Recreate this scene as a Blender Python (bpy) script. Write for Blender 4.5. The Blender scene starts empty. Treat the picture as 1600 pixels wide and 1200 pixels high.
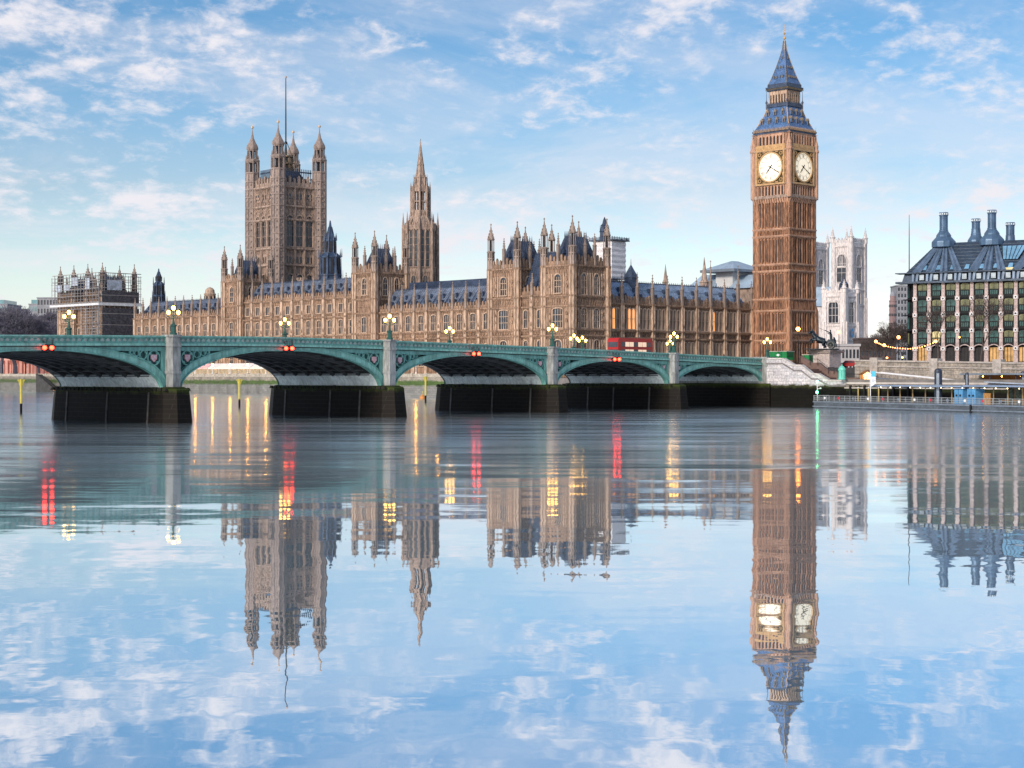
import bpy, math, random
from mathutils import Matrix, Vector
random.seed(7)
R = math.radians
scene = bpy.context.scene
col = scene.collection

# ------------------------------------------------------------------ camera, sky, sun, exposure
F, H0, HZ = 2600.0, 6.3, 585.0            # focal length in photo pixels, eye height, horizon row
cam_d = bpy.data.cameras.new('camera')
cam = bpy.data.objects.new('camera', cam_d)
col.objects.link(cam)
cam.location = (0, 0, H0)
cam.rotation_euler = (R(90), 0, 0)
cam_d.sensor_width = 36.0
cam_d.lens = 36.0 * F / 1600.0
cam_d.shift_y = -15.0 / 1600.0
cam_d.clip_start = 0.5
cam_d.clip_end = 6000
scene.camera = cam
scene.view_settings.view_transform = 'Standard'
scene.view_settings.look = 'None'
scene.view_settings.gamma = 1.0
scene.view_settings.exposure = 0.40

SUN_AZ, SUN_EL = R(215), R(24)            # behind and to the left of the camera
sun_dir = Vector((math.sin(SUN_AZ) * math.cos(SUN_EL), math.cos(SUN_AZ) * math.cos(SUN_EL), math.sin(SUN_EL)))
sd = bpy.data.lights.new('sun', 'SUN')
sd.energy = 2.3
sd.angle = R(12)
sd.color = (1.0, 0.83, 0.68)
so = bpy.data.objects.new('sun', sd)
col.objects.link(so)
so.rotation_euler = (-sun_dir).to_track_quat('-Z', 'Y').to_euler()

world = bpy.data.worlds.new('World')
scene.world = world
world.use_nodes = True
wn, wl = world.node_tree.nodes, world.node_tree.links
wn.clear()
def wnode(t, **k):
    n = wn.new(t)
    for a, b in k.items():
        setattr(n, a, b)
    return n
sky = wnode('ShaderNodeTexSky', sky_type='NISHITA', sun_disc=False, sun_elevation=SUN_EL, sun_rotation=SUN_AZ)
sky.air_density = 1.0; sky.dust_density = 0.6; sky.ozone_density = 3.0
tc = wnode('ShaderNodeTexCoord')
sep = wnode('ShaderNodeSeparateXYZ'); wl.new(tc.outputs['Generated'], sep.inputs[0])
zc = wnode('ShaderNodeMath', operation='MAXIMUM'); wl.new(sep.outputs['Z'], zc.inputs[0]); zc.inputs[1].default_value = 0.0
zd = wnode('ShaderNodeMath', operation='ADD'); wl.new(zc.outputs[0], zd.inputs[0]); zd.inputs[1].default_value = 0.26
px_ = wnode('ShaderNodeMath', operation='DIVIDE'); wl.new(sep.outputs['X'], px_.inputs[0]); wl.new(zd.outputs[0], px_.inputs[1])
py_ = wnode('ShaderNodeMath', operation='DIVIDE'); wl.new(sep.outputs['Y'], py_.inputs[0]); wl.new(zd.outputs[0], py_.inputs[1])
cmb = wnode('ShaderNodeCombineXYZ'); wl.new(px_.outputs[0], cmb.inputs[0]); wl.new(py_.outputs[0], cmb.inputs[1])
def cloud(scale, detail, rough, off, stretch=(1, 1, 1), dist=0.3):
    mp = wnode('ShaderNodeMapping'); wl.new(cmb.outputs[0], mp.inputs[0])
    mp.inputs['Location'].default_value = off
    mp.inputs['Scale'].default_value = stretch
    mp.inputs['Rotation'].default_value = (0, 0, R(-14))
    nz = wnode('ShaderNodeTexNoise'); wl.new(mp.outputs[0], nz.inputs['Vector'])
    nz.inputs['Scale'].default_value = scale; nz.inputs['Detail'].default_value = detail
    nz.inputs['Roughness'].default_value = rough; nz.inputs['Distortion'].default_value = dist
    return nz.outputs['Fac']
def wmath(op, a, b):
    m = wnode('ShaderNodeMath', operation=op)
    for i, v in enumerate((a, b)):
        if isinstance(v, (int, float)): m.inputs[i].default_value = v
        else: wl.new(v, m.inputs[i])
    return m.outputs[0]
c1 = cloud(14.0, 9, 0.6, (3.1, 1.7, 0.4), (1.0, 0.85, 1))
c2 = cloud(3.2, 4, 0.5, (7.3, 2.2, 3.0))
c3 = cloud(38.0, 6, 0.6, (1.0, 9.0, 1.0), (1.0, 0.8, 1))
mix = wmath('ADD', wmath('ADD', wmath('MULTIPLY', c1, 0.56), wmath('MULTIPLY', c2, 0.42)), wmath('MULTIPLY', c3, 0.26))
mr = wnode('ShaderNodeMapRange'); wl.new(mix, mr.inputs[0])
mr.inputs[1].default_value = 0.555; mr.inputs[2].default_value = 0.785
mr.interpolation_type = 'SMOOTHSTEP'
c4 = cloud(1.7, 8, 0.62, (4.4, 8.1, 6.0), (1.0, 1.3, 1), 0.8)      # thin high veil
vl = wnode('ShaderNodeMapRange'); wl.new(c4, vl.inputs[0]); vl.interpolation_type = 'SMOOTHSTEP'
vl.inputs[1].default_value = 0.40; vl.inputs[2].default_value = 0.66; vl.inputs[4].default_value = 0.42
low = wnode('ShaderNodeMapRange'); wl.new(sep.outputs['Z'], low.inputs[0])
low.inputs[1].default_value = 0.03; low.inputs[2].default_value = 0.16; low.inputs[3].default_value = 1.25; low.inputs[4].default_value = 0.75
veil = wmath('MULTIPLY', vl.outputs[0], low.outputs[0])
cover = wmath('MAXIMUM', mr.outputs[0], wmath('ADD', wmath('MULTIPLY', mr.outputs[0], 0.55), veil))
cover = wmath('MINIMUM', cover, 1.0)
hz = wnode('ShaderNodeMapRange'); wl.new(sep.outputs['Z'], hz.inputs[0])
hz.inputs[1].default_value = 0.0; hz.inputs[2].default_value = 0.20
hr = wnode('ShaderNodeValToRGB'); wl.new(hz.outputs[0], hr.inputs[0])
e = hr.color_ramp.elements
e[0].position = 0.0; e[0].color = (1.42, 1.27, 1.6, 1)
e[1].position = 1.0; e[1].color = (0.54, 0.76, 0.88, 1)
for p_, c_ in ((.28, (1.24, 1.16, 1.16)), (.55, (.94, .90, .91)), (.78, (.72, .84, .92))):
    k = e.new(p_); k.color = c_ + (1,)
tint = wnode('ShaderNodeMix', data_type='RGBA', blend_type='MULTIPLY'); tint.inputs[0].default_value = 1.0
wl.new(sky.outputs[0], tint.inputs[6]); wl.new(hr.outputs[0], tint.inputs[7])
cl = wnode('ShaderNodeMix', data_type='RGBA'); wl.new(cover, cl.inputs[0])
wl.new(tint.outputs[2], cl.inputs[6]); cl.inputs[7].default_value = (6.4, 6.25, 6.65, 1)
bg = wnode('ShaderNodeBackground'); wl.new(cl.outputs[2], bg.inputs[0]); bg.inputs[1].default_value = 0.104
wo = wnode('ShaderNodeOutputWorld'); wl.new(bg.outputs[0], wo.inputs[0])

# ------------------------------------------------------------------ helpers
class MB:
    """collects shapes in one mesh"""
    def __init__(s, T=None):
        s.v, s.f, s.m, s.T = [], [], [], T
    def add(s, pts, faces, m=0):
        b = len(s.v)
        if s.T is None: s.v += [tuple(p) for p in pts]
        else: s.v += [tuple(s.T @ Vector(p)) for p in pts]
        for f in faces:
            s.f.append([b + i for i in f]); s.m.append(m)
    def box(s, x0, x1, y0, y1, z0, z1, m=0):
        s.add([(x0, y0, z0), (x1, y0, z0), (x1, y1, z0), (x0, y1, z0), (x0, y0, z1), (x1, y0, z1), (x1, y1, z1), (x0, y1, z1)],
              [(0, 3, 2, 1), (4, 5, 6, 7), (0, 1, 5, 4), (1, 2, 6, 5), (2, 3, 7, 6), (3, 0, 4, 7)], m)
    def frustum(s, a, b, z0, z1, m=0):
        x0, x1, y0, y1 = a; X0, X1, Y0, Y1 = b
        s.add([(x0, y0, z0), (x1, y0, z0), (x1, y1, z0), (x0, y1, z0), (X0, Y0, z1), (X1, Y0, z1), (X1, Y1, z1), (X0, Y1, z1)],
              [(0, 3, 2, 1), (4, 5, 6, 7), (0, 1, 5, 4), (1, 2, 6, 5), (2, 3, 7, 6), (3, 0, 4, 7)], m)
    def lathe(s, cx, cy, prof, n=8, rot=None, m=0, cap=True):
        rot = math.pi / n if rot is None else rot
        pts, fs = [], []
        for r, z in prof:
            for i in range(n):
                a = rot + 2 * math.pi * i / n
                pts.append((cx + r * math.cos(a), cy + r * math.sin(a), z))
        for j in range(len(prof) - 1):
            for i in range(n):
                k = (i + 1) % n
                fs.append((j * n + i, j * n + k, (j + 1) * n + k, (j + 1) * n + i))
        if cap:
            fs.append(tuple(range(n))[::-1]); fs.append(tuple((len(prof) - 1) * n + i for i in range(n)))
        s.add(pts, fs, m)
    def prism(s, cx, cy, z0, z1, r0, r1=None, n=8, rot=None, m=0):
        s.lathe(cx, cy, [(r0, z0), (r0 if r1 is None else max(r1, .003), z1)], n, rot, m)
    def merge(s, o):
        b = len(s.v); s.v += o.v; s.m += o.m
        s.f += [[b + i for i in f] for f in o.f]
    def face(s, pts, m=0):
        s.add(pts, [tuple(range(len(pts)))], m)
    def extr(s, poly, y0, y1, m=0):
        n = len(poly)
        s.add([(x, y0, z) for x, z in poly] + [(x, y1, z) for x, z in poly],
              [tuple(range(n)), tuple(range(n, 2 * n))[::-1]] + [(i, i + n, (i + 1) % n + n, (i + 1) % n) for i in range(n)], m)
    def band(s, a, b, y0, y1, m=0):
        """solid strip between two polylines in xz"""
        for i in range(len(a) - 1):
            s.extr([a[i], a[i + 1], b[i + 1], b[i]], y0, y1, m)
    def tube(s, p, q, r0, r1=None, n=5, m=0):
        p, q = Vector(p), Vector(q); r1 = r0 if r1 is None else r1
        d = (q - p)
        if d.length < 1e-6: return
        d.normalize()
        u = d.cross(Vector((0, 0, 1)) if abs(d.z) < .9 else Vector((1, 0, 0))).normalized(); w = d.cross(u)
        pts = []
        for c, r in ((p, r0), (q, r1)):
            for i in range(n):
                a = 2 * math.pi * i / n
                pts.append(c + u * (r * math.cos(a)) + w * (r * math.sin(a)))
        s.add(pts, [(i, (i + 1) % n, (i + 1) % n + n, i + n) for i in range(n)] + [tuple(range(n))[::-1], tuple(range(n, 2 * n))], m)
    def ball(s, c, r, n=10, m=0, sz=1.0):
        k = max(4, n // 2)
        s.lathe(c[0], c[1], [(max(.002, r * math.sin(math.pi * j / k)), c[2] - r * sz * math.cos(math.pi * j / k)) for j in range(k + 1)], n, 0, m)
    def mesh(s, name, mats, smooth=False):
        me = bpy.data.meshes.new(name)
        me.from_pydata(s.v, [], s.f)
        for m in (mats if isinstance(mats, (list, tuple)) else [mats]): me.materials.append(m)
        me.polygons.foreach_set('material_index', s.m)
        if smooth: me.polygons.foreach_set('use_smooth', [True] * len(s.f))
        me.update()
        import bmesh
        bm = bmesh.new(); bm.from_mesh(me); bmesh.ops.recalc_face_normals(bm, faces=bm.faces); bm.to_mesh(me); bm.free()
        return me
    def build(s, name, mats, parent=None, smooth=False, M=None):
        return put(name, s.mesh(name, mats, smooth), parent, M)
def put(name, me, parent=None, M=None):
    o = bpy.data.objects.new(name, me)
    col.objects.link(o)
    if parent: o.parent = parent
    if M is not None: o.matrix_local = M
    return o
def tag(o, label=None, cat=None, group=None, kind=None):
    if label: o['label'] = label
    if cat: o['category'] = cat
    if group: o['group'] = group
    if kind: o['kind'] = kind
    return o
def empty(name, loc=(0, 0, 0), rz=0.0, label=None, cat=None, group=None):
    o = bpy.data.objects.new(name, None)
    col.objects.link(o)
    o.empty_display_size = 1
    o.location = loc; o.rotation_euler = (0, 0, rz)
    return tag(o, label, cat, group)
def kids(o): return [c for c in bpy.data.objects if c.parent == o]
def copy_tree(o, loc=None, rz=None, label=None, parent=None):
    ch = kids(o)
    c = o.copy(); col.objects.link(c)
    if parent: c.parent = parent
    if loc is not None: c.location = loc
    if rz is not None: c.rotation_euler = (0, 0, rz)
    if label: c['label'] = label
    for h in ch: copy_tree(h, parent=c)
    return c
def FRM(x, y, deg=0, z=0): return Matrix.Translation((x, y, z)) @ Matrix.Rotation(R(deg), 4, 'Z')

class Frame:
    """a plan frame on the ground: local x runs along a facade to the right, y goes away from the viewer"""
    def __init__(s, o, deg):
        s.o, s.deg = o, deg; c, n = math.cos(R(deg)), math.sin(R(deg)); s.ex, s.ey = (c, n), (-n, c)
    def w(s, x, y): return (s.o[0] + x * s.ex[0] + y * s.ey[0], s.o[1] + x * s.ex[1] + y * s.ey[1])
    def fx(s, px, y0=0):
        k = (px - 800) / F; bx, by = s.w(0, y0); return (k * by - bx) / (s.ex[0] - k * s.ex[1])
    def sy(s, px, x0=0):
        k = (px - 800) / F; bx, by = s.w(x0, 0); return (k * by - bx) / (s.ey[0] - k * s.ey[1])
    def l(s, X, Y):
        dx, dy = X - s.o[0], Y - s.o[1]; return (dx * s.ex[0] + dy * s.ex[1], dx * s.ey[0] + dy * s.ey[1])
def at(x, y, Z): return Vector(((x - 800) / F * Z, Z, H0 + (HZ - y) / F * Z))
def zz(y, Z): return H0 + (HZ - y) / F * Z

# ------------------------------------------------------------------ materials
def lin(c): return tuple(c) + (1,)
def mat(name, c, rough=.7, metal=0.0, var=.25, scale=1.0, stretch=(1, 1, 1), c2=None, fine=0.0, emit=None, spec=.5, bump=0.0, coords='Object'):
    m = bpy.data.materials.new(name); m.use_nodes = True
    n, l = m.node_tree.nodes, m.node_tree.links
    b = n['Principled BSDF']
    b.inputs['Roughness'].default_value = rough; b.inputs['Metallic'].default_value = metal
    b.inputs['Specular IOR Level'].default_value = spec
    b.inputs['Base Color'].default_value = lin(c)
    if emit:
        b.inputs['Emission Color'].default_value = lin(emit[0]); b.inputs['Emission Strength'].default_value = emit[1]
    if var > 0 or c2:
        t = n.new('ShaderNodeTexCoord'); mp = n.new('ShaderNodeMapping'); mp.inputs['Scale'].default_value = stretch
        l.new(t.outputs[coords], mp.inputs[0])
        nz = n.new('ShaderNodeTexNoise'); nz.inputs['Scale'].default_value = scale; nz.inputs['Detail'].default_value = 7; nz.inputs['Roughness'].default_value = .65
        l.new(mp.outputs[0], nz.inputs['Vector'])
        rp = n.new('ShaderNodeValToRGB'); l.new(nz.outputs['Fac'], rp.inputs[0])
        lo = c2 or tuple(x * (1 - var) for x in c); hi = tuple(min(1, x * (1 + var)) for x in c)
        rp.color_ramp.elements[0].position = .33; rp.color_ramp.elements[0].color = lin(lo)
        rp.color_ramp.elements[1].position = .67; rp.color_ramp.elements[1].color = lin(hi)
        out = rp.outputs[0]
        if fine > 0:
            n2 = n.new('ShaderNodeTexNoise'); n2.inputs['Scale'].default_value = 2.6; n2.inputs['Detail'].default_value = 4
            m2_ = n.new('ShaderNodeMapping'); m2_.inputs['Scale'].default_value = (1, 1, .22) if stretch[2] < .4 else (1, 1, 1); l.new(t.outputs[coords], m2_.inputs[0]); l.new(m2_.outputs[0], n2.inputs['Vector'])
            r2 = n.new('ShaderNodeValToRGB'); l.new(n2.outputs['Fac'], r2.inputs[0])
            r2.color_ramp.elements[0].position = .36; r2.color_ramp.elements[0].color = (1 - fine,) * 3 + (1,)
            r2.color_ramp.elements[1].position = .6; r2.color_ramp.elements[1].color = (1 + fine * .35,) * 3 + (1,)
            mx = n.new('ShaderNodeMix'); mx.data_type = 'RGBA'; mx.blend_type = 'MULTIPLY'; mx.inputs[0].default_value = 1
            l.new(out, mx.inputs[6]); l.new(r2.outputs[0], mx.inputs[7]); out = mx.outputs[2]
        l.new(out, b.inputs['Base Color'])
        if bump > 0:
            bp = n.new('ShaderNodeBump'); bp.inputs['Strength'].default_value = .6; bp.inputs['Distance'].default_value = bump
            l.new(nz.outputs['Fac'], bp.inputs['Height']); l.new(bp.outputs[0], b.inputs['Normal'])
    return m
def blocks(name, c, mortar, w, h, rough=.8, var=.3, msize=.03):
    """ashlar: brick pattern over x+y / z in object space, with stained noise"""
    m = mat(name, c, rough, 0, var, .5, (1, 1, .5), fine=.3)
    n, l = m.node_tree.nodes, m.node_tree.links
    b = n['Principled BSDF']; src = b.inputs['Base Color'].links[0].from_socket
    t = n.new('ShaderNodeTexCoord'); sp = n.new('ShaderNodeSeparateXYZ'); l.new(t.outputs['Object'], sp.inputs[0])
    ad = n.new('ShaderNodeMath'); ad.operation = 'ADD'; l.new(sp.outputs[0], ad.inputs[0]); l.new(sp.outputs[1], ad.inputs[1])
    cb = n.new('ShaderNodeCombineXYZ'); l.new(ad.outputs[0], cb.inputs[0]); l.new(sp.outputs[2], cb.inputs[1])
    bk = n.new('ShaderNodeTexBrick'); l.new(cb.outputs[0], bk.inputs['Vector'])
    bk.inputs['Scale'].default_value = 1; bk.inputs['Brick Width'].default_value = w; bk.inputs['Row Height'].default_value = h
    bk.inputs['Mortar Size'].default_value = msize; bk.inputs['Mortar'].default_value = lin(mortar)
    bk.inputs['Color1'].default_value = (1.12, 1.1, 1.08, 1); bk.inputs['Color2'].default_value = (.82, .83, .85, 1)
    mx = n.new('ShaderNodeMix'); mx.data_type = 'RGBA'; mx.blend_type = 'MULTIPLY'; mx.inputs[0].default_value = 1
    l.new(src, mx.inputs[6]); l.new(bk.outputs['Color'], mx.inputs[7]); l.new(mx.outputs[2], b.inputs['Base Color'])
    return m
def algae(m, z0, z1, green, dark, zdark):
    """weed and tide stain on masonry by height above the river (wear that stays put)"""
    n, l = m.node_tree.nodes, m.node_tree.links
    b = n['Principled BSDF']; src = b.inputs['Base Color'].links[0].from_socket
    g = n.new('ShaderNodeNewGeometry'); sp = n.new('ShaderNodeSeparateXYZ'); l.new(g.outputs['Position'], sp.inputs[0])
    nz = n.new('ShaderNodeTexNoise'); nz.inputs['Scale'].default_value = .8; nz.inputs['Detail'].default_value = 5; l.new(g.outputs['Position'], nz.inputs['Vector'])
    j = n.new('ShaderNodeMath'); j.operation = 'MULTIPLY_ADD'; l.new(nz.outputs['Fac'], j.inputs[0]); j.inputs[1].default_value = 1.2; l.new(sp.outputs[2], j.inputs[2])
    def step(a, bb):
        r = n.new('ShaderNodeMapRange'); l.new(j.outputs[0], r.inputs[0]); r.inputs[1].default_value = a + .6; r.inputs[2].default_value = bb + .6; return r.outputs[0]
    m1 = n.new('ShaderNodeMix'); m1.data_type = 'RGBA'; l.new(step(zdark - .15, zdark + .25), m1.inputs[0]); m1.inputs[6].default_value = lin(dark); m1.inputs[7].default_value = lin(green)
    m2 = n.new('ShaderNodeMix'); m2.data_type = 'RGBA'; l.new(step(z0, z1), m2.inputs[0]); l.new(m1.outputs[2], m2.inputs[6]); l.new(src, m2.inputs[7])
    bks = [q for q in n if q.type == 'TEX_BRICK']
    if bks:                                 # the courses still show through weed and stain
        m3 = n.new('ShaderNodeMix'); m3.data_type = 'RGBA'; m3.blend_type = 'MULTIPLY'; m3.inputs[0].default_value = 1
        l.new(m1.outputs[2], m3.inputs[6]); l.new(bks[0].outputs['Color'], m3.inputs[7]); l.new(m3.outputs[2], m2.inputs[6])
    l.new(m2.outputs[2], b.inputs['Base Color'])
    return m
STONE = mat('honey limestone', (.30, .20, .138), .85, 0, .30, .12, (1, 1, .3), fine=.5)  # wall tone darkened, shade of the recessed bays put into colour
STONE_L = mat('pale carved limestone', (.53, .395, .295), .85, 0, .24, .15, (1, 1, .3), fine=.36)  # kept pale so buttresses stand out from the darkened walls
STONE_G = mat('soot grey pinnacle stone', (.30, .24, .205), .85, 0, .3, .3, (1, 1, .3), fine=.3)
STONE_T = mat('weathered tower limestone', (.375, .285, .232), .85, 0, .30, .12, (1, 1, .3), fine=.48)
CLOCK = mat('brown clock tower stone', (.42, .23, .142), .85, 0, .28, .15, (1, 1, .25), fine=.5)
CLOCK_L = mat('clock tower carved stone', (.52, .32, .22), .85, 0, .24, .2, (1, 1, .3), fine=.3)
ABBEY = mat('white portland stone', (.82, .78, .77), .85, 0, .18, .25, (1, 1, .3), fine=.25)
ABBEY2 = mat('grey abbey stone', (.70, .67, .67), .85, 0, .2, .25, (1, 1, .3), fine=.3)
SLATE = mat('blue slate roof', (.135, .175, .25), .5, 0, .45, .5, (1, 1, 1), fine=.35, spec=.6)
LEAD = mat('dark blue cast iron roof', (.045, .07, .125), .45, 0, .4, .5, fine=.4, spec=.6)
SPIRE = mat('blue cast iron spire', (.09, .185, .38), .42, .1, .3, .5, fine=.35, spec=.6)
GLASS = mat('dark leaded glass', (.035, .045, .06), .18, 0, .6, .5, spec=.6)
LIT = mat('window lit from inside', (.6, .3, .1), .4, 0, .3, 1.0, emit=((1, .42, .12), 1.6))
SLOT = mat('shadowed opening', (.03, .03, .035), .8, 0, .3)
GOLD = mat('gilded ironwork', (.56, .36, .17), .5, .15, .25, 1.5)
BLACKM = mat('black iron', (.02, .022, .025), .45, .3, .4)
DIAL = mat('opal glass dial lit from behind', (.8, .78, .7), .4, 0, .04, .6, emit=((1, .84, .56), .42))
TEAL = mat('teal bridge paint', (.135, .36, .325), .45, 0, .26, .4, (1, 1, .25), fine=.28)
TEAL_L = mat('light teal bridge paint', (.22, .49, .43), .45, 0, .22, .35, (1, 1, .25), fine=.26)
TEAL_D = mat('deep green bridge paint', (.02, .075, .075), .5, 0, .3)
GREYST = mat('grey granite pier', (.32, .34, .335), .8, 0, .3, .6, (1, 1, .35), fine=.35)
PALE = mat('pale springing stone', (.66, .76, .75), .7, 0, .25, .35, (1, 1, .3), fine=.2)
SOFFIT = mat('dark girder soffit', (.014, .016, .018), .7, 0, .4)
def matte(m):
    m.node_tree.nodes['Principled BSDF'].inputs['Specular IOR Level'].default_value = .08; return m
PLINTH = matte(algae(blocks('dark wet granite', (.10, .095, .09), (2.6, 2.6, 2.6), 1.7, .62, .5, .4, .022), 4.6, 4.9, (.03, .042, .010), (.010, .009, .008), 3.9))
WALLST = matte(algae(blocks('embankment granite', (.36, .33, .29), (.45, .45, .45), 1.8, .7, .8), 3.9, 4.25, (.03, .04, .018), (.014, .014, .013), 3.2))
STAIRST = matte(algae(blocks('pale ashlar stair wall', (.60, .60, .63), (.55, .55, .58), 1.9, .62, .75, .12), 4.1, 4.5, (.04, .045, .02), (.010, .010, .009), 3.7))
TERRST = algae(blocks('terrace river wall', (.40, .37, .31), (.5, .5, .5), 1.6, .6, .8), 4.3, 4.8, (.08, .15, .035), (.27, .28, .27), 3.2)
ASPHALT = mat('asphalt', (.05, .05, .055), .8, 0, .3, .5)
PAVE = mat('paving', (.2, .19, .18), .8, 0, .25, .5)
LAMPG = mat('lamp globe glow', (1, .85, .5), .3, 0, 0, emit=((1, .46, .065), 12))
WARMG = mat('warm lantern glow', (1, .7, .4), .3, 0, 0, emit=((1, .45, .06), 14))
PINKG = mat('sodium lantern glow', (1, .6, .4), .3, 0, 0, emit=((1, .30, .07), 6))
REDG = mat('red signal lamp', (1, .1, .05), .3, 0, 0, emit=((1, .02, .008), 20))
GRNG = mat('green signal lamp', (.1, 1, .4), .3, 0, 0, emit=((.1, 1, .35), 14))
WHITEG = mat('white lamp', (1, .95, .85), .3, 0, 0, emit=((1, .78, .4), 4))
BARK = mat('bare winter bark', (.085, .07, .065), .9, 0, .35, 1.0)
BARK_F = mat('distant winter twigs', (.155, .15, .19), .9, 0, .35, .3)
WHITE = mat('white paint', (.75, .77, .8), .6, 0, .08, .8)
BRONZE = mat('dark bronze', (.028, .042, .055), .4, .6, .4, 2)
REDP = mat('red bus paint', (.48, .02, .02), .3, 0, .1)
GREENP = mat('green kiosk paint', (.01, .26, .075), .4, 0, .15)
TURQ = mat('turquoise paint', (.16, .62, .50), .45, 0, .15)
BLUEP = mat('blue cabin paint', (.10, .33, .62), .45, 0, .15)
STEEL = mat('grey painted steel', (.20, .25, .31), .45, .2, .25)
NAVY = mat('dark navy steel pile', (.035, .05, .085), .4, .2, .3)
YELL = mat('yellow marker paint', (.55, .47, .07), .5, 0, .25)
# ------------------------------------------------------------------ gothic kit
def rebase(root, z):
    root.location.z = z
    for c in kids(root): c.location.z -= z
def arch_line(w, z0, zs, zt, n=5):
    """pointed arch outline, left foot to right foot"""
    L = [(-w / 2, z0)]
    for i in range(n + 1):
        t = i / n
        L.append((-w / 2 * math.cos(t * math.pi / 2) ** .85 if i < n else 0.0, zs + (zt - zs) * math.sin(t * math.pi / 2) ** .9))
    return L + [(-x, z) for x, z in L[-2::-1]]
_w = {}
def win(w, h, lights=2, tr=1, pointed=.3, stone=None, lit=False, frame=.22, proud=.3):
    """leaded window: origin at the middle of its sill, front towards -y"""
    stone = stone or STONE_L
    key = (round(w, 2), round(h, 2), lights, tr, pointed, stone.name, lit)
    if key in _w: return _w[key]
    mb = MB(); zs = h * (1 - pointed)
    L = arch_line(w, 0, zs, h) if pointed > 0 else [(-w / 2, 0), (-w / 2, h), (w / 2, h), (w / 2, 0)]
    mb.face([(x, -.04, z) for x, z in L], 0)
    big = [(x * (w / 2 + frame) / (w / 2), z if z < zs else zs + (z - zs) * (1 + frame * 1.3 / max(.3, h - zs))) for x, z in L]
    if pointed == 0: big = [(-w / 2 - frame, 0), (-w / 2 - frame, h + frame), (w / 2 + frame, h + frame), (w / 2 + frame, 0)]
    mb.band(L, big, -proud, 0, 1)
    mb.box(-w / 2 - frame - .1, w / 2 + frame + .1, -proud - .12, 0, -.22, 0, 1)
    for i in range(1, lights):
        x = -w / 2 + w * i / lights
        top = zs + (h - zs) * (1 - abs(2 * x / w)) * .8
        mb.box(x - .07, x + .07, -.17, -.03, 0, top, 1)
    for j in range(1, tr + 1):
        z = h * j / (tr + 1)
        mb.box(-w / 2, w / 2, -.155, -.035, z - .07, z + .07, 1)
    _w[key] = mb.mesh('window', [LIT if lit else GLASS, stone]); return _w[key]
def place_win(me, parent, M, x, z, name='window', y=0.0):
    return put(name, me, parent, M @ Matrix.Translation((x, y, z)))
_p = {}
def pinnacle(h, r, shaft=.5, m=None):
    m = m or STONE
    key = (round(h, 1), round(r, 2), shaft, m.name)
    if key in _p: return _p[key]
    mb = MB(); zs = h * shaft
    mb.prism(0, 0, -.05, zs, r, n=8)
    for i in range(4):
        a = math.pi / 4 * (2 * i + 1)
        mb.box(r * 1.0 * math.cos(a) - .07, r * math.cos(a) + .07, r * math.sin(a) - .07, r * math.sin(a) + .07, 0, zs + .25)
    mb.lathe(0, 0, [(r, zs - .1), (r * 1.45, zs), (r * 1.45, zs + .18), (r * .95, zs + .3), (r * .62, zs + (h - zs) * .35), (r * .28, zs + (h - zs) * .7), (.05, h - .25)])
    for t in (.2, .4, .6):
        z = zs + .3 + (h - zs) * t; q = r * (1.05 - t)
        for i in range(4):
            a = math.pi / 2 * i
            mb.box(q * math.cos(a) - .08, q * math.cos(a) + .08, q * math.sin(a) - .08, q * math.sin(a) + .08, z, z + .22)
    mb.lathe(0, 0, [(.04, h - .5), (.17, h - .35), (.17, h - .2), (.03, h)], 6)
    _p[key] = mb.mesh('pinnacle', m); return _p[key]
_t = {}
def turret(h0, hb, hl, ht, r, stone=None, slot_n=8, finial=True):
    """octagonal corner turret from h0, shaft to hb, open lantern to hl, ogee spire to ht (origin at z 0)"""
    stone = stone or STONE
    key = (h0, hb, hl, ht, r, stone.name)
    if key in _t: return _t[key]
    mb = MB()
    mb.prism(0, 0, h0, hb, r)
    z = h0
    while z < hb - 1:                       # belts and panel mouldings
        mb.prism(0, 0, z - .16, z + .16, r * 1.13); z += 3.1
    for i in range(8):
        a = math.pi / 8 + math.pi / 4 * i; c, s_ = math.cos(a) * r, math.sin(a) * r
        mb.box(c - .09, c + .09, s_ - .09, s_ + .09, h0, hb)
        mb.box(c * .88 - .08, c * .88 + .08, s_ * .88 - .08, s_ * .88 + .08, hb, hl)
        a += math.pi / 8; c, s_ = math.cos(a) * r * .95, math.sin(a) * r * .95
        mb.box(c - .06, c + .06, s_ - .06, s_ + .06, hb - 2.2, hb - .3, 1)
    mb.lathe(0, 0, [(r, hb - .25), (r * 1.28, hb - .05), (r * 1.28, hb + .12), (r * .9, hb + .3)])
    mb.prism(0, 0, hb, hl, r * .52, m=1)
    H = ht - hl
    mb.lathe(0, 0, [(r * .9, hl - .15), (r * 1.15, hl), (r * 1.15, hl + .15), (r * .98, hl + .12 * H), (r * .72, hl + .3 * H), (r * .36, hl + .5 * H), (r * .16, hl + .75 * H), (.05, ht - .2)])
    for t in (.12, .3, .5):
        q = r * {.12: 1.02, .3: .76, .5: .4}[t]
        for i in range(4):
            a = math.pi / 2 * i; mb.box(q * math.cos(a) - .11, q * math.cos(a) + .11, q * math.sin(a) - .11, q * math.sin(a) + .11, hl + t * H, hl + t * H + .35)
    if finial:
        mb.lathe(0, 0, [(.05, ht - .6), (.22, ht - .42), (.22, ht - .25), (.04, ht)], 6)
    _t[key] = mb.mesh('turret', [stone, SLOT]); return _t[key]
def ribs(mb, x0, x1, z0, z1, step=.62, proud=.13, wd=.13, skip=(), m=0):
    n = max(1, int(round((x1 - x0) / step)))
    for i in range(n + 1):
        x = x0 + (x1 - x0) * i / n
        if any(a - .1 < x < b + .1 for a, b in skip): continue
        mb.box(x - wd / 2, x + wd / 2, -proud, .02, z0, z1, m)
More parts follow.
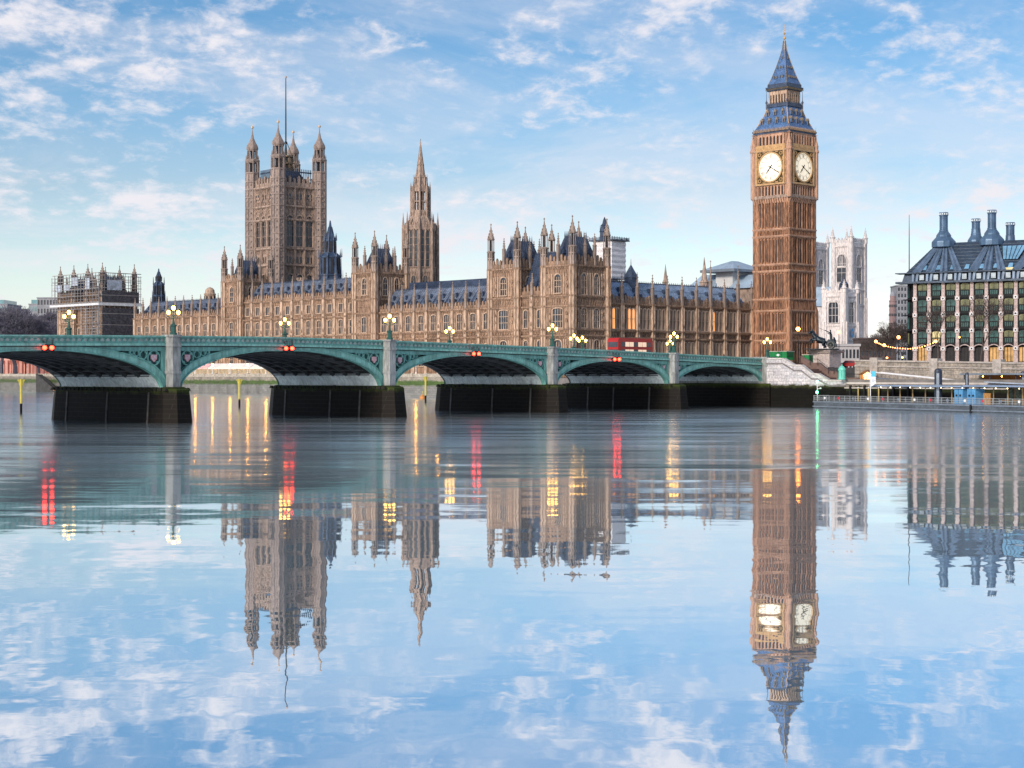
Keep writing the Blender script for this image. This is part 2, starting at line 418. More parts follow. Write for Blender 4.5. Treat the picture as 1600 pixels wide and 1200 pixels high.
def string(mb, x0, x1, z, h=.32, proud=.34, m=0):
    mb.box(x0 - .02, x1 + .02, -proud, .03, z - h / 2, z + h / 2, m)
    mb.box(x0 - .01, x1 + .01, -proud * .5, .028, z - h / 2 - .3, z - h / 2, m)
def diaper(mb, x0, x1, z, h=.55, step=.8, proud=.16, m=0):
    n = max(1, int((x1 - x0) / step))
    for i in range(n):
        x = x0 + (x1 - x0) * (i + .5) / n
        mb.extr([(x - h * .42, z), (x, z - h / 2), (x + h * .42, z), (x, z + h / 2)], -proud, .02, m)
def crest(mb, x0, x1, zc, zt, step=1.25, m=0, th=.4, gab=0):
    """pierced battlement: low wall, pointed merlons, an upright gablet every `gab` metres"""
    zm = zc + (zt - zc) * .5
    mb.box(x0, x1, -.18, th - .18, zc, zm, m)
    n = max(1, int((x1 - x0) / step)); s_ = (x1 - x0) / n
    for i in range(n):
        x = x0 + s_ * (i + .5); w = s_ * .27
        k = 1.22 if (gab and i % gab == gab // 2) else 1
        top = zc + (zt - zc) * k
        mb.extr([(x - w, zm - .02), (x - w, top - w), (x, top + w * .4), (x + w, top - w), (x + w, zm - .02)], -.2, th - .2, m)
        mb.box(x - w * .5, x + w * .5, -.26, -.19, zc + .15, zm - .1, m)
LITSPOTS = []
def wing(root, M, L, nb, zb, strings, corn, crst, ridge, pin, rows, depth, roof=SLATE, pins=None, stone=STONE, rr=.42, vents=True, edges=None):
    mb = MB(M)
    mb.box(0, L, 0, depth, zb, corn)
    ed = edges or [L * i / nb for i in range(nb + 1)]
    bw = L / nb
    allz = [zb] + strings + [corn]
    for z in strings + [corn]: string(mb, 0, L, z, .42, .72)
    skips = {}
    for i in range(len(ed) - 1):
        for r in rows:
            z0, z1, w, lights, per, nm, pt = r
            for q in range(per):
                xc = ed[i] + (ed[i + 1] - ed[i]) * (q + .5) / per
                if per > 1: xc = (ed[i] + ed[i + 1]) / 2 + (q - (per - 1) / 2) * (ed[i + 1] - ed[i] - 1.3) / per
                skips.setdefault((z0, z1), []).append((xc - w / 2 - .3, xc + w / 2 + .3))
    for a, b in zip(allz[:-1], allz[1:]):
        zs = sorted(skips.items())
        cut = [(k, v) for k, v in zs if k[0] < b and k[1] > a]
        if cut:
            (k0, k1), v = cut[0]
            ribs(mb, .3, L - .3, a + .2, k0 - .4, .85, .12, .2)
            ribs(mb, .3, L - .3, k0 - .3, k1 + .2, .8, skip=v, proud=.22, wd=.22, m=1)
            ribs(mb, .3, L - .3, k1 + .3, b - .2, .85, .12, .2)
            if k0 - a > 1.1: diaper(mb, .4, L - .4, a + .6, .6, .78)
        else:
            ribs(mb, .3, L - .3, a + .2, b - .2, 1.0, .12, .24)
            diaper(mb, .4, L - .4, (a + b) / 2, .8, 1.0)
    for x in ed:                              # buttresses with set-offs
        mb.box(x - .62, x + .62, -.95, .01, zb, zb + 7.5, 1)
        mb.box(x - .5, x + .5, -.75, .012, zb + 7.5, corn + .1, 1)
        for q in (-.44, .44): mb.box(x + q - .07, x + q + .07, -.84, -.7, zb + 7.6, corn, 1)
        for z in strings + [corn]: mb.box(x - .62, x + .62, -.98, -.3, z - .2, z + .2)
        for z in strings: mb.extr([(x - .3, z + 1.3), (x, z + .95), (x + .3, z + 1.3), (x, z + 2.2)], -.9, -.74)
    crest(mb, 0, L, corn + .1, crst, 1.2, gab=4)
    w_o = mb.build('wing', [stone, STONE_L if stone is STONE else stone], root)
    if ridge:
        rb = MB(M); y0, y1 = .7, depth - .3; ym = (y0 + y1) / 2; zr = corn + .15
        rb.add([(0.05, y0, zr), (L - .05, y0, zr), (L - .05, y1, zr), (.05, y1, zr), (.05, ym, ridge), (L - .05, ym, ridge)],
               [(0, 1, 5, 4), (2, 3, 4, 5), (0, 4, 3), (1, 2, 5)])
        sl = (ridge - zr) / (ym - y0)
        n = int(L / .9)
        for i in range(n + 1):                # standing seams
            x = .2 + (L - .4) * i / n
            rb.add([(x - .05, y0, zr), (x + .05, y0, zr), (x + .05, ym, ridge), (x - .05, ym, ridge), (x - .05, y0 - .02, zr + .1), (x + .05, y0 - .02, zr + .1), (x + .05, ym, ridge + .12), (x - .05, ym, ridge + .12)],
                   [(0, 1, 2, 3), (4, 5, 6, 7), (0, 1, 5, 4), (1, 2, 6, 5), (3, 0, 4, 7), (2, 3, 7, 6)])
        for t in (.33, .66):
            y = y0 + (ym - y0) * t; z = zr + (ridge - zr) * t
            rb.box(.1, L - .1, y - .1, y + .1, z - .02, z + .14)
        for i in range(int(L / .8)):          # iron cresting
            x = .4 + .8 * i
            rb.box(x - .06, x + .06, ym - .06, ym + .06, ridge, ridge + .55, 1)
        rb.box(.1, L - .1, ym - .12, ym + .12, ridge - .05, ridge + .2, 1)
        if vents:
            for i in range(len(ed) - 1):
                for t, ph in ((.28, .33), (.28, .67), (.56, .5)):
                    x = ed[i] + (ed[i + 1] - ed[i]) * ph; y = y0 + (ym - y0) * t; z = zr + (ridge - zr) * t
                    rb.frustum((x - .35, x + .35, y - .55, y + .5), (x - .05, x + .05, y - .5, y + .5), z, z + 1.15, 1)
        rb.build('roof', [roof, LEAD], w_o)
    for r in rows:
        z0, z1, w, lights, per, nm, pt = r
        for i in range(len(ed) - 1):
            for q in range(per):
                xc = (ed[i] + ed[i + 1]) / 2 + (q - (per - 1) / 2) * (ed[i + 1] - ed[i] - 1.3) / per
                lit = any(abs((M @ Vector((xc, 0, 0))).x - a) + abs((M @ Vector((xc, 0, 0))).y - b) < .9 and z0 < c < z1 for a, b, c in LITSPOTS)
                place_win(win(w, z1 - z0, lights, 1 if z1 - z0 > 2.5 else 0, pt, lit=lit), w_o, M, xc, z0, nm)
    for i, x in enumerate(ed):
        if pins and i in pins: hh = pins[i]
        else: hh = pin
        if hh: put('pinnacle', pinnacle(hh - corn + .1, rr, .55, STONE_G), w_o, M @ Matrix.Translation((x, -.3, corn - .05)))
    return w_o
def pavilion(root, M, W, D, zb, strings, corn, crst, tb, tl, tt, rows_f, rows_s, roof_z=None, tr=.95, nm='pavilion', stone=STONE, mid=True, back_turrets=True, roof_in=1.4):
    mb = MB(M)
    mb.box(0, W, 0, D, zb, corn)
    S = M @ FRM(W, 0, 90)
    faces = [(M, W, rows_f), (S, D, rows_s)]
    for Mf, L, rows in faces:
        fb = MB(Mf)
        for z in strings + [corn]: string(fb, 0, L, z, .42, .55)
        allz = [zb] + strings + [corn]
        sk = {}
        for z0, z1, w, lights, xs, pt in rows:
            for x in xs: sk.setdefault((z0, z1), []).append((x - w / 2 - .35, x + w / 2 + .35))
        for a, b in zip(allz[:-1], allz[1:]):
            cut = [(k, v) for k, v in sk.items() if k[0] < b and k[1] > a]
            if cut:
                (k0, k1), v = cut[0]
                ribs(fb, 1.2, L - 1.2, a + .2, k0 - .4, .9, .12, .22); ribs(fb, 1.2, L - 1.2, k0 - .3, k1 + .2, .9, skip=v, proud=.24, wd=.26, m=1); ribs(fb, 1.2, L - 1.2, k1 + .3, b - .2, .9, .12, .22)
                diaper(fb, 1.2, L - 1.2, b - .65, .65, .85)
                for z in (k0 + (k1 - k0) * .33, k0 + (k1 - k0) * .7):
                    for vv in range(1):
                        for x in (1.9, L - 1.9):
                            if not any(p < x < q for p, q in v): fb.extr([(x - .4, z), (x, z - .3), (x + .4, z), (x, z + .8)], -.36, .02)
            else:
                ribs(fb, 1.2, L - 1.2, a + .2, b - .2, .9, .12, .22); diaper(fb, 1.2, L - 1.2, (a + b) / 2, .8, .9)
        crest(fb, .5, L - .5, corn + .1, crst, 1.2, gab=3)
        mb.merge(fb)
    for x in (0, W):
        for y in (0, D):
            pb = MB(M); pb.prism(x, y, zb, corn + .05, tr * 1.12, m=1)
            for z in strings + [corn]: pb.prism(x, y, z - .2, z + .2, tr * 1.3)
            for i in range(8):
                a = math.pi / 8 + math.pi / 4 * i; c, s_ = math.cos(a) * tr * 1.12, math.sin(a) * tr * 1.12
                pb.box(x + c - .1, x + c + .1, y + s_ - .1, y + s_ + .1, zb, corn)
            mb.merge(pb)
    cb = MB(M)
    cb.box(.4, W - .4, D - .4, D, corn, crst - .8); cb.box(0, .4, .4, D - .4, corn, crst - .8)
    mb.merge(cb)
    o = mb.build(nm, [stone, STONE_L if stone is STONE else stone], root)
    tm = turret(0.0, round(tb - corn, 2), round(tl - corn, 2), round(tt - corn, 2), tr, STONE_G)
    for x in (0, W):
        for y in ((0, D) if back_turrets else (0,)):
            put('turret', tm, o, M @ Matrix.Translation((x, y, corn)))
    if roof_z:
        rb = MB(M); i = roof_in; zr = corn + .2; k = 2.4
        rb.frustum((i, W - i, i, D - i), (i + k, W - i - k, i + k, D - i - k), zr, roof_z)
        n = 8
        for j in range(n + 1):
            t = j / n
            xa, xb = i + (W - 2 * i) * t, i + k + (W - 2 * i - 2 * k) * t
            rb.tube((xa, i - .03, zr), (xb, i + k - .03, roof_z), .07, .07, 4); ya, yb = i + (D - 2 * i) * t, i + k + (D - 2 * i - 2 * k) * t
            rb.tube((W - i + .03, ya, zr), (W - i - k + .03, yb, roof_z), .07, .07, 4)
        for j in range(7):
            t = j / 6; x = i + k + (W - 2 * i - 2 * k) * t; y = i + k + (D - 2 * i - 2 * k) * t
            rb.prism(x, i + k, roof_z - .05, roof_z + 1.5, .16, .02, 4); rb.prism(W - i - k, y, roof_z - .05, roof_z + 1.5, .16, .02, 4)
        for (x, y, dx, dy) in ((W / 2, i + .5, .5, .9), (W - i - .5, D * .35, .9, .5), (W - i - .5, D * .65, .9, .5)):
            rb.frustum((x - dx, x + dx, y - dy, y + dy), (x - dx * .7, x + dx * .7, y - dy * .7, y + dy * .7), zr, zr + 3.2); rb.prism(x, y, zr + 3.2, zr + 5, .8, .03, 4)
        rb.build('roof', [LEAD], o)
    if mid:
        pm = pinnacle(tt - corn - 4.2, .42, .62, STONE_G)
        for (x, y) in ((W * .5, 0), (W, D * .36), (W, D * .64), (W * .33, D)):
            put('pinnacle', pm, o, M @ Matrix.Translation((x, y, corn)))
    for Mf, L, rows in faces:
        for z0, z1, w, lights, xs, pt in rows:
            for x in xs: place_win(win(w, z1 - z0, lights, 2 if z1 - z0 > 4.5 else 1, pt), o, Mf, x, z0, 'tall_window')
    return o

# ------------------------------------------------------------------ the palace: river front, north front
PF = Frame((15.5, 427), -46)
GZ = 5.5
palace = empty('palace', (15.5, 427, 0), R(-46), 'long honey stone gothic palace with many pinnacles along the far bank behind the bridge', 'palace')
I4 = Matrix.Identity(4)
rowsT = lambda W: [(9, 15.2, 2.6, 3, (W / 2,), .15), (18.4, 23.4, 3.6, 4, (W / 2,), .1), (27.4, 32.2, 2.4, 3, (W / 2,), .3)]
rowsN = [(9, 15.2, 2.0, 2, (4.1, 8.9), .15), (18.4, 23.4, 2.1, 3, (4.1, 8.9), .15), (27.0, 32.4, 2.0, 3, (4.1, 8.9), .3)]
pavilion(palace, FRM(-10.2, 0), 10.2, 13, 5.5, [16.4, 18.0, 24.0, 26.6], 34.4, 36.8, 39.2, 42.6, 47.2, rowsT(10.2), rowsN, 42.2)
pavilion(palace, FRM(-30.5, 0), 10.2, 13, 5.5, [16.4, 18.0, 24.0, 26.6], 34.4, 36.8, 39.2, 42.6, 47.0, rowsT(10.2), rowsN, 42.2)
LITSPOTS += [(-27.9, .6, 20.0)]
wing(palace, FRM(-20.3, .9), 10.1, 2, 5.5, [16.4, 18.0, 24.0], 27.0, 29.4, 38.5, 33, [(9, 15.2, 1.5, 2, 1, 'lower_window', .15), (18.6, 23.2, 1.5, 2, 1, 'window', .12)], 11, roof=LEAD, vents=False)
wrow = [(8.6, 14.6, 1.9, 2, 1, 'lower_window', .15), (18.6, 22.9, 2.1, 3, 1, 'window', .12)]
wing(palace, FRM(-79.5, 1.2), 48.9, 9, 5.5, [16.4, 18.2], 24.2, 26.2, 30.9, 32.0, wrow, 12)
# central pavilions
rowsC = lambda W: [(9, 15.0, 1.9, 2, (W / 2,), .15), (18.6, 23.0, 2.2, 3, (W / 2,), .12), (29.6, 34.4, 1.9, 2, (W / 2,), .3)]
rowsCs = [(18.6, 23.0, 1.7, 2, (3.9, 8.3), .12), (29.4, 34.6, 1.7, 2, (3.9, 8.3), .3)]
pavilion(palace, FRM(-88.7, -.2), 9.0, 12, 5.5, [16.4, 18.2, 24.2, 28.3], 36.0, 38.2, 40.6, 43.6, 48.2, rowsC(9), rowsCs, 43.4)
pavilion(palace, FRM(-156.3, -.2), 8.9, 12, 5.5, [16.4, 18.2, 24.2, 28.3], 36.2, 38.2, 40.4, 43.4, 47.9, rowsC(8.9), rowsCs, 43.2)
crow = [(8.6, 14.6, 1.9, 2, 1, 'lower_window', .15), (18.4, 22.6, 2.0, 3, 1, 'window', .12), (24.9, 27.4, 1.7, 2, 1, 'attic_window', 0)]
wing(palace, FRM(-147.3, 1.0), 58.5, 11, 5.5, [16.4, 18.0, 23.6], 29.2, 31.1, 35.4, 36.6, crow, 13)
# south wing
wing(palace, FRM(-212.5, 1.2), 56.1, 11, 5.5, [16.4, 18.2], 25.6, 27.4, 31.4, 32.8, wrow, 12)
# south pavilion, with its scaffold as a thing of its own below
rowsS = lambda W: [(9, 15.0, 2.2, 3, (W / 2,), .15), (18.6, 23.4, 2.6, 3, (W / 2,), .12), (25.4, 29.0, 2.0, 2, (W / 2,), .1)]
rowsSs = [(18.6, 23.4, 2.0, 2, (4.1, 8.9), .12), (25.4, 29.0, 1.8, 2, (4.1, 8.9), .1)]
pavilion(palace, FRM(-243.2, 0), 10.2, 13, 5.5, [16.4, 18.0, 24.6], 34.2, 36.4, 38.6, 41.8, 46.3, rowsS(10.2), rowsSs, 41.5)
pavilion(palace, FRM(-263.0, 0), 9.8, 13, 5.5, [16.4, 18.0, 24.6], 34.2, 36.4, 38.6, 41.8, 46.3, rowsS(9.8), rowsSs, 41.5)
wing(palace, FRM(-253.1, .9), 9.8, 2, 5.5, [16.4, 18.0, 24.6], 31, 33, 38, None, [(18.6, 23.2, 1.5, 2, 1, 'window', .12)], 11, roof=LEAD, vents=False)
# north front, facing the bridge (local +x side)
MN = FRM(-.8, 13.2, 90)
edges = [0, 5.6, 11.8, 18.1, 24.1, 30.3, 36.4, 42.5, 48.7, 55.2, 61.6]
LITSPOTS += [(-.8, 15.9, 20), (-.8, 21.8, 20), (-.8, 23.2, 20), (-.8, 57.4, 21)]
wing(palace, MN, 61.6, 10, 5.5, [16.0, 17.9], 25.0, 27.0, 31.2, 33.2, [(8.0, 15.0, .95, 2, 3, 'lower_window', .1), (18.4, 23.8, .95, 2, 3, 'window', .1)], 12,
     roof=mat('pale blue lead roof', (.22, .32, .47), .4, 0, .3, .6, fine=.3), pins={0: None, 7: 38.2, 9: 37.4})
# crenellated chimney behind the wing, dormer pyramids, little spires
def chimney(x, y, z0, z1, r, m=STONE_T):
    mb = MB(); mb.prism(x, y, z0, z1, r, n=8); mb.prism(x, y, z1, z1 + .5, r * 1.25); mb.prism(x, y, z1 - 2.2, z1 - 1.9, r * 1.15)
    for i in range(8):
        a = math.pi / 4 * i; mb.box(x + math.cos(a) * r * 1.1 - .28, x + math.cos(a) * r * 1.1 + .28, y + math.sin(a) * r * 1.1 - .28, y + math.sin(a) * r * 1.1 + .28, z1 + .5, z1 + 1.2)
    return mb.build('chimney', m, palace)
chimney(-37.5, 14, 20, 34.5, 1.6)
chimney(-147, 24, 22, 37, 1.3)
mb = MB(); mb.box(-8, -5.6, 28.8, 31.2, 28, 32.6); mb.prism(-6.8, 30, 32.6, 36.2, 2.1, .05, 4); mb.prism(-6.8, 30, 36.0, 37.8, .12, .03, 5)
for x, y in ((-8, 28.8), (-5.6, 28.8), (-5.6, 31.2)): mb.prism(x, y, 32, 34.2, .25, .03, 6)
mb.build('dormer', [mat('grey blue lead pyramid', (.06, .095, .16), .5, 0, .35, .6, fine=.3)], palace)
mb = MB()
mb.lathe(-14, 70, [(1.3, 25), (1.3, 33), (1.5, 33.2), (.9, 34), (.05, 40.5)], 8); mb.build('roof_spirelet', STONE_T, palace); mb = MB(); mb.lathe(-22, 62, [(.8, 25), (.8, 33), (1, 33.2), (.6, 34), (.05, 38.5)], 8)
mb.build('roof_spirelet', STONE_T, palace)
# great slate roof behind the river front
mb = MB(); mb.add([(-128, 20, 26), (-34, 20, 26), (-34, 34, 26), (-128, 34, 26), (-126, 27, 34.6), (-38, 27, 34.6)], [(0, 1, 5, 4), (2, 3, 4, 5), (0, 4, 3), (1, 2, 5)])
mb.box(-128, -34, 20.3, 33.7, 6, 26)
mb.build('rear_range', [LEAD], palace)
rebase(palace, GZ)

# ------------------------------------------------------------------ south pavilion scaffolding
scaf = empty('scaffolding', (15.5, 427, 0), R(-46), 'steel scaffolding with white netting wrapped round the far left palace pavilion', 'scaffolding')
POLE = mat('galvanised scaffold tube', (.30, .30, .31), .5, .3, .2)
BOARD = mat('scaffold boards', (.42, .40, .38), .8, 0, .3)
def lattice(mb, M, L, z0, z1, sx=2.0, sz=2.0, r=.07, depth=1.3):
    mb.T = M
    n = int(L / sx); k = int((z1 - z0) / sz)
    for i in range(n + 1):
        x = L * i / n
        for y in (0, depth): mb.box(x - r, x + r, y - r, y + r, z0, z1 + (1.2 if i % 2 else .4))
    for j in range(k + 1):
        z = z0 + (z1 - z0) * j / k
        for y in (0, depth): mb.box(-.4, L + .4, y - r * .8, y + r * .8, z - r * .8, z + r * .8)
        mb.box(0, L, -r * .7, r * .7, z + .95, z + 1.05)
mb = MB(); lattice(mb, FRM(-265, -2.4), 33.5, 30, 41.5); lattice(mb, FRM(-231.6, -2.2, 90), 17, 6, 41.5); lattice(mb, FRM(-244, -2.3), 12, 8, 31, 1.8, 2.0)
mb.build('pole_frame', POLE, scaf)
mb = MB()
for z in (32, 34.6, 37.2, 40, 42.6): mb.box(-265, -231.8, -2.3, -1.2, z, z + .12); mb.box(-232.7, -231.4, -1.2, 15, z, z + .12)
for z in (8, 12, 16, 20, 24, 28): mb.box(-232.7, -231.4, -1.2, 15, z, z + .12)
mb.build('board_deck', BOARD, scaf)
WSH = mat('white scaffold sheet', (.62, .65, .68), .7, 0, .2, .7)
mb = MB(); mb.box(-266, -231.1, -2.8, -2.65, 31.0, 31.8); mb.build('white_sheet', WSH, scaf); mb = MB(); mb.box(-231.1, -230.95, -2.65, 15, 30.9, 31.9); mb.build('white_sheet', WSH, scaf)
mb = MB()
NETM = mat('pale blue debris netting', (.34, .40, .48), .7, 0, .4, .6)
for (x0, x1, z0, z1) in ((-251, -246, 38.5, 41.4), (-262, -258, 36.5, 39), (-241, -238, 37, 41), (-256, -252, 37, 39)):
    mb = MB(); mb.box(x0, x1, -2.32, -2.24, z0, z1); mb.build('netting', NETM, scaf)
mb = MB(); mb.box(-231.44, -231.38, 1, 7, 36.5, 40); mb.build('netting', NETM, scaf)
DNET = mat('dark debris netting', (.06, .06, .075), .8, 0, .5, .8, fine=.5)
for z0, z1 in ((6, 30), (32, 36)): mb = MB(); mb.box(-231.5, -231.42, -1, 14, z0, z1); mb.build('dark_netting', DNET, scaf)
rebase(scaf, GZ)
# ------------------------------------------------------------------ clock tower
cx0, cy0 = PF.l((1233 - 800) / F * 470, 470)
BW = 12.7
bo = PF.w(cx0 - BW / 2, cy0 + BW / 2)
clock = empty('clock_tower', (bo[0], bo[1], 0), R(-46), 'tall brown stone clock tower with lit white dials and a blue spire', 'clock tower')
def zc_(y): return H0 + (HZ - y) * 474 / F
FACES = (0, 90, 180, 270)
def cface(hw, deg, z=0): return Matrix.Rotation(R(deg), 4, 'Z') @ Matrix.Translation((0, -hw, z))
hb = BW / 2
TOP = zc_(310)
mb = MB(); mb.box(-hb + .5, hb - .5, -hb + .5, hb - .5, 6, TOP)
slits = []
tiers = [6.5, 16.0, 18.1, 24.5, 27.8, 35.8, 37.7, 45.7, 47.7, TOP - .3]
for dg in FACES:
    f = MB(cface(hb, dg)); L = hb
    for sx in (-1, 1):                       # corner buttresses, three stepped mouldings
        a, b = sorted((sx * hb, sx * (hb - 1.75)))
        f.box(a, b, 0, 1.6, 6, TOP)
        for q in (.12, .85, 1.62):
            x = sx * (hb - q); f.box(x - .13, x + .13, -.14, .02, 6, TOP - .4)
    for z in (16.0, 18.1, 24.5, 27.8, 35.8, 37.7, 45.7, 47.7):
        f.box(-hb - .1, hb + .1, -.32, .3, z - .18, z + .18, 1); f.box(-hb, hb, -.16, .3, z - .42, z - .18, 1)
    n = 8
    for i in range(n + 1):
        x = -hb + 1.75 + (BW - 3.5) * i / n
        big = i % 2 == 0
        f.box(x - (.2 if big else .13), x + (.2 if big else .13), .02 if big else .12, .6, 6, TOP - .3)
    for a, b in zip(tiers[:-1], tiers[1:]):
        x0, x1 = -hb + 1.75, hb - 1.75
        if b - a < 4:
            ribs(f, x0, x1, a + .2, b - .3, .57, -.1, .2)
            for i in range(n):
                x = x0 + (x1 - x0) * (i + .5) / n; f.extr([(x - .3, b - .5), (x, b - 1.0), (x + .3, b - .5), (x, b - .22)], .05, .6)
        else:
            for i in range(n):
                x = x0 + (x1 - x0) * (i + .5) / n
                f.extr([(x - .5, b - .25), (x - .5, b - .9), (x, b - .42), (x + .5, b - .9), (x + .5, b - .25)], .14, .6, 1)
    # corbelled cornice below the dial stage
    for k in range(15):
        x = -hb + BW * (k + .5) / 15; f.frustum((x - .2, x + .2, 0, .5), (x - .3, x + .3, -.5, .5), TOP - 1.3, TOP, 1)
    mb.merge(f)
# base spur buttresses at tier 24.5
for sx in (-1, 1):
    for sy in (-1, 1):
        mb.frustum((sx * hb - .75, sx * hb + .75, sy * hb - .75, sy * hb + .75), (sx * hb - .55, sx * hb + .55, sy * hb - .55, sy * hb + .55), 6, 24.2)
        mb.prism(sx * hb, sy * hb, 24.2, 26.4, .8, .1, 4)
body = mb.build('shaft', [CLOCK, CLOCK_L], clock)
sm = MB()
x0, x1 = -hb + 1.75, hb - 1.75
for a, b in zip(tiers[:-1], tiers[1:]):
    for i in range(8):
        if b - a < 4 and i % 2: continue
        x = x0 + (x1 - x0) * (i + .5) / 8
        if b - a > 4:
            w_ = .27 if i % 2 else .16
            sm.box(x - w_, x + w_, .42, .52, a + .7, b - 1.0)
        else: sm.box(x - .3, x + .3, .44, .52, a + .5, b - 1.1)
sme = sm.mesh('slit_window', SLOT)
for dg in FACES: put('slit_window', sme, body, cface(hb, dg))
# dial stage
hd = 6.45
zd0, zd1, za, zg, zcn = zc_(306), zc_(236), zc_(288), zc_(227), zc_(209)
mb = MB()
mb.box(-hd + .5, hd - .5, -hd + .5, hd - .5, TOP, zcn)
for dg in FACES:
    f = MB(cface(hd, dg))
    f.box(-hd - .25, hd + .25, -.5, .6, TOP, TOP + .55, 1); f.box(-hd - .15, hd + .15, -.25, .6, TOP + .55, TOP + .9, 1)
    f.box(-hd - .2, hd + .2, -.35, .6, za - .2, za + .25, 1)
    for i in range(9):
        x = -hd + 1.9 + (2 * hd - 3.8) * i / 8; f.box(x - .22, x + .22, .05, .6, TOP + .8, za)
        if i < 8:
            xm = x + (2 * hd - 3.8) / 16; f.extr([(xm - .5, za - .15), (xm - .5, za - .8), (xm, za - .35), (xm + .5, za - .8), (xm + .5, za - .15)], .1, .6)
    for sx in (-1, 1):
        a, b = sorted((sx * hd, sx * (hd - 2.0))); f.box(a, b, 0, 1.8, TOP, zcn)
        for q in (.15, 1.0, 1.85):
            x = sx * (hd - q); f.box(x - .14, x + .14, -.18, .02, TOP + .8, zcn - .4)
        for z in (62.5, 65, 67.5): f.box(a + .3, b - .3, -.1, .02, z, z + .3)
    f.box(-hd - .1, hd + .1, -.4, .6, zd1 - .1, zd1 + .4, 1)
    # belfry arcade
    zb0, zb1 = zc_(226), zc_(211)
    for i in range(8):
        x = -4.3 + 8.6 * i / 7; f.box(x - .26, x + .26, -.05, .6, zb0 - .3, zb1 + .5)
        if i < 7:
            xm = x + 8.6 / 14; f.extr([(xm - .45, zb1 + .5), (xm - .45, zb1 - .7), (xm, zb1 - .1), (xm + .45, zb1 - .7), (xm + .45, zb1 + .5)], 0, .6)
    f.box(-hd + .3, hd - .3, -.2, .6, zb0 - .7, zb0 - .3, 1)
    f.box(-hd + .5, hd - .5, -.15, .6, zb1 + .4, zcn, 1)
    mb.merge(f)
stage = mb.build('dial_stage', [CLOCK_L, STONE_T], clock)
mb = MB(); mb.box(-4.2, 4.2, .25, .45, zc_(226), zc_(210)); om = mb.mesh('belfry_opening', SLOT)
mb = MB()
for i in range(8): x = -4.3 + 8.6 * (i + .5) / 8; mb.box(x - .33, x + .33, .3, .42, TOP + 1.0, za - .7)
am = mb.mesh('arcade_opening', SLOT)
for dg in FACES:
    put('belfry_opening', om, stage, cface(hd, dg)); put('arcade_opening', am, stage, cface(hd, dg))
# dials
DZ = (zc_(261)); DR = 4.0
mb = MB()
mb.band([(-4.55, DZ - 4.55), (-4.55, DZ + 4.55), (4.55, DZ + 4.55), (4.55, DZ - 4.55), (-4.55, DZ - 4.55)],
        [(-5.1, DZ - 5.05), (-5.1, DZ + 5.05), (5.1, DZ + 5.05), (5.1, DZ - 5.05), (-5.1, DZ - 5.05)], -.45, .5)
N = 48
def circ(r): return [(r * math.sin(2 * math.pi * i / N), DZ + r * math.cos(2 * math.pi * i / N)) for i in range(N + 1)]
mb.band(circ(DR), circ(DR + .42), -.4, .3)
for sx in (-1, 1):
    for sz in (-1, 1):
        c = (sx * 3.75, DZ + sz * 3.75)
        q = [(c[0] + .55 * math.cos(a), c[1] + .55 * math.sin(a)) for a in [2 * math.pi * i / 10 for i in range(11)]]
        q2 = [(c[0] + .36 * math.cos(a), c[1] + .36 * math.sin(a)) for a in [2 * math.pi * i / 10 for i in range(11)]]
        mb.band(q, q2, -.3, .3)
        for a_ in (35, 55): mb.box(sx * 4.3 - .12, sx * 4.3 + .12, -.25, .3, DZ + sz * 2.2 - .5, DZ + sz * 2.2 + .5); mb.box(sx * 2.2 - .5, sx * 2.2 + .5, -.25, .3, DZ + sz * 4.3 - .12, DZ + sz * 4.3 + .12)
for i in range(14):                          # shields above
    x = -4.6 + 9.2 * i / 13; mb.extr([(x - .27, zd1 + 1.5), (x - .27, zd1 + .9), (x, zd1 + .5), (x + .27, zd1 + .9), (x + .27, zd1 + 1.5)], -.35, .3)
mb.box(-5.1, 5.1, -.28, .3, zd1 + .35, zg + .2)
frame_me = mb.mesh('dial_frame', GOLD)
mb = MB(); mb.box(-4.5, 4.5, -.02, .4, DZ - 4.5, DZ + 4.5); back_me = mb.mesh('dial_spandrel', mat('dark green gilded spandrel', (.10, .075, .03), .5, .3, .5, 2))
mb = MB(); mb.extr([(x, z) for x, z in circ(DR)[:-1]], -.14, .1); dial_me = mb.mesh('dial', DIAL)
NUM = {12: 'XII', 1: 'I', 2: 'II', 3: 'III', 4: 'IV', 5: 'V', 6: 'VI', 7: 'VII', 8: 'VIII', 9: 'IX', 10: 'X', 11: 'XI'}
mb = MB()
def stroke(mb, a, p, q, w, y0, y1):
    """a stroke in numeral space (u across, v outward) turned to clock angle a"""
    def tr(u, v): return (u * math.cos(a) + v * math.sin(a), DZ - u * math.sin(a) + v * math.cos(a))
    d = Vector((q[0] - p[0], q[1] - p[1])).normalized(); nx, ny = -d.y * w / 2, d.x * w / 2
    mb.extr([tr(p[0] + nx, p[1] + ny), tr(q[0] + nx, q[1] + ny), tr(q[0] - nx, q[1] - ny), tr(p[0] - nx, p[1] - ny)], y0, y1)
for h, t in NUM.items():
    a = 2 * math.pi * h / 12; wd = {'I': .2, 'V': .42, 'X': .42}; tot = sum(wd[c] for c in t); u = -tot / 2
    for c in t:
        w = wd[c]; k = u + w / 2; r0, r1 = 2.75, 3.55
        if c == 'I': stroke(mb, a, (k, r0), (k, r1), .09, -.17, -.145)
        elif c == 'V': stroke(mb, a, (k - .16, r1), (k, r0), .09, -.17, -.145); stroke(mb, a, (k + .16, r1), (k, r0), .07, -.172, -.145)
        else: stroke(mb, a, (k - .16, r1), (k + .16, r0), .09, -.17, -.145); stroke(mb, a, (k + .16, r1), (k - .16, r0), .07, -.172, -.145)
        u += w
for i in range(60):
    stroke(mb, 2 * math.pi * i / 60, (0, 3.66), (0, 3.86), .05, -.17, -.145)
NUMM = mat('dark blue iron numerals', (.16, .14, .13), .5, 0, .1)
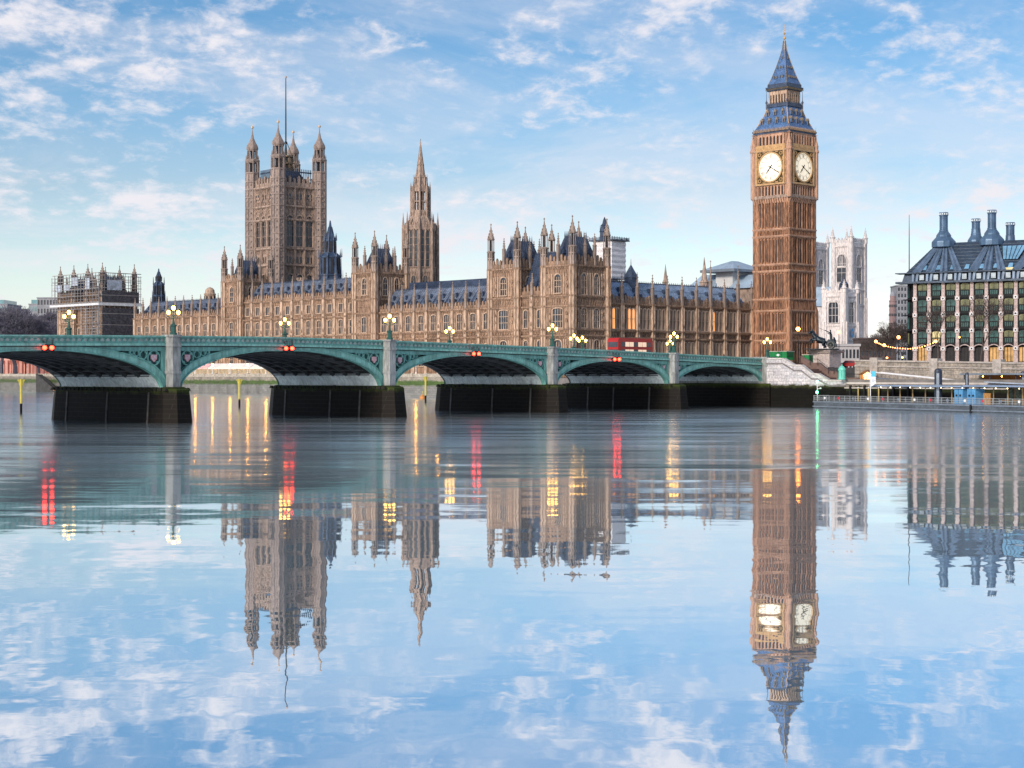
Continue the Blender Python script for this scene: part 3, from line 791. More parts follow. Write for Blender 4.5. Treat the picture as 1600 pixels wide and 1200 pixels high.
num_me = mb.mesh('numerals', NUMM)
mb = MB(); mb.band(circ(2.56), circ(2.62), -.165, -.145); mb.band(circ(3.6), circ(3.65), -.168, -.145)
ring_me = mb.mesh('dial_ring', NUMM)
def hand(ang, L, w):
    mb = MB(); stroke(mb, ang, (0, -.9), (0, L), w, -.26, -.2); stroke(mb, ang, (0, L * .45), (0, L * .6), w * 1.9, -.265, -.2)
    mb.extr([(.3 * math.cos(a), DZ + .3 * math.sin(a)) for a in [math.pi * i / 5 for i in range(10)]], -.28, -.19); return mb
mh = hand(2 * math.pi * 20 / 60, 3.5, .16).mesh('minute_hand', BLACKM); hh_ = hand(2 * math.pi * (7 + 20 / 60) / 12, 2.2, .26).mesh('hour_hand', BLACKM)
for dg in FACES:
    M = cface(hd, dg)
    dl = put('dial', dial_me, clock, M)
    for nm, me in (('dial_frame', frame_me), ('dial_spandrel', back_me), ('numerals', num_me), ('dial_ring', ring_me), ('minute_hand', mh), ('hour_hand', hh_)): put(nm, me, dl)
# corner turrets of the dial stage
tm = MB(); tm.prism(0, 0, TOP + .2, zc_(226), .75); tm.lathe(0, 0, [(.9, zc_(236)), (1.0, zc_(234)), (.7, zc_(230))], 8)
tm.lathe(0, 0, [(.85, zc_(226)), (.6, zc_(222)), (.22, zc_(213)), (.08, zc_(206)), (.03, zc_(195))], 8); tm.box(-.5, .5, -.06, .06, zc_(209), zc_(208)); tm.box(-.06, .06, -.5, .5, zc_(209), zc_(208))
tmm = tm.mesh('corner_turret', CLOCK_L)
for sx in (-1, 1):
    for sy in (-1, 1): put('corner_turret', tmm, clock, Matrix.Translation((sx * (hd - .1), sy * (hd - .1), 0)))
# lower roof with dormers
mb = MB(); r0, r1, za_, zb_ = 6.05, 3.35, zc_(197), zc_(164)
mb.box(-6.35, 6.35, -6.35, 6.35, zcn - .1, zcn + .7, 1); mb.box(-6.55, 6.55, -6.55, 6.55, zcn + .7, zcn + 1.2, 1)
mb.frustum((-6.3, 6.3, -6.3, 6.3), (-5.6, 5.6, -5.6, 5.6), zcn + 1.2, za_ + .3)
mb.frustum((-5.6, 5.6, -5.6, 5.6), (-4.35, 4.35, -4.35, 4.35), za_ + .3, za_ + 2.9); mb.frustum((-4.35, 4.35, -4.35, 4.35), (-3.35, 3.35, -3.35, 3.35), za_ + 2.9, zb_)
for dg in FACES:
    f = MB(cface(0, dg))
    for k in range(26):
        x = -6.3 + 12.6 * (k + .5) / 26; f.box(x - .1, x + .1, -6.62, -6.5, zcn + .75, zcn + 1.15, 2)
        f.prism(x, -6.45, zcn + 1.2, zcn + 1.75, .13, .03, 4, m=2)
    for k in range(13):
        t = -1 + 2 * k / 12; f.tube((t * 5.6, -5.62, za_ + .3), (t * 4.35, -4.37, za_ + 2.9), .07, n=4); f.tube((t * 4.35, -4.37, za_ + 2.9), (t * 3.35, -3.37, zb_), .07, n=4)
    f.tube((-5.6, -5.6, za_ + .3), (-4.35, -4.35, za_ + 2.9), .16, n=5, m=2); f.tube((-4.35, -4.35, za_ + 2.9), (-3.35, -3.35, zb_), .16, n=5, m=2)
    mb.merge(f)
lroof = mb.build('lower_roof', [SPIRE, LEAD, GOLD], clock)
mb = MB(); mb.box(-.36, .36, -.55, .5, 0, 1.1); mb.extr([(-.46, 1.05), (.46, 1.05), (0, 1.85)], -.62, .6, 1); mb.box(-.22, .22, -.58, -.5, .05, 1.1, 2)
for x in (-.3, .3): mb.box(x - .07, x + .07, -.6, -.5, 0, 1.1, 1)
dm = mb.mesh('dormer', [SPIRE, mat('tarnished dormer trim', (.30, .25, .19), .5, .3, .3, 2), SLOT])
for dg in FACES:
    for x in (-3.9, -1.3, 1.3, 3.9): put('dormer', dm, lroof, cface(5.0, dg) @ Matrix.Translation((x, 0, za_ + .9)))
    for x in (-2.6, 0, 2.6): put('dormer', dm, lroof, cface(3.95, dg) @ Matrix.Translation((x, 0, za_ + 3.4)))
# lantern arcade and spire
mb = MB(); z0, z1 = zc_(164), zc_(139)
mb.box(-3.75, 3.75, -3.75, 3.75, z0 - .1, z0 + .5, 1); mb.box(-2.4, 2.4, -2.4, 2.4, z0, z1, 2)
mb.box(-3.1, 3.1, -3.1, 3.1, z1 - .9, z1 + .1)
for dg in FACES:
    f = MB(cface(3.2, dg))
    for i in range(7):
        x = -2.95 + 5.9 * i / 6; f.box(x - .22, x + .22, 0, .5, z0 + .4, z1 - .2)
        if i < 6:
            xm = x + 5.9 / 12; f.extr([(xm - .35, z1 - .1), (xm - .35, z1 - 1.5), (xm, z1 - .9), (xm + .35, z1 - 1.5), (xm + .35, z1 - .1)], .05, .45)
        f.box(x - .12, x + .12, -.08, 0, z1 - 1.3, z1)
    f.box(-3.6, 3.6, -.45, -.3, z0 + .5, z0 + .9, 1)
    for i in range(16): x = -3.5 + 7 * i / 15; f.prism(x, -.4, z0 + .8, z0 + 1.4, .1, .02, 4, m=1)
    mb.merge(f)
for sx in (-1, 1):
    for sy in (-1, 1): mb.lathe(sx * 3.65, sy * 3.65, [(.2, z0 - .5), (.2, z0 + 1.2), (.4, z0 + 1.3), (.1, z0 + 2), (.05, z0 + 4.6)], 6, m=1)
lan = mb.build('lantern', [STONE_L, LEAD, SLOT], clock)
mb = MB(); a, b = zc_(139), zc_(128)
mb.frustum((-3.5, 3.5, -3.5, 3.5), (-3.75, 3.75, -3.75, 3.75), a, a + .8, 1); mb.box(-3.85, 3.85, -3.85, 3.85, a + .8, a + 1.15, 1); mb.box(-3.45, 3.45, -3.45, 3.45, a + 1.15, b, 1)
prof = [(3.3, b), (2.55, zc_(117)), (1.75, zc_(102)), (1.0, zc_(86)), (.45, zc_(72)), (.2, zc_(58))]
mb.lathe(0, 0, [(r * math.sqrt(2), z) for r, z in prof], 4, math.pi / 4)
for dg in FACES:
    f = MB(cface(0, dg))
    for (r, z), (q, w) in zip(prof[:-1], prof[1:]): f.tube((-r, -r, z), (-q, -q, w), .12, n=5, m=2)
    for k in range(18): x = -3.7 + 7.4 * k / 17; f.box(x - .08, x + .08, -3.9, -3.8, a + .2, a + .75, 2)
    for z, r, n in ((zc_(119), 2.75, 4), (zc_(103), 1.85, 3), (zc_(88), 1.1, 1)):
        for k in range(n): x = 0 if n == 1 else -r * .55 + 1.1 * r * k / (n - 1); f.frustum((x - .17, x + .17, -r - .3, -r + .4), (x - .03, x + .03, -r - .1, -r + .3), z, z + .75, 2)
    mb.merge(f)
sp = mb.build('spire', [SPIRE, LEAD, mat('tarnished gilding', (.25, .2, .12), .45, .5, .3, 2)], clock)
mb = MB(); mb.prism(0, 0, zc_(60), zc_(32), .07, n=6); mb.ball((0, 0, zc_(54)), .45, 10); mb.box(-.5, .5, -.06, .06, zc_(42), zc_(42) + .15); mb.lathe(0, 0, [(.1, zc_(49)), (.35, zc_(47)), (.1, zc_(45))], 8)
mb.build('finial', GOLD, sp)
rebase(clock, 7.0)

# ------------------------------------------------------------------ great square tower with flagpole
vx, vz = (434.5 - 800) / F * 588, 588
vq = Frame((vx, vz), -50)
VS = 17.4
vt = empty('square_tower', (vx, vz, 0), R(-50), 'massive square stone tower with four octagonal corner turrets and a tall flagpole', 'tower')
def zv(y): return H0 + (HZ - y) * 592 / F
mb = MB(); mb.box(-VS, 0, 0, VS, 6, zv(292))
I0 = FRM(-VS, 0); I1 = FRM(0, 0, 90); I2 = FRM(0, VS, 180); I3 = FRM(-VS, VS, 270)
for Mf in (I0, I1, I2, I3):
    f = MB(Mf); L = VS; a0, a1 = 2.6, L - 2.6
    for y in (292, 322, 343, 388, 414, 443): string(f, 1, L - 1, zv(y), .6, .95)
    ribs(f, a0, a1, zv(428), zv(416), .8, .25, .2); ribs(f, a0, a1, zv(396), zv(389), .8, .25, .2); ribs(f, a0, a1, zv(342), zv(337), .7, .25, .2)
    ribs(f, a0, a1, zv(320), zv(314), .7, .25, .2); ribs(f, a0, a1, zv(301), zv(293), .7, .25, .2)
    for i in range(4):
        x = a0 + (a1 - a0) * i / 3; f.box(x - .55, x + .55, -.5, .02, zv(445), zv(292)); f.box(x - .2, x + .2, -.75, -.4, zv(445), zv(292)); 
    for y in (301, 308, 318, 328, 334): diaper(f, a0, a1, zv(y), .9, 1.25, .25)
    for i in range(9):
        x = a0 + (a1 - a0) * i / 8; f.box(x - .2, x + .2, -.3, 0, zv(312), zv(302)); f.box(x - .2, x + .2, -.3, 0, zv(411), zv(400))
    crest(f, 2, L - 2, zv(292), zv(278), 1.7, gab=2, th=.6)
    mb.merge(f)
cap = [(-VS, 0), (0, 0), (0, VS), (-VS, VS)]
core = mb.build('shaft', [STONE_T], vt)
w1 = win(3.0, zv(337) - zv(385), 2, 2, .22, STONE_T, frame=.4, proud=.6); w2 = win(2.8, zv(429) - zv(447), 2, 1, .4, STONE_T, frame=.4, proud=.6)
mb = MB()
for i in range(8): x = 2.6 + (VS - 5.2) * (i + .5) / 8; mb.box(x - .42, x + .42, -.08, 0, zv(311), zv(303)); 
s1 = mb.mesh('gallery_window', GLASS)
mb = MB()
for i in range(8): x = 2.6 + (VS - 5.2) * (i + .5) / 8; mb.box(x - .42, x + .42, -.08, 0, zv(410.5), zv(401))
s2 = mb.mesh('gallery_window', GLASS)
for Mf in (I0, I1):
    for i in range(3):
        x = 2.6 + (VS - 5.2) * (i + .5) / 3
        place_win(w1, core, Mf, x, zv(385), 'arched_window'); place_win(w2, core, Mf, x, zv(447), 'arched_window')
    put('gallery_window', s1, core, Mf); put('gallery_window', s2, core, Mf)
mb = MB(); r = 2.35
mb.prism(0, 0, 6, zv(266), r)
for y in (266, 280, 292, 305, 322, 343, 366, 388, 414, 443): mb.prism(0, 0, zv(y) - .25, zv(y) + .25, r * 1.12)
for i in range(8):
    a = math.pi / 8 + math.pi / 4 * i; c, s_ = math.cos(a) * r, math.sin(a) * r
    mb.box(c - .2, c + .2, s_ - .2, s_ + .2, 6, zv(248)); mb.box(c * .72 - .16, c * .72 + .16, s_ * .72 - .16, s_ * .72 + .16, zv(244), zv(229))
    a += math.pi / 8; c, s_ = math.cos(a) * r * .94, math.sin(a) * r * .94
    for y in range(285, 440, 9): mb.box(c - .25, c + .25, s_ - .25, s_ + .25, zv(y) - .25, zv(y) + .25)
mb.lathe(0, 0, [(r * .95, zv(250)), (r * 1.15, zv(247)), (r * 1.15, zv(245)), (r * .8, zv(243))])
mb.prism(0, 0, zv(266), zv(248), r * .42, m=1); mb.prism(0, 0, zv(244), zv(229), r * .3, m=1)
mb.lathe(0, 0, [(r * .72, zv(231)), (r * .9, zv(228)), (r * .92, zv(226)), (r * .84, zv(222.5)), (r * .5, zv(216.5)), (r * .24, zv(210)), (r * .1, zv(202)), (.1, zv(194))])
for i in range(8):
    a = math.pi / 4 * i; mb.prism(math.cos(a) * r * .98, math.sin(a) * r * .98, zv(244), zv(237), .22, .03, 4)
mb.ball((0, 0, zv(193)), .55, 8, 2); mb.prism(0, 0, zv(192), zv(187), .1, .03, 5, m=2)
tme = mb.mesh('corner_turret', [mat('grey turret stone', (.29, .235, .21), .85, 0, .3, .15, (1, 1, .3), fine=.3), SLOT, mat('gilt crown', (.75, .55, .35), .5, .4, .1)])
for x, y in cap: put('corner_turret', tme, vt, Matrix.Translation((x, y, 0)))
mb = MB(); mb.frustum((-VS + 2, -2, 2, VS - 2), (-VS + 5.5, -5.5, 5.5, VS - 5.5), zv(290), zv(264))
for k in range(17):
    t = k / 16; x = -VS + 2.3 + (VS - 4.6) * t
    mb.box(x - .12, x + .12, 2.1, 2.3, zv(285), zv(262)); mb.box(-2.3, -2.1, 2.3 + (VS - 4.6) * t - .12, 2.3 + (VS - 4.6) * t + .12, zv(285), zv(262))
mb.box(-VS + 2, -2, 2.05, 2.4, zv(268), zv(266)); mb.box(-2.4, -2.05, 2, VS - 2, zv(268), zv(266)); mb.box(-VS + 2, -2, 2.05, 2.4, zv(278), zv(277)); mb.box(-2.4, -2.05, 2, VS - 2, zv(278), zv(277))
mb.build('roof', [LEAD], vt)
cxm = -VS / 2
mb = MB()
for i in range(4):
    a = math.pi / 4 + math.pi / 2 * i
    mb.tube((cxm + 4.5 * math.cos(a), VS / 2 + 4.5 * math.sin(a), zv(262)), (cxm + .3 * math.cos(a), VS / 2 + .3 * math.sin(a), zv(217)), .22, .16)
    for q in (.25, .5): mb.tube((cxm + 4.5 * (1 - q) * math.cos(a), VS / 2 + 4.5 * (1 - q) * math.sin(a), zv(262) + q * (zv(217) - zv(262))), (cxm + 4.5 * (1 - q) * math.cos(a + math.pi / 2), VS / 2 + 4.5 * (1 - q) * math.sin(a + math.pi / 2), zv(262) + q * (zv(217) - zv(262))), .12)
for i in range(8):
    a = math.pi / 4 * i; mb.box(cxm + 2.2 * math.cos(a) - .2, cxm + 2.2 * math.cos(a) + .2, VS / 2 + 2.2 * math.sin(a) - .2, VS / 2 + 2.2 * math.sin(a) + .2, zv(266), zv(240))
mb.lathe(cxm, VS / 2, [(2.7, zv(252)), (2.7, zv(250))]); mb.lathe(cxm, VS / 2, [(2.6, zv(241)), (2.6, zv(239))])
mb.build('iron_crown', [mat('gilded dark iron', (.2, .16, .11), .5, .4, .4, 1)], vt)
mb = MB(); mb.lathe(cxm, VS / 2, [(.28, zv(270)), (.26, zv(190)), (.15, zv(116))], 8); mb.ball((cxm, VS / 2, zv(218)), .6, 8); mb.ball((cxm, VS / 2, zv(114)), .45, 8, 1)
mb.build('flagpole', [BLACKM, mat('gilt ball', (.7, .5, .35), .4, .5, .1)], vt)
rebase(vt, GZ)

# ------------------------------------------------------------------ central octagonal spire tower
ox, oz_ = (657 - 800) / F * 592, 592
ct = empty('spire_tower', (ox, oz_, 0), R(-46 + 22.5), 'slender octagonal stone spire tower standing among the roofs left of the photo centre', 'tower')
mb = MB(); r = 5.6
mb.prism(0, 0, 6, zv(363), r, rot=math.pi / 8)
mb.prism(0, 0, zv(360), zv(356), r * 1.04); mb.prism(0, 0, zv(426), zv(422), r * 1.03)
for i in range(8):
    a = math.pi / 8 + math.pi / 4 * i; c, s_ = math.cos(a), math.sin(a)
    mb.tube((c * r * 1.12, s_ * r * 1.12, 6), (c * r * 1.1, s_ * r * 1.1, zv(352)), .62, .5, 6)
    mb.tube((c * r * 1.1, s_ * r * 1.1, zv(352)), (c * r * 1.1, s_ * r * 1.1, zv(332)), .42, .03, 6)
    mb.tube((c * r * 1.0, s_ * r * 1.0, zv(356)), (c * r * .56, s_ * r * .56, zv(338)), .3, .25, 4)
    a2 = a + math.pi / 8; Mf = Matrix.Rotation(a2 + math.pi / 2, 4, 'Z') @ Matrix.Translation((0, -r * .924, 0))
    f = MB(Mf); ribs(f, -1.9, 1.9, zv(355), zv(352), .5, .2); ribs(f, -1.9, 1.9, zv(440), zv(424), .6, .2); crest(f, -1.9, 1.9, zv(357), zv(349), .95)
    f.box(-.22, .22, -.4, 0, zv(420), zv(358)); f.box(-2.0, -1.75, -.2, 0, zv(422), zv(358)); f.box(1.75, 2.0, -.2, 0, zv(422), zv(358))
    diaper(f, -1.9, 1.9, zv(427), .7, .9, .2)
    mb.merge(f)
mb.lathe(0, 0, [(r * .9, zv(360)), (r * .74, zv(350)), (r * .6, zv(338))])
low = mb.build('octagon', [STONE_T], ct)
wm = win(1.15, zv(361) - zv(418), 1, 4, .1, STONE_T, frame=.2, proud=.25); wm2 = win(1.9, zv(432) - zv(444), 2, 0, .5, STONE_T)
for i in range(8):
    a2 = math.pi / 4 + math.pi / 4 * i; Mf = Matrix.Rotation(a2 + math.pi / 2, 4, 'Z') @ Matrix.Translation((0, -r * .924, 0))
    for x in (-.95, .95): place_win(wm, low, Mf, x, zv(418), 'lancet_window')
    place_win(wm2, low, Mf, 0, zv(444), 'lower_window')
mb = MB(); r2 = 3.1
mb.prism(0, 0, zv(340), zv(329), r2); mb.prism(0, 0, zv(300), zv(291), r2)
for i in range(8):
    a = math.pi / 8 + math.pi / 4 * i; c, s_ = math.cos(a), math.sin(a)
    mb.tube((c * r2, s_ * r2, zv(332)), (c * r2, s_ * r2, zv(299)), .45, .42, 6)
    mb.tube((c * r2 * 1.1, s_ * r2 * 1.1, zv(342)), (c * r2 * 1.1, s_ * r2 * 1.1, zv(294)), .32, .28, 6); mb.tube((c * r2 * 1.1, s_ * r2 * 1.1, zv(294)), (c * r2 * 1.1, s_ * r2 * 1.1, zv(284)), .28, .02, 6)
    a2 = a + math.pi / 8; Mf = Matrix.Rotation(a2 + math.pi / 2, 4, 'Z') @ Matrix.Translation((0, -r2 * .924, 0)); f = MB(Mf)
    f.box(-.12, .12, -.05, .3, zv(329), zv(300)); f.box(-1.2, 1.2, 0, .3, zv(316), zv(314.5)); mb.merge(f)
mb.prism(0, 0, zv(330), zv(300), .9, m=1)
r3 = 2.0
mb.lathe(0, 0, [(r2, zv(296)), (r3, zv(288)), (r3, zv(279)), (r3 * 1.12, zv(278)), (r3 * 1.12, zv(277))])
for i in range(8):
    a = math.pi / 8 + math.pi / 4 * i; c, s_ = math.cos(a), math.sin(a)
    mb.tube((c * r3 * 1.15, s_ * r3 * 1.15, zv(293)), (c * r3 * 1.15, s_ * r3 * 1.15, zv(279)), .25, .22, 5); mb.tube((c * r3 * 1.15, s_ * r3 * 1.15, zv(279)), (c * r3 * 1.15, s_ * r3 * 1.15, zv(272)), .22, .02, 5)
mb.build('lantern', [STONE_T, SLOT], ct)
mb = MB(); mb.lathe(0, 0, [(1.75, zv(280)), (1.15, zv(259)), (1.3, zv(258.5)), (1.3, zv(257)), (1.08, zv(256)), (.62, zv(241)), (.72, zv(240.5)), (.58, zv(239)), (.2, zv(226)), (.05, zv(218))])
for i in range(8):
    a = math.pi / 8 + math.pi / 4 * i; c, s_ = math.cos(a), math.sin(a)
    mb.tube((c * 1.75, s_ * 1.75, zv(280)), (c * .2, s_ * .2, zv(226)), .13, .05, 4)
mb.box(-.5, .5, -.06, .06, zv(224), zv(223)); mb.prism(0, 0, zv(228), zv(217), .09, n=6)
mb.build('spire', [STONE_T], ct)
rebase(ct, GZ)

# ------------------------------------------------------------------ dark blue ventilation turrets
def vent_turret(px, Z, tiers, label, open_tier=True):
    X = (px - 800) / F * Z
    o = empty('ventilation_turret', (X, Z, 0), R(-30), label, 'turret')
    z = lambda y: zz(y, Z); s = Z / F
    mb = MB(); lant = MB()
    for (ya, yb, wa, wb) in tiers:
        tgt = mb
        tgt.lathe(0, 0, [(wa * s / 2, z(ya)), (wb * s / 2, z(yb))]); tgt.prism(0, 0, z(yb) - .25, z(yb) + .2, wb * s / 2 * 1.1)
        for i in range(8):
            a = math.pi / 8 + math.pi / 4 * i; c, q = math.cos(a), math.sin(a)
            tgt.tube((c * wa * s / 2 * 1.03, q * wa * s / 2 * 1.03, z(ya)), (c * wb * s / 2 * 1.03, q * wb * s / 2 * 1.03, z(yb)), .22, .2, 4)
            if abs(wa - wb) < 2 and ya - yb > 8:
                a += math.pi / 8; c, q = math.cos(a), math.sin(a); d = wa * s / 2 * .94
                lant.tube((c * d, q * d, z(ya - 2)), (c * d, q * d, z(yb + 2)), .5, .5, 4)
        if wa > 14:
            for i in range(8):
                a = math.pi / 8 + math.pi / 4 * i; mb.prism(math.cos(a) * wa * s / 2 * 1.12, math.sin(a) * wa * s / 2 * 1.12, z(ya), z(yb - 8), .22, .03, 5)
    b = mb.build('casing', [mat('blue grey cast iron', (.05, .09, .17), .5, .1, .4, .5, fine=.35)], o); lant.build('louvre', SLOT, o)
    rebase(o, 10)
vent_turret(516, 570, [(445, 430, 36, 34), (430, 402, 31, 30), (402, 396, 33, 20), (396, 376, 17, 16), (376, 372, 18, 15), (372, 355, 13, 5), (355, 345, 3, .6)], 'dark blue tiered iron turret to the right of the great square tower')
vent_turret(248, 640, [(480, 462, 19, 18), (462, 445, 16, 15), (445, 441, 16, 10), (441, 430, 8, 7), (430, 425, 6, 3), (425, 420, 1.5, .5)], 'small dark blue turret over the roofs right of the scaffolded pavilion')

# domed stone turret behind the south wing
X, Z = (328 - 800) / F * 640, 640; z = lambda y: zz(y, 640)
o = empty('domed_tower', (X, Z, 0), 0, 'pale round stone tower top peeping over the left palace roof', 'tower')
mb = MB(); mb.lathe(0, 0, [(2.0, 10), (2.0, z(462)), (2.3, z(461)), (2.3, z(459)), (1.9, z(458)), (1.7, z(453)), (1.0, z(450)), (.05, z(448.5))], 12)
for i in range(8): a = math.pi / 4 * i; mb.box(2 * math.cos(a) - .25, 2 * math.cos(a) + .25, 2 * math.sin(a) - .25, 2 * math.sin(a) + .25, z(472), z(462))
mb.build('drum', STONE_L, o); mb = MB()
for i in range(8): a = math.pi / 8 + math.pi / 4 * i; mb.tube((1.95 * math.cos(a), 1.95 * math.sin(a), z(471)), (1.95 * math.cos(a), 1.95 * math.sin(a), z(463)), .35, n=4)
mb.build('opening', SLOT, o); rebase(o, 10)

# ------------------------------------------------------------------ tower wrapped in white sheeting, with a flue behind
Z = 520; z = lambda y: zz(y, Z); s = Z / F
X = (952 - 800) * s
o = empty('sheeted_tower', (X, Z, 0), R(-40), 'ventilation tower wrapped in white plastic sheeting behind the right palace pavilion', 'tower')
SHEET = mat('wrinkled white sheeting', (.84, .84, .86), .45, 0, .12, .35, (1, 1, 3.5), fine=.15, bump=.3)
mb = MB(); h = 3.6
n = 14
for j in range(n):
    za, zb = z(437) + (z(378) - z(437)) * j / n, z(437) + (z(378) - z(437)) * (j + 1) / n
    q = .16 * (j % 2); mb.frustum((-h - q, h + q, -h - q, h + q), (-h - .16 + q, h + .16 - q, -h - .16 + q, h + .16 - q), za, zb)
mb.build('white_sheet', SHEET, o)
for (y0, y1) in ((446, 437), (377, 373)):
    mb = MB()
    if y0 == 446: mb.box(-h - .6, h + .6, -h - .6, h + .6, 12, z(440))
    else: mb.box(-h - 1, h + 1, -h - 1, h + 1, z(377.5), z(376))
    for k in range(4):
        zc2 = z(y0) + (z(y1) - z(y0)) * k / 3; mb.box(-h - .9, h + .9, -h - .9, -h - .75, zc2, zc2 + .14); mb.box(h + .75, h + .9, -h - .9, h + .9, zc2, zc2 + .14); mb.box(-h - .9, h + .9, h + .75, h + .9, zc2, zc2 + .14)
    for i in range(8):
        x = -h - .8 + (2 * h + 1.6) * i / 7; mb.box(x - .07, x + .07, -h - .86, -h - .74, z(y0), z(y1 - 2)); mb.box(h + .76, h + .88, x - .07, x + .07, z(y0), z(y1 - 2))
    mb.build('scaffold_deck', LEAD, o)
mb = MB(); cx, cy = -2.6, 1.0
mb.lathe(cx, cy, [(1.6, z(378)), (1.5, z(362)), (1.75, z(361)), (1.4, z(359)), (1.1, z(352)), (1.3, z(351.5)), (.7, z(348)), (.5, z(343)), (.1, z(338))], 8)
for i in range(6): a = math.pi / 3 * i; mb.prism(cx + 1.5 * math.cos(a), cy + 1.5 * math.sin(a), z(361), z(351), .14, .03, 4)
mb.build('iron_lantern', LEAD, o)
rebase(o, 10)

# ------------------------------------------------------------------ medieval hall with temporary roof
HF = Frame(PF.w(-30, 52), -46)
Z = 520; z = lambda y: zz(y, Z)
GLAZ = mat('pale blue temporary roofing', (.36, .49, .62), .35, 0, .2, .25, fine=.12)
o = empty('great_hall', at(1125, 450, Z).to_tuple()[:2] + (0,), R(-46), 'hall under pale blue temporary roofing with a raised pyramid top, left of the clock tower', 'hall')
s = Z / F
mb = MB(); mb.box(-14, 14, 0, 16, 8, z(452)); mb.build('wall', STONE_T, o)
mb = MB(); mb.add([(-14, -1, z(452)), (-2, -1, z(452)), (-2, 16, z(452)), (-14, 16, z(452)), (-10.5, 4, z(427)), (-2, 4, z(427)), (-2, 11, z(427)), (-10.5, 11, z(427))], [(0, 1, 5, 4), (1, 2, 6, 5), (2, 3, 7, 6), (3, 0, 4, 7), (4, 5, 6, 7)])
mb.add([(4, -1, z(452)), (17, -1, z(452)), (17, 16, z(452)), (4, 16, z(452)), (4, 5, z(430)), (17, 5, z(430)), (17, 9, z(430)), (4, 9, z(430))], [(0, 1, 5, 4), (1, 2, 6, 5), (2, 3, 7, 6), (3, 0, 4, 7), (4, 5, 6, 7)])
for k in range(14): mb.tube((-13.5 + k * .85, -1.05, z(452)), (-10.3 + k * .62, 3.95, z(427)), .05, n=4)
mb.build('roof', GLAZ, o)
mb = MB(); mb.box(-2.5, 4.2, 1, 12, z(455), z(425)); mb.build('clerestory', mat('white temporary cladding', (.62, .65, .68), .6, 0, .12, .4), o)
mb = MB(); mb.box(-6, 7.6, -2.5, 15, z(425.5), z(421.5), 1); mb.add([(-5.6, -2.2, z(421.5)), (7.2, -2.2, z(421.5)), (7.2, 14.6, z(421.5)), (-5.6, 14.6, z(421.5)), (.2, 5, z(407)), (1.4, 5, z(407)), (1.4, 7.4, z(407)), (.2, 7.4, z(407))], [(0, 1, 5, 4), (1, 2, 6, 5), (2, 3, 7, 6), (3, 0, 4, 7), (4, 5, 6, 7)])
for k in range(9): mb.tube((-5.4 + k * 1.55, -2.2, z(421.4)), (.4 + k * .12, 4.98, z(407.1)), .06, n=4)
mb.build('raised_roof', [GLAZ, STEEL], o)
rebase(o, 8)

# ------------------------------------------------------------------ abbey towers and the white church
def church_tower(name, px0, pxc, px1, Z, y_top, y_par, y_bot, strs, wins, m, label, pin_h, group=None, deg=-40):
    s = Z / F; X = (pxc - 800) * s
    z = lambda y: zz(y, Z)
    fr = Frame((X, Z), deg)
    wl = wr = 10.0
    for k in range(12):
        a = fr.w(-wl, 0); wl *= (pxc - px0) / max(1, pxc - (800 + F * a[0] / a[1])); b = fr.w(0, wr); wr *= (px1 - pxc) / max(1, (800 + F * b[0] / b[1]) - pxc)
    o = empty(name, (X, Z, 0), R(deg), label, 'church', group)
    mb = MB(); mb.box(-wl, 0, 0, wr, 7, z(y_par))
    S0, S1 = FRM(-wl, 0), FRM(0, 0, 90)
    for Mf, L in ((S0, wl), (S1, wr)):
        f = MB(Mf)
        for y in strs: string(f, 0, L, z(y), .5, .5)
        for x in (0, L):
            f.box(max(0, x - 1.5) if x else -.4, (x + .4) if x else 1.5, -.75, .02, 7, z(y_par)); f.box((x - .9) if x else .1, (x - .1) if x else .9, -1.2, -.7, 7, z(y_par + (y_bot - y_par) * .55))
        ribs(f, 1.7, L - 1.7, z(strs[1]) + .3, z(strs[0]) - .3, .8, .25, .2)
        crest(f, .5, L - .5, z(y_par) + .1, z(y_par - 7), 1.4)
        mb.merge(f)
    b = mb.build('shaft', m, o)
    for Mf, L in ((S0, wl), (S1, wr)):
        for (ya, yb, w, li) in wins: place_win(win(min(w, L - 3.6), z(yb) - z(ya), li, 2, .28, m, frame=.4, proud=.5), b, Mf, L / 2, z(ya), 'belfry_window')
    pm = pinnacle((y_par - y_top) * s, .95, .32, m)
    for x in (-wl, 0):
        for y in (0, wr): put('pinnacle', pm, b, Matrix.Translation((x, y, z(y_par))))
    return o, b, wl, wr, z
ABB_G = 'twin west towers of the white abbey'
church_tower('abbey_tower', 1301, 1330, 1352, 745, 353, 378, 535, (384, 416, 452, 476), ((440, 397, 4.6, 2), (474, 455, 3, 2)), ABBEY2, 'pale abbey tower with four pinnacles rising behind the white church', 20, ABB_G)
church_tower('abbey_tower', 1248, 1270, 1293, 790, 362, 384, 535, (388, 420, 455, 480), ((444, 404, 4.6, 2), (478, 458, 3, 2)), ABBEY2, 'abbey tower mostly hidden behind the right edge of the clock tower', 20, ABB_G)
o, b, wl, wr, z = church_tower('church_tower', 1287, 1319, 1339, 640, 436, 457, 540, (462, 470, 508, 531), ((504, 469, 4.2, 3),), ABBEY, 'white church tower with a blue dial low on its side, right of the clock tower', 8)
mb = MB(FRM(0, 0, 90)); mb.extr([(wr / 2 + 1.1 * math.cos(a), z(520) + 1.8 * math.sin(a)) for a in [2 * math.pi * i / 16 for i in range(16)]], -.9, -.75); mb.build('sundial', mat('blue sundial', (.08, .32, .62), .5, 0, .2), b)
mb = MB(FRM(0, 0, 90)); mb.box(wr / 2 - .07, wr / 2 + .07, -.98, -.9, z(522), z(517)); mb.build('dial_marks', GOLD, b)
mb = MB(); mb.lathe(-wl * .3, wr * .45, [(1.6, z(458)), (1.6, z(444)), (1.9, z(443)), (1.2, z(440)), (.4, z(435)), (.06, z(430))], 8)
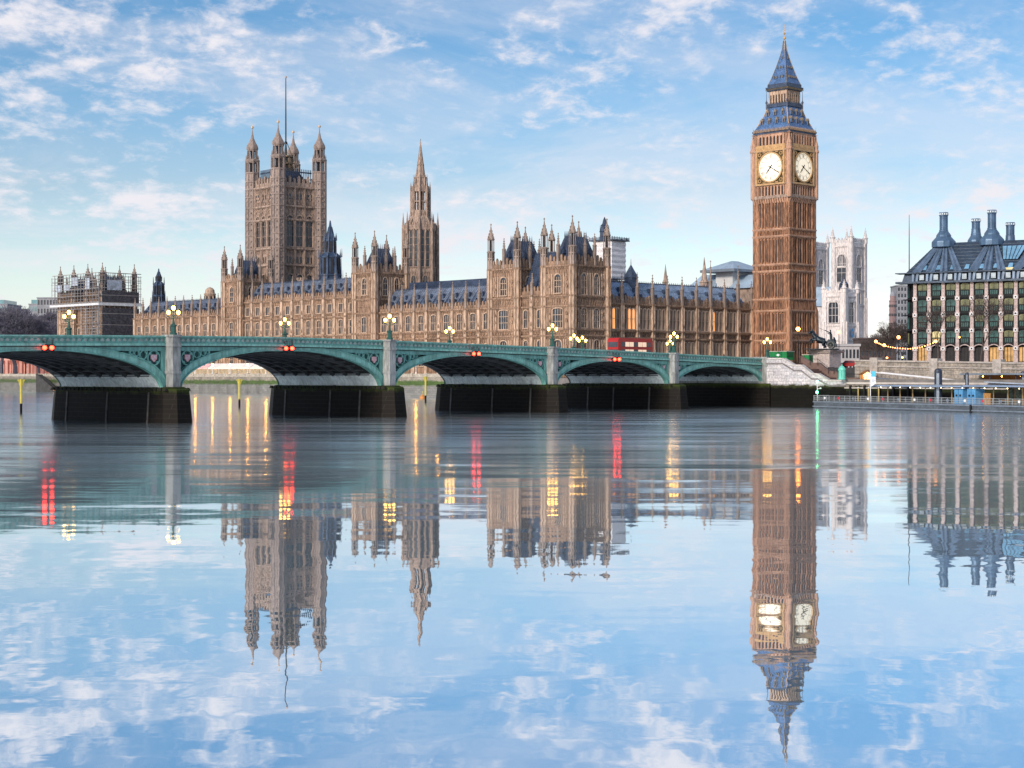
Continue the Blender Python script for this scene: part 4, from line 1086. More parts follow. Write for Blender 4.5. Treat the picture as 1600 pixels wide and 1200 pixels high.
for i in range(8): a = math.pi / 8 + math.pi / 4 * i; mb.tube((-wl * .3 + 1.65 * math.cos(a), wr * .45 + 1.65 * math.sin(a), z(457)), (-wl * .3 + 1.65 * math.cos(a), wr * .45 + 1.65 * math.sin(a), z(444)), .22, n=4)
mb.build('bell_lantern', LEAD, b)
rebase(o, 7.5)
for q in list(bpy.data.objects):
    if q.name.startswith('abbey_tower'): rebase(q, 7.5)
# abbey nave roof between the towers
Z = 760; o = empty('abbey_nave', at(1310, 520, Z).to_tuple()[:2] + (0,), R(-40), 'low pale blue abbey roof and grey stone wall behind the white church', 'church')
mb = MB(); mb.box(-24, 2, 4, 20, 7.5, zz(477, Z)); mb.build('wall', ABBEY2, o); mb = MB(); mb.add([(-24, 3, zz(477, Z)), (2, 3, zz(477, Z)), (2, 21, zz(477, Z)), (-24, 21, zz(477, Z)), (-24, 12, zz(445, Z)), (2, 12, zz(445, Z))], [(0, 1, 5, 4), (2, 3, 4, 5), (0, 4, 3), (1, 2, 5)]); mb.build('roof', GLAZ, o); rebase(o, 7.5)
# ------------------------------------------------------------------ river, ground, streets
BF = Frame((48.6, 324.0), 49.43)           # bridge: x to the right along it, y away to its far side
wm = bpy.data.materials.new('river water'); wm.use_nodes = True
n, l = wm.node_tree.nodes, wm.node_tree.links
n.clear()
def nd(t, **k):
    q = n.new(t)
    for a, b in k.items(): setattr(q, a, b)
    return q
geo = nd('ShaderNodeNewGeometry'); spx = nd('ShaderNodeSeparateXYZ'); l.new(geo.outputs['Position'], spx.inputs[0])
def rng(sock, a, b, c, d, smooth=True):
    r = nd('ShaderNodeMapRange'); r.interpolation_type = 'SMOOTHSTEP' if smooth else 'LINEAR'
    l.new(sock, r.inputs[0])
    for i, v in enumerate((a, b, c, d)): r.inputs[i + 1].default_value = v
    return r.outputs[0]
def mth(op, a, b=0.0, c=0.0):
    m = nd('ShaderNodeMath', operation=op)
    for i, v in enumerate((a, b, c)):
        if isinstance(v, (int, float)): m.inputs[i].default_value = v
        else: l.new(v, m.inputs[i])
    return m.outputs[0]
def wave(sx, sy, detail=3, rough=.5, dist=.4, off=0):
    mp = nd('ShaderNodeMapping'); l.new(geo.outputs['Position'], mp.inputs[0]); mp.inputs['Scale'].default_value = (sx, sy, 1); mp.inputs['Location'].default_value = (off, off * 1.7, off)
    z = nd('ShaderNodeTexNoise'); z.inputs['Scale'].default_value = 1; z.inputs['Detail'].default_value = detail; z.inputs['Roughness'].default_value = rough; z.inputs['Distortion'].default_value = dist
    l.new(mp.outputs[0], z.inputs['Vector'])
    s_ = nd('ShaderNodeSeparateColor'); l.new(z.outputs['Color'], s_.inputs[0])
    return mth('SUBTRACT', s_.outputs[0], .5), mth('SUBTRACT', s_.outputs[1], .5)
Y = spx.outputs['Y']
b1x, b1y = wave(.05, .16, 2, .4, .6)               # long slow swell
b2x, b2y = wave(.22, .75, 3, .55, .5, 11)            # ripples
b3x, b3y = wave(.035, .22, 3, .5, .8, 5)           # drawn-out current bands in mid river
near = rng(Y, 42, 128, 0, 1)                      # sheltered by the near bank, ruffled farther out
far = rng(Y, 85, 190, 0, 1)
mid = mth('MULTIPLY', near, mth('MULTIPLY_ADD', far, -.75, 1.0))
band = rng(b3x, -.10, .12, .3, 1.0)
b4x, b4y = wave(1.1, .42, 3, .5, .6, 23)              # small cross ripples
ay = mth('ADD', mth('MULTIPLY', b1y, mth('MULTIPLY_ADD', mid, .040, .019)), mth('MULTIPLY', b2y, mth('MULTIPLY_ADD', mid, .022, .016)))
ay = mth('ADD', ay, mth('MULTIPLY', b4y, mth('MULTIPLY_ADD', near, -.007, .011)))
ay = mth('ADD', ay, mth('MULTIPLY', b3y, mth('MULTIPLY', mid, .075)))
b5x, b5y = wave(.018, .42, 4, .6, .5, 31)             # streaky current lines
ay = mth('ADD', ay, mth('MULTIPLY', b5y, mth('MULTIPLY', far, .11)))
ax = mth('ADD', mth('MULTIPLY', b1x, .004), mth('MULTIPLY', b2x, mth('MULTIPLY_ADD', near, .006, .005)))
ax = mth('ADD', ax, mth('MULTIPLY', b4x, mth('MULTIPLY_ADD', near, -.012, .016)))
cn = nd('ShaderNodeCombineXYZ'); l.new(ax, cn.inputs[0]); l.new(ay, cn.inputs[1]); cn.inputs[2].default_value = 1
nm = nd('ShaderNodeVectorMath', operation='NORMALIZE'); l.new(cn.outputs[0], nm.inputs[0])
gl = nd('ShaderNodeBsdfGlossy'); l.new(nm.outputs[0], gl.inputs['Normal']); gl.inputs['Color'].default_value = (.93, .97, 1.0, 1)
l.new(mth('MULTIPLY_ADD', mth('MULTIPLY', far, band), .085, mth('MULTIPLY_ADD', near, .085, .010)), gl.inputs['Roughness'])
df = nd('ShaderNodeBsdfDiffuse'); df.inputs['Color'].default_value = (.48, .63, .69, 1)
mxs = nd('ShaderNodeMixShader'); l.new(mth('MULTIPLY_ADD', far, .10, .855), mxs.inputs[0]); l.new(df.outputs[0], mxs.inputs[1]); l.new(gl.outputs[0], mxs.inputs[2])
om_ = nd('ShaderNodeOutputMaterial'); l.new(mxs.outputs[0], om_.inputs[0])
mb = MB(); mb.face([(-900, -80, 0), (900, -80, 0), (900, 1100, 0), (-900, 1100, 0)])
tag(mb.build('river', wm), kind='structure')
TW = lambda x: PF.w(x, -10)
pts = [TW(-700), TW(2), BF.w(.6, 24), BF.w(.6, -1), (48.6 + .6947 * 1, 324 - .7193 * 1), (48.6 + .6947 * 330, 324 - .7193 * 330), (1500, 100), (3500, 3500), (-3500, 3500), (-3000, 1400)]
mb = MB(); N_ = len(pts)
mb.add([(x, y, 5.4) for x, y in pts] + [(x, y, -3) for x, y in pts], [tuple(range(N_))] + [(i, (i + 1) % N_, (i + 1) % N_ + N_, i + N_) for i in range(N_)])
tag(mb.build('ground', PAVE), kind='structure')
# street level behind the embankment
EF = Frame((48.6, 324.0), -46)             # embankment wall line, x to the right
mb = MB(); q = [EF.w(-1, .8), EF.w(0, .8), EF.w(300, .8), EF.w(300, 60), EF.w(20, 110), PF.w(0, 100), PF.w(0, 90), BF.w(2, 22), BF.w(2, 0)]
q = [EF.w(2, 7.6), EF.w(14, 7.6), EF.w(300, 7.6), EF.w(300, 70), (160, 470), PF.w(13.5, 110), PF.w(13.5, 60), BF.w(1, 23), BF.w(1, 1)]
N_ = len(q); mb.add([(x, y, 7.6) for x, y in q] + [(x, y, 5.0) for x, y in q], [tuple(range(N_))] + [(i, (i + 1) % N_, (i + 1) % N_ + N_, i + N_) for i in range(N_)])
tag(mb.build('street', ASPHALT), kind='structure')

# ------------------------------------------------------------------ bridge
def ztop(s): return 11.45 - 2.05 * (max(0.0, 123 - s) / 123) ** 1.45 if s < 123 else 11.45 - 2.05 * (max(0.0, s - 123) / 123) ** 1.45
bridge = empty('bridge', (48.6, 324.0, 0), R(49.43), 'long teal green iron arch bridge on grey stone piers crossing the river', 'bridge')
SPANS = [(0, 28.9), (31.9, 63.6), (66.6, 101.6), (104.6, 141.2), (144.2, 179.2), (182.2, 213.9)]
WID = 22.0
SPR = 4.4
SHIELD = mat('red and white painted shield', (.35, .12, .14), .5, 0, .6, 3, c2=(.55, .55, .6))
for (sa, sb) in SPANS:
    sm_ = (sa + sb) / 2; a = (sb - sa) / 2; zc0 = ztop(sm_) - 1.85; rise = zc0 - SPR
    def ell(k_a, k_z, n=40, lo=0.0):
        out = []
        for i in range(n + 1):
            th = math.pi * (1 - i / n); out.append((-sm_ + (a + k_a) * math.cos(th), SPR + (rise + k_z) * math.sin(th)))
        return out
    ins = ell(0, 0); outs = ell(.25, .62); mids = ell(.08, .16)
    # outer band thickens towards the springing
    outs = []
    for i in range(41):
        th = math.pi * (1 - i / 40); k = 1 - abs(math.sin(th)) ** 1.2
        nx, nz = math.cos(th), math.sin(th); outs.append((-sm_ + (a) * nx - (.75 * k) * 0 + nx * .0, SPR + rise * nz))
    def offset(base, d):
        o = []
        for i, (x, z) in enumerate(base):
            p, q_ = base[max(0, i - 1)], base[min(len(base) - 1, i + 1)]
            tx, tz = q_[0] - p[0], q_[1] - p[1]; L_ = math.hypot(tx, tz); dd = d(i)
            o.append((x - tz / L_ * dd, z + tx / L_ * dd))
        return o
    outs = offset(ins, lambda i: .6 + 1.9 * math.sin(math.pi * i / 40) * (1 - math.sin(math.pi * i / 40)))
    mids = offset(ins, lambda i: .16)
    mid2 = offset(outs, lambda i: -.1)
    mb = MB()
    mb.band(mids, mid2, -.12, .5, 0); mb.band(ins, mids, -.34, .5, 1); mb.band(mid2, offset(mid2, lambda i: .13), -.28, .5, 1)
    arch = mb.build('arch', [TEAL_L, TEAL], bridge); mb = MB()
    mb.band(mids, mid2, WID - .05, WID + .12, 0); mb.band(ins, mids, WID - .02, WID + .34, 2); mb.band(mid2, offset(mid2, lambda i: .13), WID - .05, WID + .28, 1)
    mb.build('arch', [TEAL_L, TEAL, TEAL_D], bridge)
    # soffit: dark vault with pale springers, and ribs
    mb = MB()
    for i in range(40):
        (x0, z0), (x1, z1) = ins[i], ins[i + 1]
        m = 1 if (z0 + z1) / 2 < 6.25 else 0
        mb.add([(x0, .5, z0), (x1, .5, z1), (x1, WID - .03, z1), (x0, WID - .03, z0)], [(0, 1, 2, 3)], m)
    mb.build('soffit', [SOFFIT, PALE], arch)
    mb = MB(); low = offset(ins, lambda i: -.42)
    keep = [i for i in range(41) if ins[i][1] > 6.2]
    for k in range(1, 8):
        y = WID * k / 8
        mb.band([ins[i] for i in keep], [low[i] for i in keep], y - .16, y + .16)
    for i in keep[::2]:
        x, z = low[i]; mb.box(x - .07, x + .07, .6, WID - .6, z + .1, z + .25)
    mb.build('soffit_rib', mat('dark ribs', (.05, .06, .065), .6, 0, .3), arch)
    # spandrels
    for sgn in (-1, 1):
        for yb, fy in ((.28, 1), (WID - .28, -1)):
            mb = MB(); sb_ = MB(); tr = MB()
            idx = [i for i in range(41) if (outs[i][0] + sm_) * sgn > 0 and outs[i][1] < ztop(sm_) - 1.95]
            if not idx: continue
            idx = sorted(idx, key=lambda i: outs[i][0] * sgn)
            edge = sgn * (a + .6) - sm_
            zt = lambda x: ztop(-x) - 1.62
            for p, q_ in zip(idx[:-1], idx[1:]):
                (xa, za), (xb, zb) = outs[p], outs[q_]
                xa_, xb_ = (min(xa, edge), min(xb, edge)) if sgn > 0 else (max(xa, edge), max(xb, edge))
                if abs(xb_ - xa_) < .01: continue
                mb.add([(xa_, yb, za - .2), (xb_, yb, zb - .2), (xb_, yb, zt(xb_)), (xa_, yb, zt(xa_))], [(0, 1, 2, 3)])
            y0, y1 = (-.1, .3) if fy > 0 else (WID - .04, WID + .1)
            # frame: upright by the pier, top rail
            x_in = edge - sgn * .66
            xl, xr = sorted((edge, x_in)); tr.box(xl, xr, y0 + .02, y1, SPR + .2, ztop(sm_) - 1.6 if False else zt(edge), 0)
            x0 = outs[idx[0]][0]
            for k in range(12):
                xa = x0 + (x_in - x0) * k / 12; xb = x0 + (x_in - x0) * (k + 1) / 12
                tr.extr([(min(xa, xb), zt(min(xa, xb)) - .22), (max(xa, xb), zt(max(xa, xb)) - .22), (max(xa, xb), zt(max(xa, xb))), (min(xa, xb), zt(min(xa, xb)))], y0 + .03, y1)
            # tracery: roundels shrinking along the arch
            x = x_in - sgn * .12; first = True
            def zlow(x):
                best = None
                for i in range(40):
                    (xa, za), (xb, zb) = outs[i], outs[i + 1]
                    if min(xa, xb) <= x <= max(xa, xb) and abs(xb - xa) > 1e-6:
                        z = za + (zb - za) * (x - xa) / (xb - xa); best = z if best is None else max(best, z)
                return best if best is not None else SPR
            for k in range(7):
                r_ = .2; cx = x - sgn * r_
                for it in range(30):
                    r_ += .05; cx = x - sgn * r_
                    hh = zt(cx) - .24 - max(zlow(cx), zlow(cx + sgn * r_ * .7) + r_ * .0) - .08
                    if hh < 2 * r_: break
                if r_ < .27: break
                cz = zt(cx) - .24 - r_
                N = 20
                c1_ = [(cx + r_ * math.cos(2 * math.pi * i / N), cz + r_ * math.sin(2 * math.pi * i / N)) for i in range(N + 1)]
                c2_ = [(cx + (r_ - .13) * math.cos(2 * math.pi * i / N), cz + (r_ - .13) * math.sin(2 * math.pi * i / N)) for i in range(N + 1)]
                tr.band(c1_, c2_, y0 + .06, y1)
                for i in range(4):
                    aa = math.pi / 4 + math.pi / 2 * i; u, v = cx + r_ * .82 * math.cos(aa), cz + r_ * .82 * math.sin(aa)
                    tr.extr([(u + .2 * r_ * math.cos(math.pi / 3 * j), v + .2 * r_ * math.sin(math.pi / 3 * j)) for j in range(6)], y0 + .08, y1)
                if first:
                    w = r_ * .42; sb_.extr([(cx - w, cz + w), (cx + w, cz + w), (cx + w, cz - w * .3), (cx, cz - w * 1.25), (cx - w, cz - w * .3)], y0 + .0, y1 - .05)
                    # small trefoil below the first roundel
                    if zlow(x - sgn * .5) < cz - r_ - .9:
                        q2 = .36; u, v = x - sgn * .42, cz - r_ - .45
                        tr.band([(u + q2 * math.cos(2 * math.pi * i / 12), v + q2 * math.sin(2 * math.pi * i / 12)) for i in range(13)], [(u + (q2 - .1) * math.cos(2 * math.pi * i / 12), v + (q2 - .1) * math.sin(2 * math.pi * i / 12)) for i in range(13)], y0 + .06, y1)
                first = False; x = cx - sgn * (r_ + .05)
                # mullion between roundels
                tr.box(x - .05, x + .05, y0 + .08, y1, zlow(x) - .1, zt(x))
            sp_o = mb.build('spandrel', TEAL_D, arch); tr.build('tracery', TEAL, sp_o)
            if sb_.v: sb_.build('shield', SHIELD, sp_o)
# fascia, cornice, pierced parapet: strips following the camber
def strip(mb, s0, s1, y0, y1, zo0, zo1, m=0, step=6.0):
    k = max(1, int((s1 - s0) / step))
    for i in range(k):
        a, b = s0 + (s1 - s0) * i / k, s0 + (s1 - s0) * (i + 1) / k
        mb.add([(-a, y0, ztop(a) + zo0), (-b, y0, ztop(b) + zo0), (-b, y1, ztop(b) + zo0), (-a, y1, ztop(a) + zo0), (-a, y0, ztop(a) + zo1), (-b, y0, ztop(b) + zo1), (-b, y1, ztop(b) + zo1), (-a, y1, ztop(a) + zo1)],
               [(0, 1, 2, 3), (4, 5, 6, 7), (0, 1, 5, 4), (2, 3, 7, 6)] + ([(1, 2, 6, 5)] if i == k - 1 else []) + ([(3, 0, 4, 7)] if i == 0 else []), m)
SE = 215.5
mb = MB()
strip(mb, -1.2, SE, .3, WID - .3, -1.55, -1.22); mb.build('deck', ASPHALT, bridge)
mb = MB(); strip(mb, -1.2, SE, 3.6, 3.9, -1.22, -1.08); strip(mb, -1.2, SE, WID - 3.9, WID - 3.6, -1.22, -1.08); strip(mb, -1.2, SE, .9, 3.6, -1.22, -1.1); strip(mb, -1.2, SE, WID - 3.6, WID - .9, -1.22, -1.1); mb.build('pavement', PAVE, bridge)
for y0, sg in ((0.0, 1), (WID, -1)):
    mb = MB()
    def Yr(a, b): return (y0 + a * sg, y0 + b * sg) if sg > 0 else (y0 + b * sg, y0 + a * sg)
    strip(mb, -.6, SE, *Yr(-.06, .5), -1.95, -1.42, 0)           # fascia girder
    strip(mb, -.6, SE, *Yr(-.3, .5), -1.42, -1.30, 2)            # solid dark strip, cornice shade put into its colour
    strip(mb, -.6, SE, *Yr(-.42, .4), -1.30, -1.02, 1)           # cornice
    strip(mb, -.6, SE, *Yr(-.32, .3), -1.02, -.92, 0)
    strip(mb, -.6, SE, *Yr(-.12, .04), -.92, -.74, 0); strip(mb, -.6, SE, *Yr(-.1, .06), -.32, -.16, 0)
    strip(mb, -.6, SE, *Yr(-.26, .24), -.16, .02, 1)
    pr = mb.build('parapet', [TEAL, TEAL_L, SOFFIT], bridge)
    mb = MB(); s_ = .0
    while s_ < SE:                                               # pierced trefoils
        z = ztop(s_); ya, yb = Yr(-.07, .02)
        mb.box(-s_ - .11, -s_ + .11, ya, yb, z - .76, z - .3)
        mb.extr([(-s_ - .42, z - .3), (-s_ - .11, z - .52), (-s_ + .11, z - .52), (-s_ + .42, z - .3)], ya, yb)
        s_ += .84
    mb.build('balustrade', TEAL, pr)
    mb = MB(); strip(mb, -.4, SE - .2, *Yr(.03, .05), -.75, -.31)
    mb.build('balustrade_light', mat('pale light through balustrade', (.45, .5, .46), .6, 0, .3, .3), pr)  # pale strip painted as the light seen through the piercings
# piers
for s_ in (30.4, 65.1, 103.1, 142.7, 180.7, 215.4):
    x = -s_; zt_ = ztop(s_); mb = MB()
    mb.box(x - 1.35, x + 1.35, .3, WID - .3, SPR - .2, zt_ - 1.5)
    for yc, sg in ((0, -1), (WID, 1)):
        oc = [(-.98, 0), (-.98, .75), (-.6, 1.2), (.6, 1.2), (.98, .75), (.98, 0)]
        def ring(k, zlo, zhi, y_in=.6):
            p = [(x + u * k, yc + sg * v * k) for u, v in oc]; p = [(x - .98 * k, yc - sg * y_in)] + p + [(x + .98 * k, yc - sg * y_in)]
            nn = len(p); mb.add([(u, v, zlo) for u, v in p] + [(u, v, zhi) for u, v in p], [tuple(range(nn)), tuple(range(nn, 2 * nn))] + [(i, (i + 1) % nn, (i + 1) % nn + nn, i + nn) for i in range(nn)])
        ring(1.0, SPR, zt_ - .1); ring(1.16, zt_ - .14, zt_ + .12, .5); ring(1.12, zt_ - 1.42, zt_ - 1.1, .55); ring(1.1, SPR + 2.0, SPR + 2.35, .55); ring(1.12, SPR - .1, SPR + .25, .56); ring(1.06, zt_ - 1.1, zt_ - .95, .52)
    pier = mb.build('pier', GREYST, bridge)
    mb = MB()
    def hexa(w, yo, z): return [(x - w, -yo * .35, z), (x - w * .55, -yo, z), (x + w * .55, -yo, z), (x + w, -yo * .35, z), (x + w, WID + yo * .35, z), (x + w * .55, WID + yo, z), (x - w * .55, WID + yo, z), (x - w, WID + yo * .35, z)]
    A, B = hexa(2.35, 3.3, -3), hexa(1.85, 2.5, SPR - .08); C = hexa(1.5, 1.7, SPR + .28)
    f8 = lambda o, p: [(o + i, o + (i + 1) % 8, p + (i + 1) % 8, p + i) for i in range(8)]
    mb.add(A + B + C, [tuple(range(8)), tuple(range(16, 24))] + f8(0, 8) + f8(8, 16))
    cw = mb.build('cutwater', PLINTH, pier); mb = MB()
    rp = random.Random(int(s_ * 10))
    for sx in (-1, 1):
        mb = MB()
        for k in range(27):
            y = -1.2 + .95 * k; w, h_ = rp.uniform(.22, .42), rp.uniform(.05, .3); u = x + sx * 1.86
            mb.frustum((u - .22, u + .22, y - w, y + w), (u - .1, u + .1, y - w * .6, y + w * .6), SPR - .25, SPR + h_)
        mb.build('weed_fringe', mat('black weed', (.012, .014, .008), .9, 0, .4, 1) if 'black weed' not in bpy.data.materials else bpy.data.materials['black weed'], cw)
    fbm = bpy.data.materials.get('wet timber fender') or mat('wet timber fender', (.075, .07, .065), .7, 0, .5, 1.5)
    for y in (1.5 + rp.random() * 3, 9 + rp.random() * 3, 17.5 + rp.random() * 3):
        for sx in (-1, 1):
            mb = MB(); mb.frustum((x + sx * 2.36 - .08, x + sx * 2.36 + .08, y - .16, y + .16), (x + sx * 1.87 - .08, x + sx * 1.87 + .08, y - .16, y + .16), -3, SPR - .4); mb.build('fender_board', fbm, cw)
# west abutment
mb = MB(); mb.box(-.2, 2.6, -1.2, WID + 1.2, SPR, 9.35); mb.box(-.4, 2.8, -1.5, WID + 1.5, 9.35, 9.7); mb.box(-.35, 2.75, -1.4, WID + 1.4, 7.9, 8.25)
ab = mb.build('abutment', GREYST, bridge); mb = MB(); mb.box(-.6, 3, -2.2, WID + 2, -3, SPR + .15); mb.build('abutment_base', PLINTH, ab)

# lamps on the bridge
lamp = empty('bridge_lamp', (0, 0, 0), 0, '', 'street lamp', 'triple-globe lamps along the bridge')
LG = mat('dark green lamp paint', (.02, .10, .085), .45, 0, .25)
mb = MB(); mb.lathe(0, 0, [(.55, 0), (.55, .25), (.4, .32), (.38, 1.15), (.5, 1.22), (.5, 1.35), (.2, 1.5), (.12, 2.2), (.2, 2.3), (.1, 2.4), (.09, 3.0), (.16, 3.05), (.1, 3.2)], 8)
for sx in (-1, 1):
    p = [(0, 2.35), (.35, 2.3), (.6, 2.42), (.68, 2.62)]
    for a, b in zip(p[:-1], p[1:]): mb.tube((sx * a[0], 0, a[1]), (sx * b[0], 0, b[1]), .06, n=6)
    mb.lathe(sx * .68, 0, [(.1, 2.6), (.2, 2.68), (.16, 2.74)], 8)
    mb.lathe(sx * .68, 0, [(.2, 3.36), (.1, 3.46), (.03, 3.7)], 8)
    mb.tube((sx * .2, 0, 2.75), (0, 0, 2.3), .04, n=4)
mb.lathe(0, 0, [(.22, 3.98), (.1, 4.08), (.03, 4.4)], 8)
mb.build('post', LG, lamp)
mb = MB(); mb.lathe(0, 0, [(.11, 0), (.22, .18), (.26, .36), (.21, .54), (.13, .62)], 10); gm = mb.mesh('globe', LAMPG, True)
put('globe', gm, lamp, Matrix.Translation((-.68, 0, 2.72))); put('globe', gm, lamp, Matrix.Translation((.68, 0, 2.72))); put('globe', gm, lamp, Matrix.Translation((0, 0, 3.34)))
SPOT = [(142.7, 0, 'triple-globe lamp on the near parapet above the leftmost full bridge pier'), (103.1, 0, 'triple-globe lamp on the near parapet above the pier left of the photo centre'),
        (65.1, 0, 'triple-globe lamp on the near parapet above the pier below the right palace pavilion'), (30.4, 0, 'triple-globe lamp on the near parapet above the rightmost bridge pier'),
        (-1.2, 0, 'triple-globe lamp at the right end of the bridge beside the green kiosk'),
        (142.7, 1, 'triple-globe lamp on the far parapet in front of the scaffolded pavilion'), (103.1, 1, 'triple-globe lamp on the far parapet below the great square tower'),
        (65.1, 1, 'triple-globe lamp on the far parapet before the palace wing left of the right pavilion'), (30.4, 1, 'triple-globe lamp on the far parapet in front of the right palace pavilion'),
        (-1.2, 1, 'triple-globe lamp on the far parapet left of the clock tower base')]
for i, (s_, fr, lb) in enumerate(SPOT):
    X, Y = BF.w(-s_, -.55 if not fr else WID + .5)
    zb_ = (ztop(s_) if s_ > 0 else 9.58) + .1
    o = lamp if i == 0 else copy_tree(lamp)
    o.location = (X, Y, zb_); o.rotation_euler = (0, 0, R(8)); o.scale = (.92, .92, .95); o['label'] = lb
# extra far lamp next to the near one over pier one
o = copy_tree(lamp, (*BF.w(-30.4 + 2.6, WID + .5), ztop(28) - .2), R(8), 'triple-globe lamp on the far parapet close left of the rightmost pier lamp'); o.scale = (.95,) * 3

# red navigation lights hung under the arch crowns
nav = empty('navigation_light', (0, 0, 0), 0, '', 'signal light', 'paired red navigation lights over the arch crowns')
mb = MB(); mb.box(-.75, .75, -.12, .0, .3, .42); mb.box(-.75, .75, -.14, .02, -.42, .36); mb.box(-.6, -.5, -.1, 0, -.3, .9); mb.box(.5, .6, -.1, 0, -.3, .9)
for a_ in range(6): mb.tube((-.6 + a_ * .24, -.1, .42), (-.6 + a_ * .24, -.1, .95), .03, n=4)
mb.box(-.7, .7, -.13, -.07, .92, .98)
for sx in (-1, 1): mb.lathe(sx * .42, -.25, [(.3, -.32), (.3, .3)], 10)
mb.build('bracket', BLACKM, nav); mb = MB(); LNS = None
for sx in (-1, 1): mb = MB(); mb.ball((sx * .42, -.5, 0), .27, 10); mb.build('lens', REDG, nav, True)
for i, (s_, lb) in enumerate(((161.5, 'pair of red lights over the crown of the leftmost arch'), (122.9, 'pair of red lights over the wide arch left of the photo centre'), (84.1, 'pair of red lights over the middle arch below the light trails'), (47.7, 'pair of red lights over the second arch from the right end'))):
    o = nav if i == 0 else copy_tree(nav)
    o.location = (*BF.w(-s_, -.5), ztop(s_) - 1.55); o.rotation_euler = (0, 0, R(20)); o['label'] = lb

# ------------------------------------------------------------------ vehicles and walkers
TYRE = mat('black tyre', (.02, .02, .02), .8, 0, .2)
BUSGL = mat('bus window glass', (.06, .07, .10), .15, 0, .3, .5)
BUSLIT = mat('bus windows lit inside', (.5, .4, .35), .3, 0, .3, .8, emit=((1, .72, .5), .55))
def bus(loc, rz, label):
    o = empty('double_decker_bus', loc, rz, label, 'bus')
    mb = MB(); H = [(-5.4, .4), (-5.5, .8), (-5.5, 3.9), (-5.2, 4.35), (5.1, 4.35), (5.5, 3.9), (5.5, .8), (5.4, .4)]
    mb.extr(H, -1.25, 1.25); mb.box(-5.3, 5.3, -1.28, 1.28, 2.25, 2.55)
    b = mb.build('body', REDP, o)
    for z0, z1 in ((1.35, 2.2), (2.75, 3.6)):
        for k in range(7):
            x = -4.7 + 1.35 * k
            
            for ya_ in (-1.3, 1.24): mb = MB(); mb.box(x, x + 1.2, ya_, ya_ + .06, z0, z1); mb.build('window', BUSLIT if k % 3 else BUSGL, b)
        mb = MB(); mb.box(5.46, 5.56, -1.05, 1.05, z0 - .1, z1); mb.build('windscreen', BUSGL, b); mb = MB(); mb.box(-5.56, -5.46, -1.0, 1.0, z0, z1); mb.build('rear_window', BUSGL, b)
    wm_ = MB(); wm_.T = Matrix.Rotation(R(90), 4, 'X'); wm_.lathe(0, 0, [(.3, -.16), (.5, -.15), (.5, .15), (.3, .16)], 16, 0); wme = wm_.mesh('wheel', TYRE)
    for x in (-3.4, 3.6):
        for y in (-1.15, 1.15): put('wheel', wme, o, Matrix.Translation((x, y, .5)))
    for y in (-.9, .9):
        mb = MB(); mb.box(-5.6, -5.48, y - .18, y + .18, .95, 1.3); mb.build('tail_light', REDG, o); mb = MB(); mb.box(5.5, 5.58, y - .2, y + .2, .85, 1.1); mb.build('headlight', WHITEG, o)
    return o
def on_bridge(px, y):
    x = BF.fx(px, y); return (*BF.w(x, y), ztop(-x) - 1.21)
bus(on_bridge(985, 13.5), R(49.43 + 180), 'red double-decker bus crossing the bridge in front of the north palace front')
def car(loc, rz, c, label, name='car'):
    o = empty(name, loc, rz, label, 'car', 'cars on the roads')
    mb = MB(); S = [(-2.1, .35), (-2.15, .75), (-1.95, .95), (-1.35, 1.02), (-.75, 1.45), (.75, 1.47), (1.35, 1.0), (2.0, .85), (2.15, .6), (2.1, .35)]
    y = .85; mb.extr([(a, b) for a, b in S if b < 1.2], -y, y); mb.extr([(-1.3, 1.0), (-.75, 1.46), (.75, 1.48), (1.3, .98)], -.72, .72)
    b = mb.build('body', mat('car paint ' + label[:12], c, .25, .1, .05), o)
    mb = MB(); mb.extr([(-1.15, 1.02), (-.72, 1.38), (-.05, 1.4), (-.05, 1.02)], -.74, .74); mb.extr([(.05, 1.02), (.05, 1.4), (.7, 1.4), (1.12, 1.02)], -.74, .74); mb.build('side_window', BUSGL, b)
    wm_ = MB(); wm_.T = Matrix.Rotation(R(90), 4, 'X'); wm_.lathe(0, 0, [(.2, -.11), (.33, -.1), (.33, .1), (.2, .11)], 14, 0); wme = wm_.mesh('wheel', TYRE)
    for x in (-1.3, 1.3):
        for yy in (-.8, .8): put('wheel', wme, o, Matrix.Translation((x, yy, .33)))
    for yy in (-.6, .6):
        mb = MB(); mb.box(-2.2, -2.1, yy - .17, yy + .17, .68, .84); mb.build('tail_light', REDG, o); mb = MB(); mb.box(2.08, 2.18, yy - .16, yy + .16, .58, .74); mb.build('headlight', WHITEG, o)
    return o
car(on_bridge(1077, 7), R(49.43), (.05, .05, .06), 'black car with red tail lights heading to the right end of the bridge')
car(on_bridge(1106, 7), R(49.43), (.35, .36, .4), 'silver car with red tail lights near the right end of the bridge')
for px, Z, c, lb in ((1328, 336, (.4, .03, .03), 'red car on the embankment road behind the statue plinth'), (1352, 340, (.06, .07, .09), 'dark car on the embankment road left of the bulb string'), (1386, 334, (.5, .5, .52), 'pale car on the embankment road under the bulb string')):
    car((at(px, 560, Z).x, Z, 7.62), R(150), c, lb)
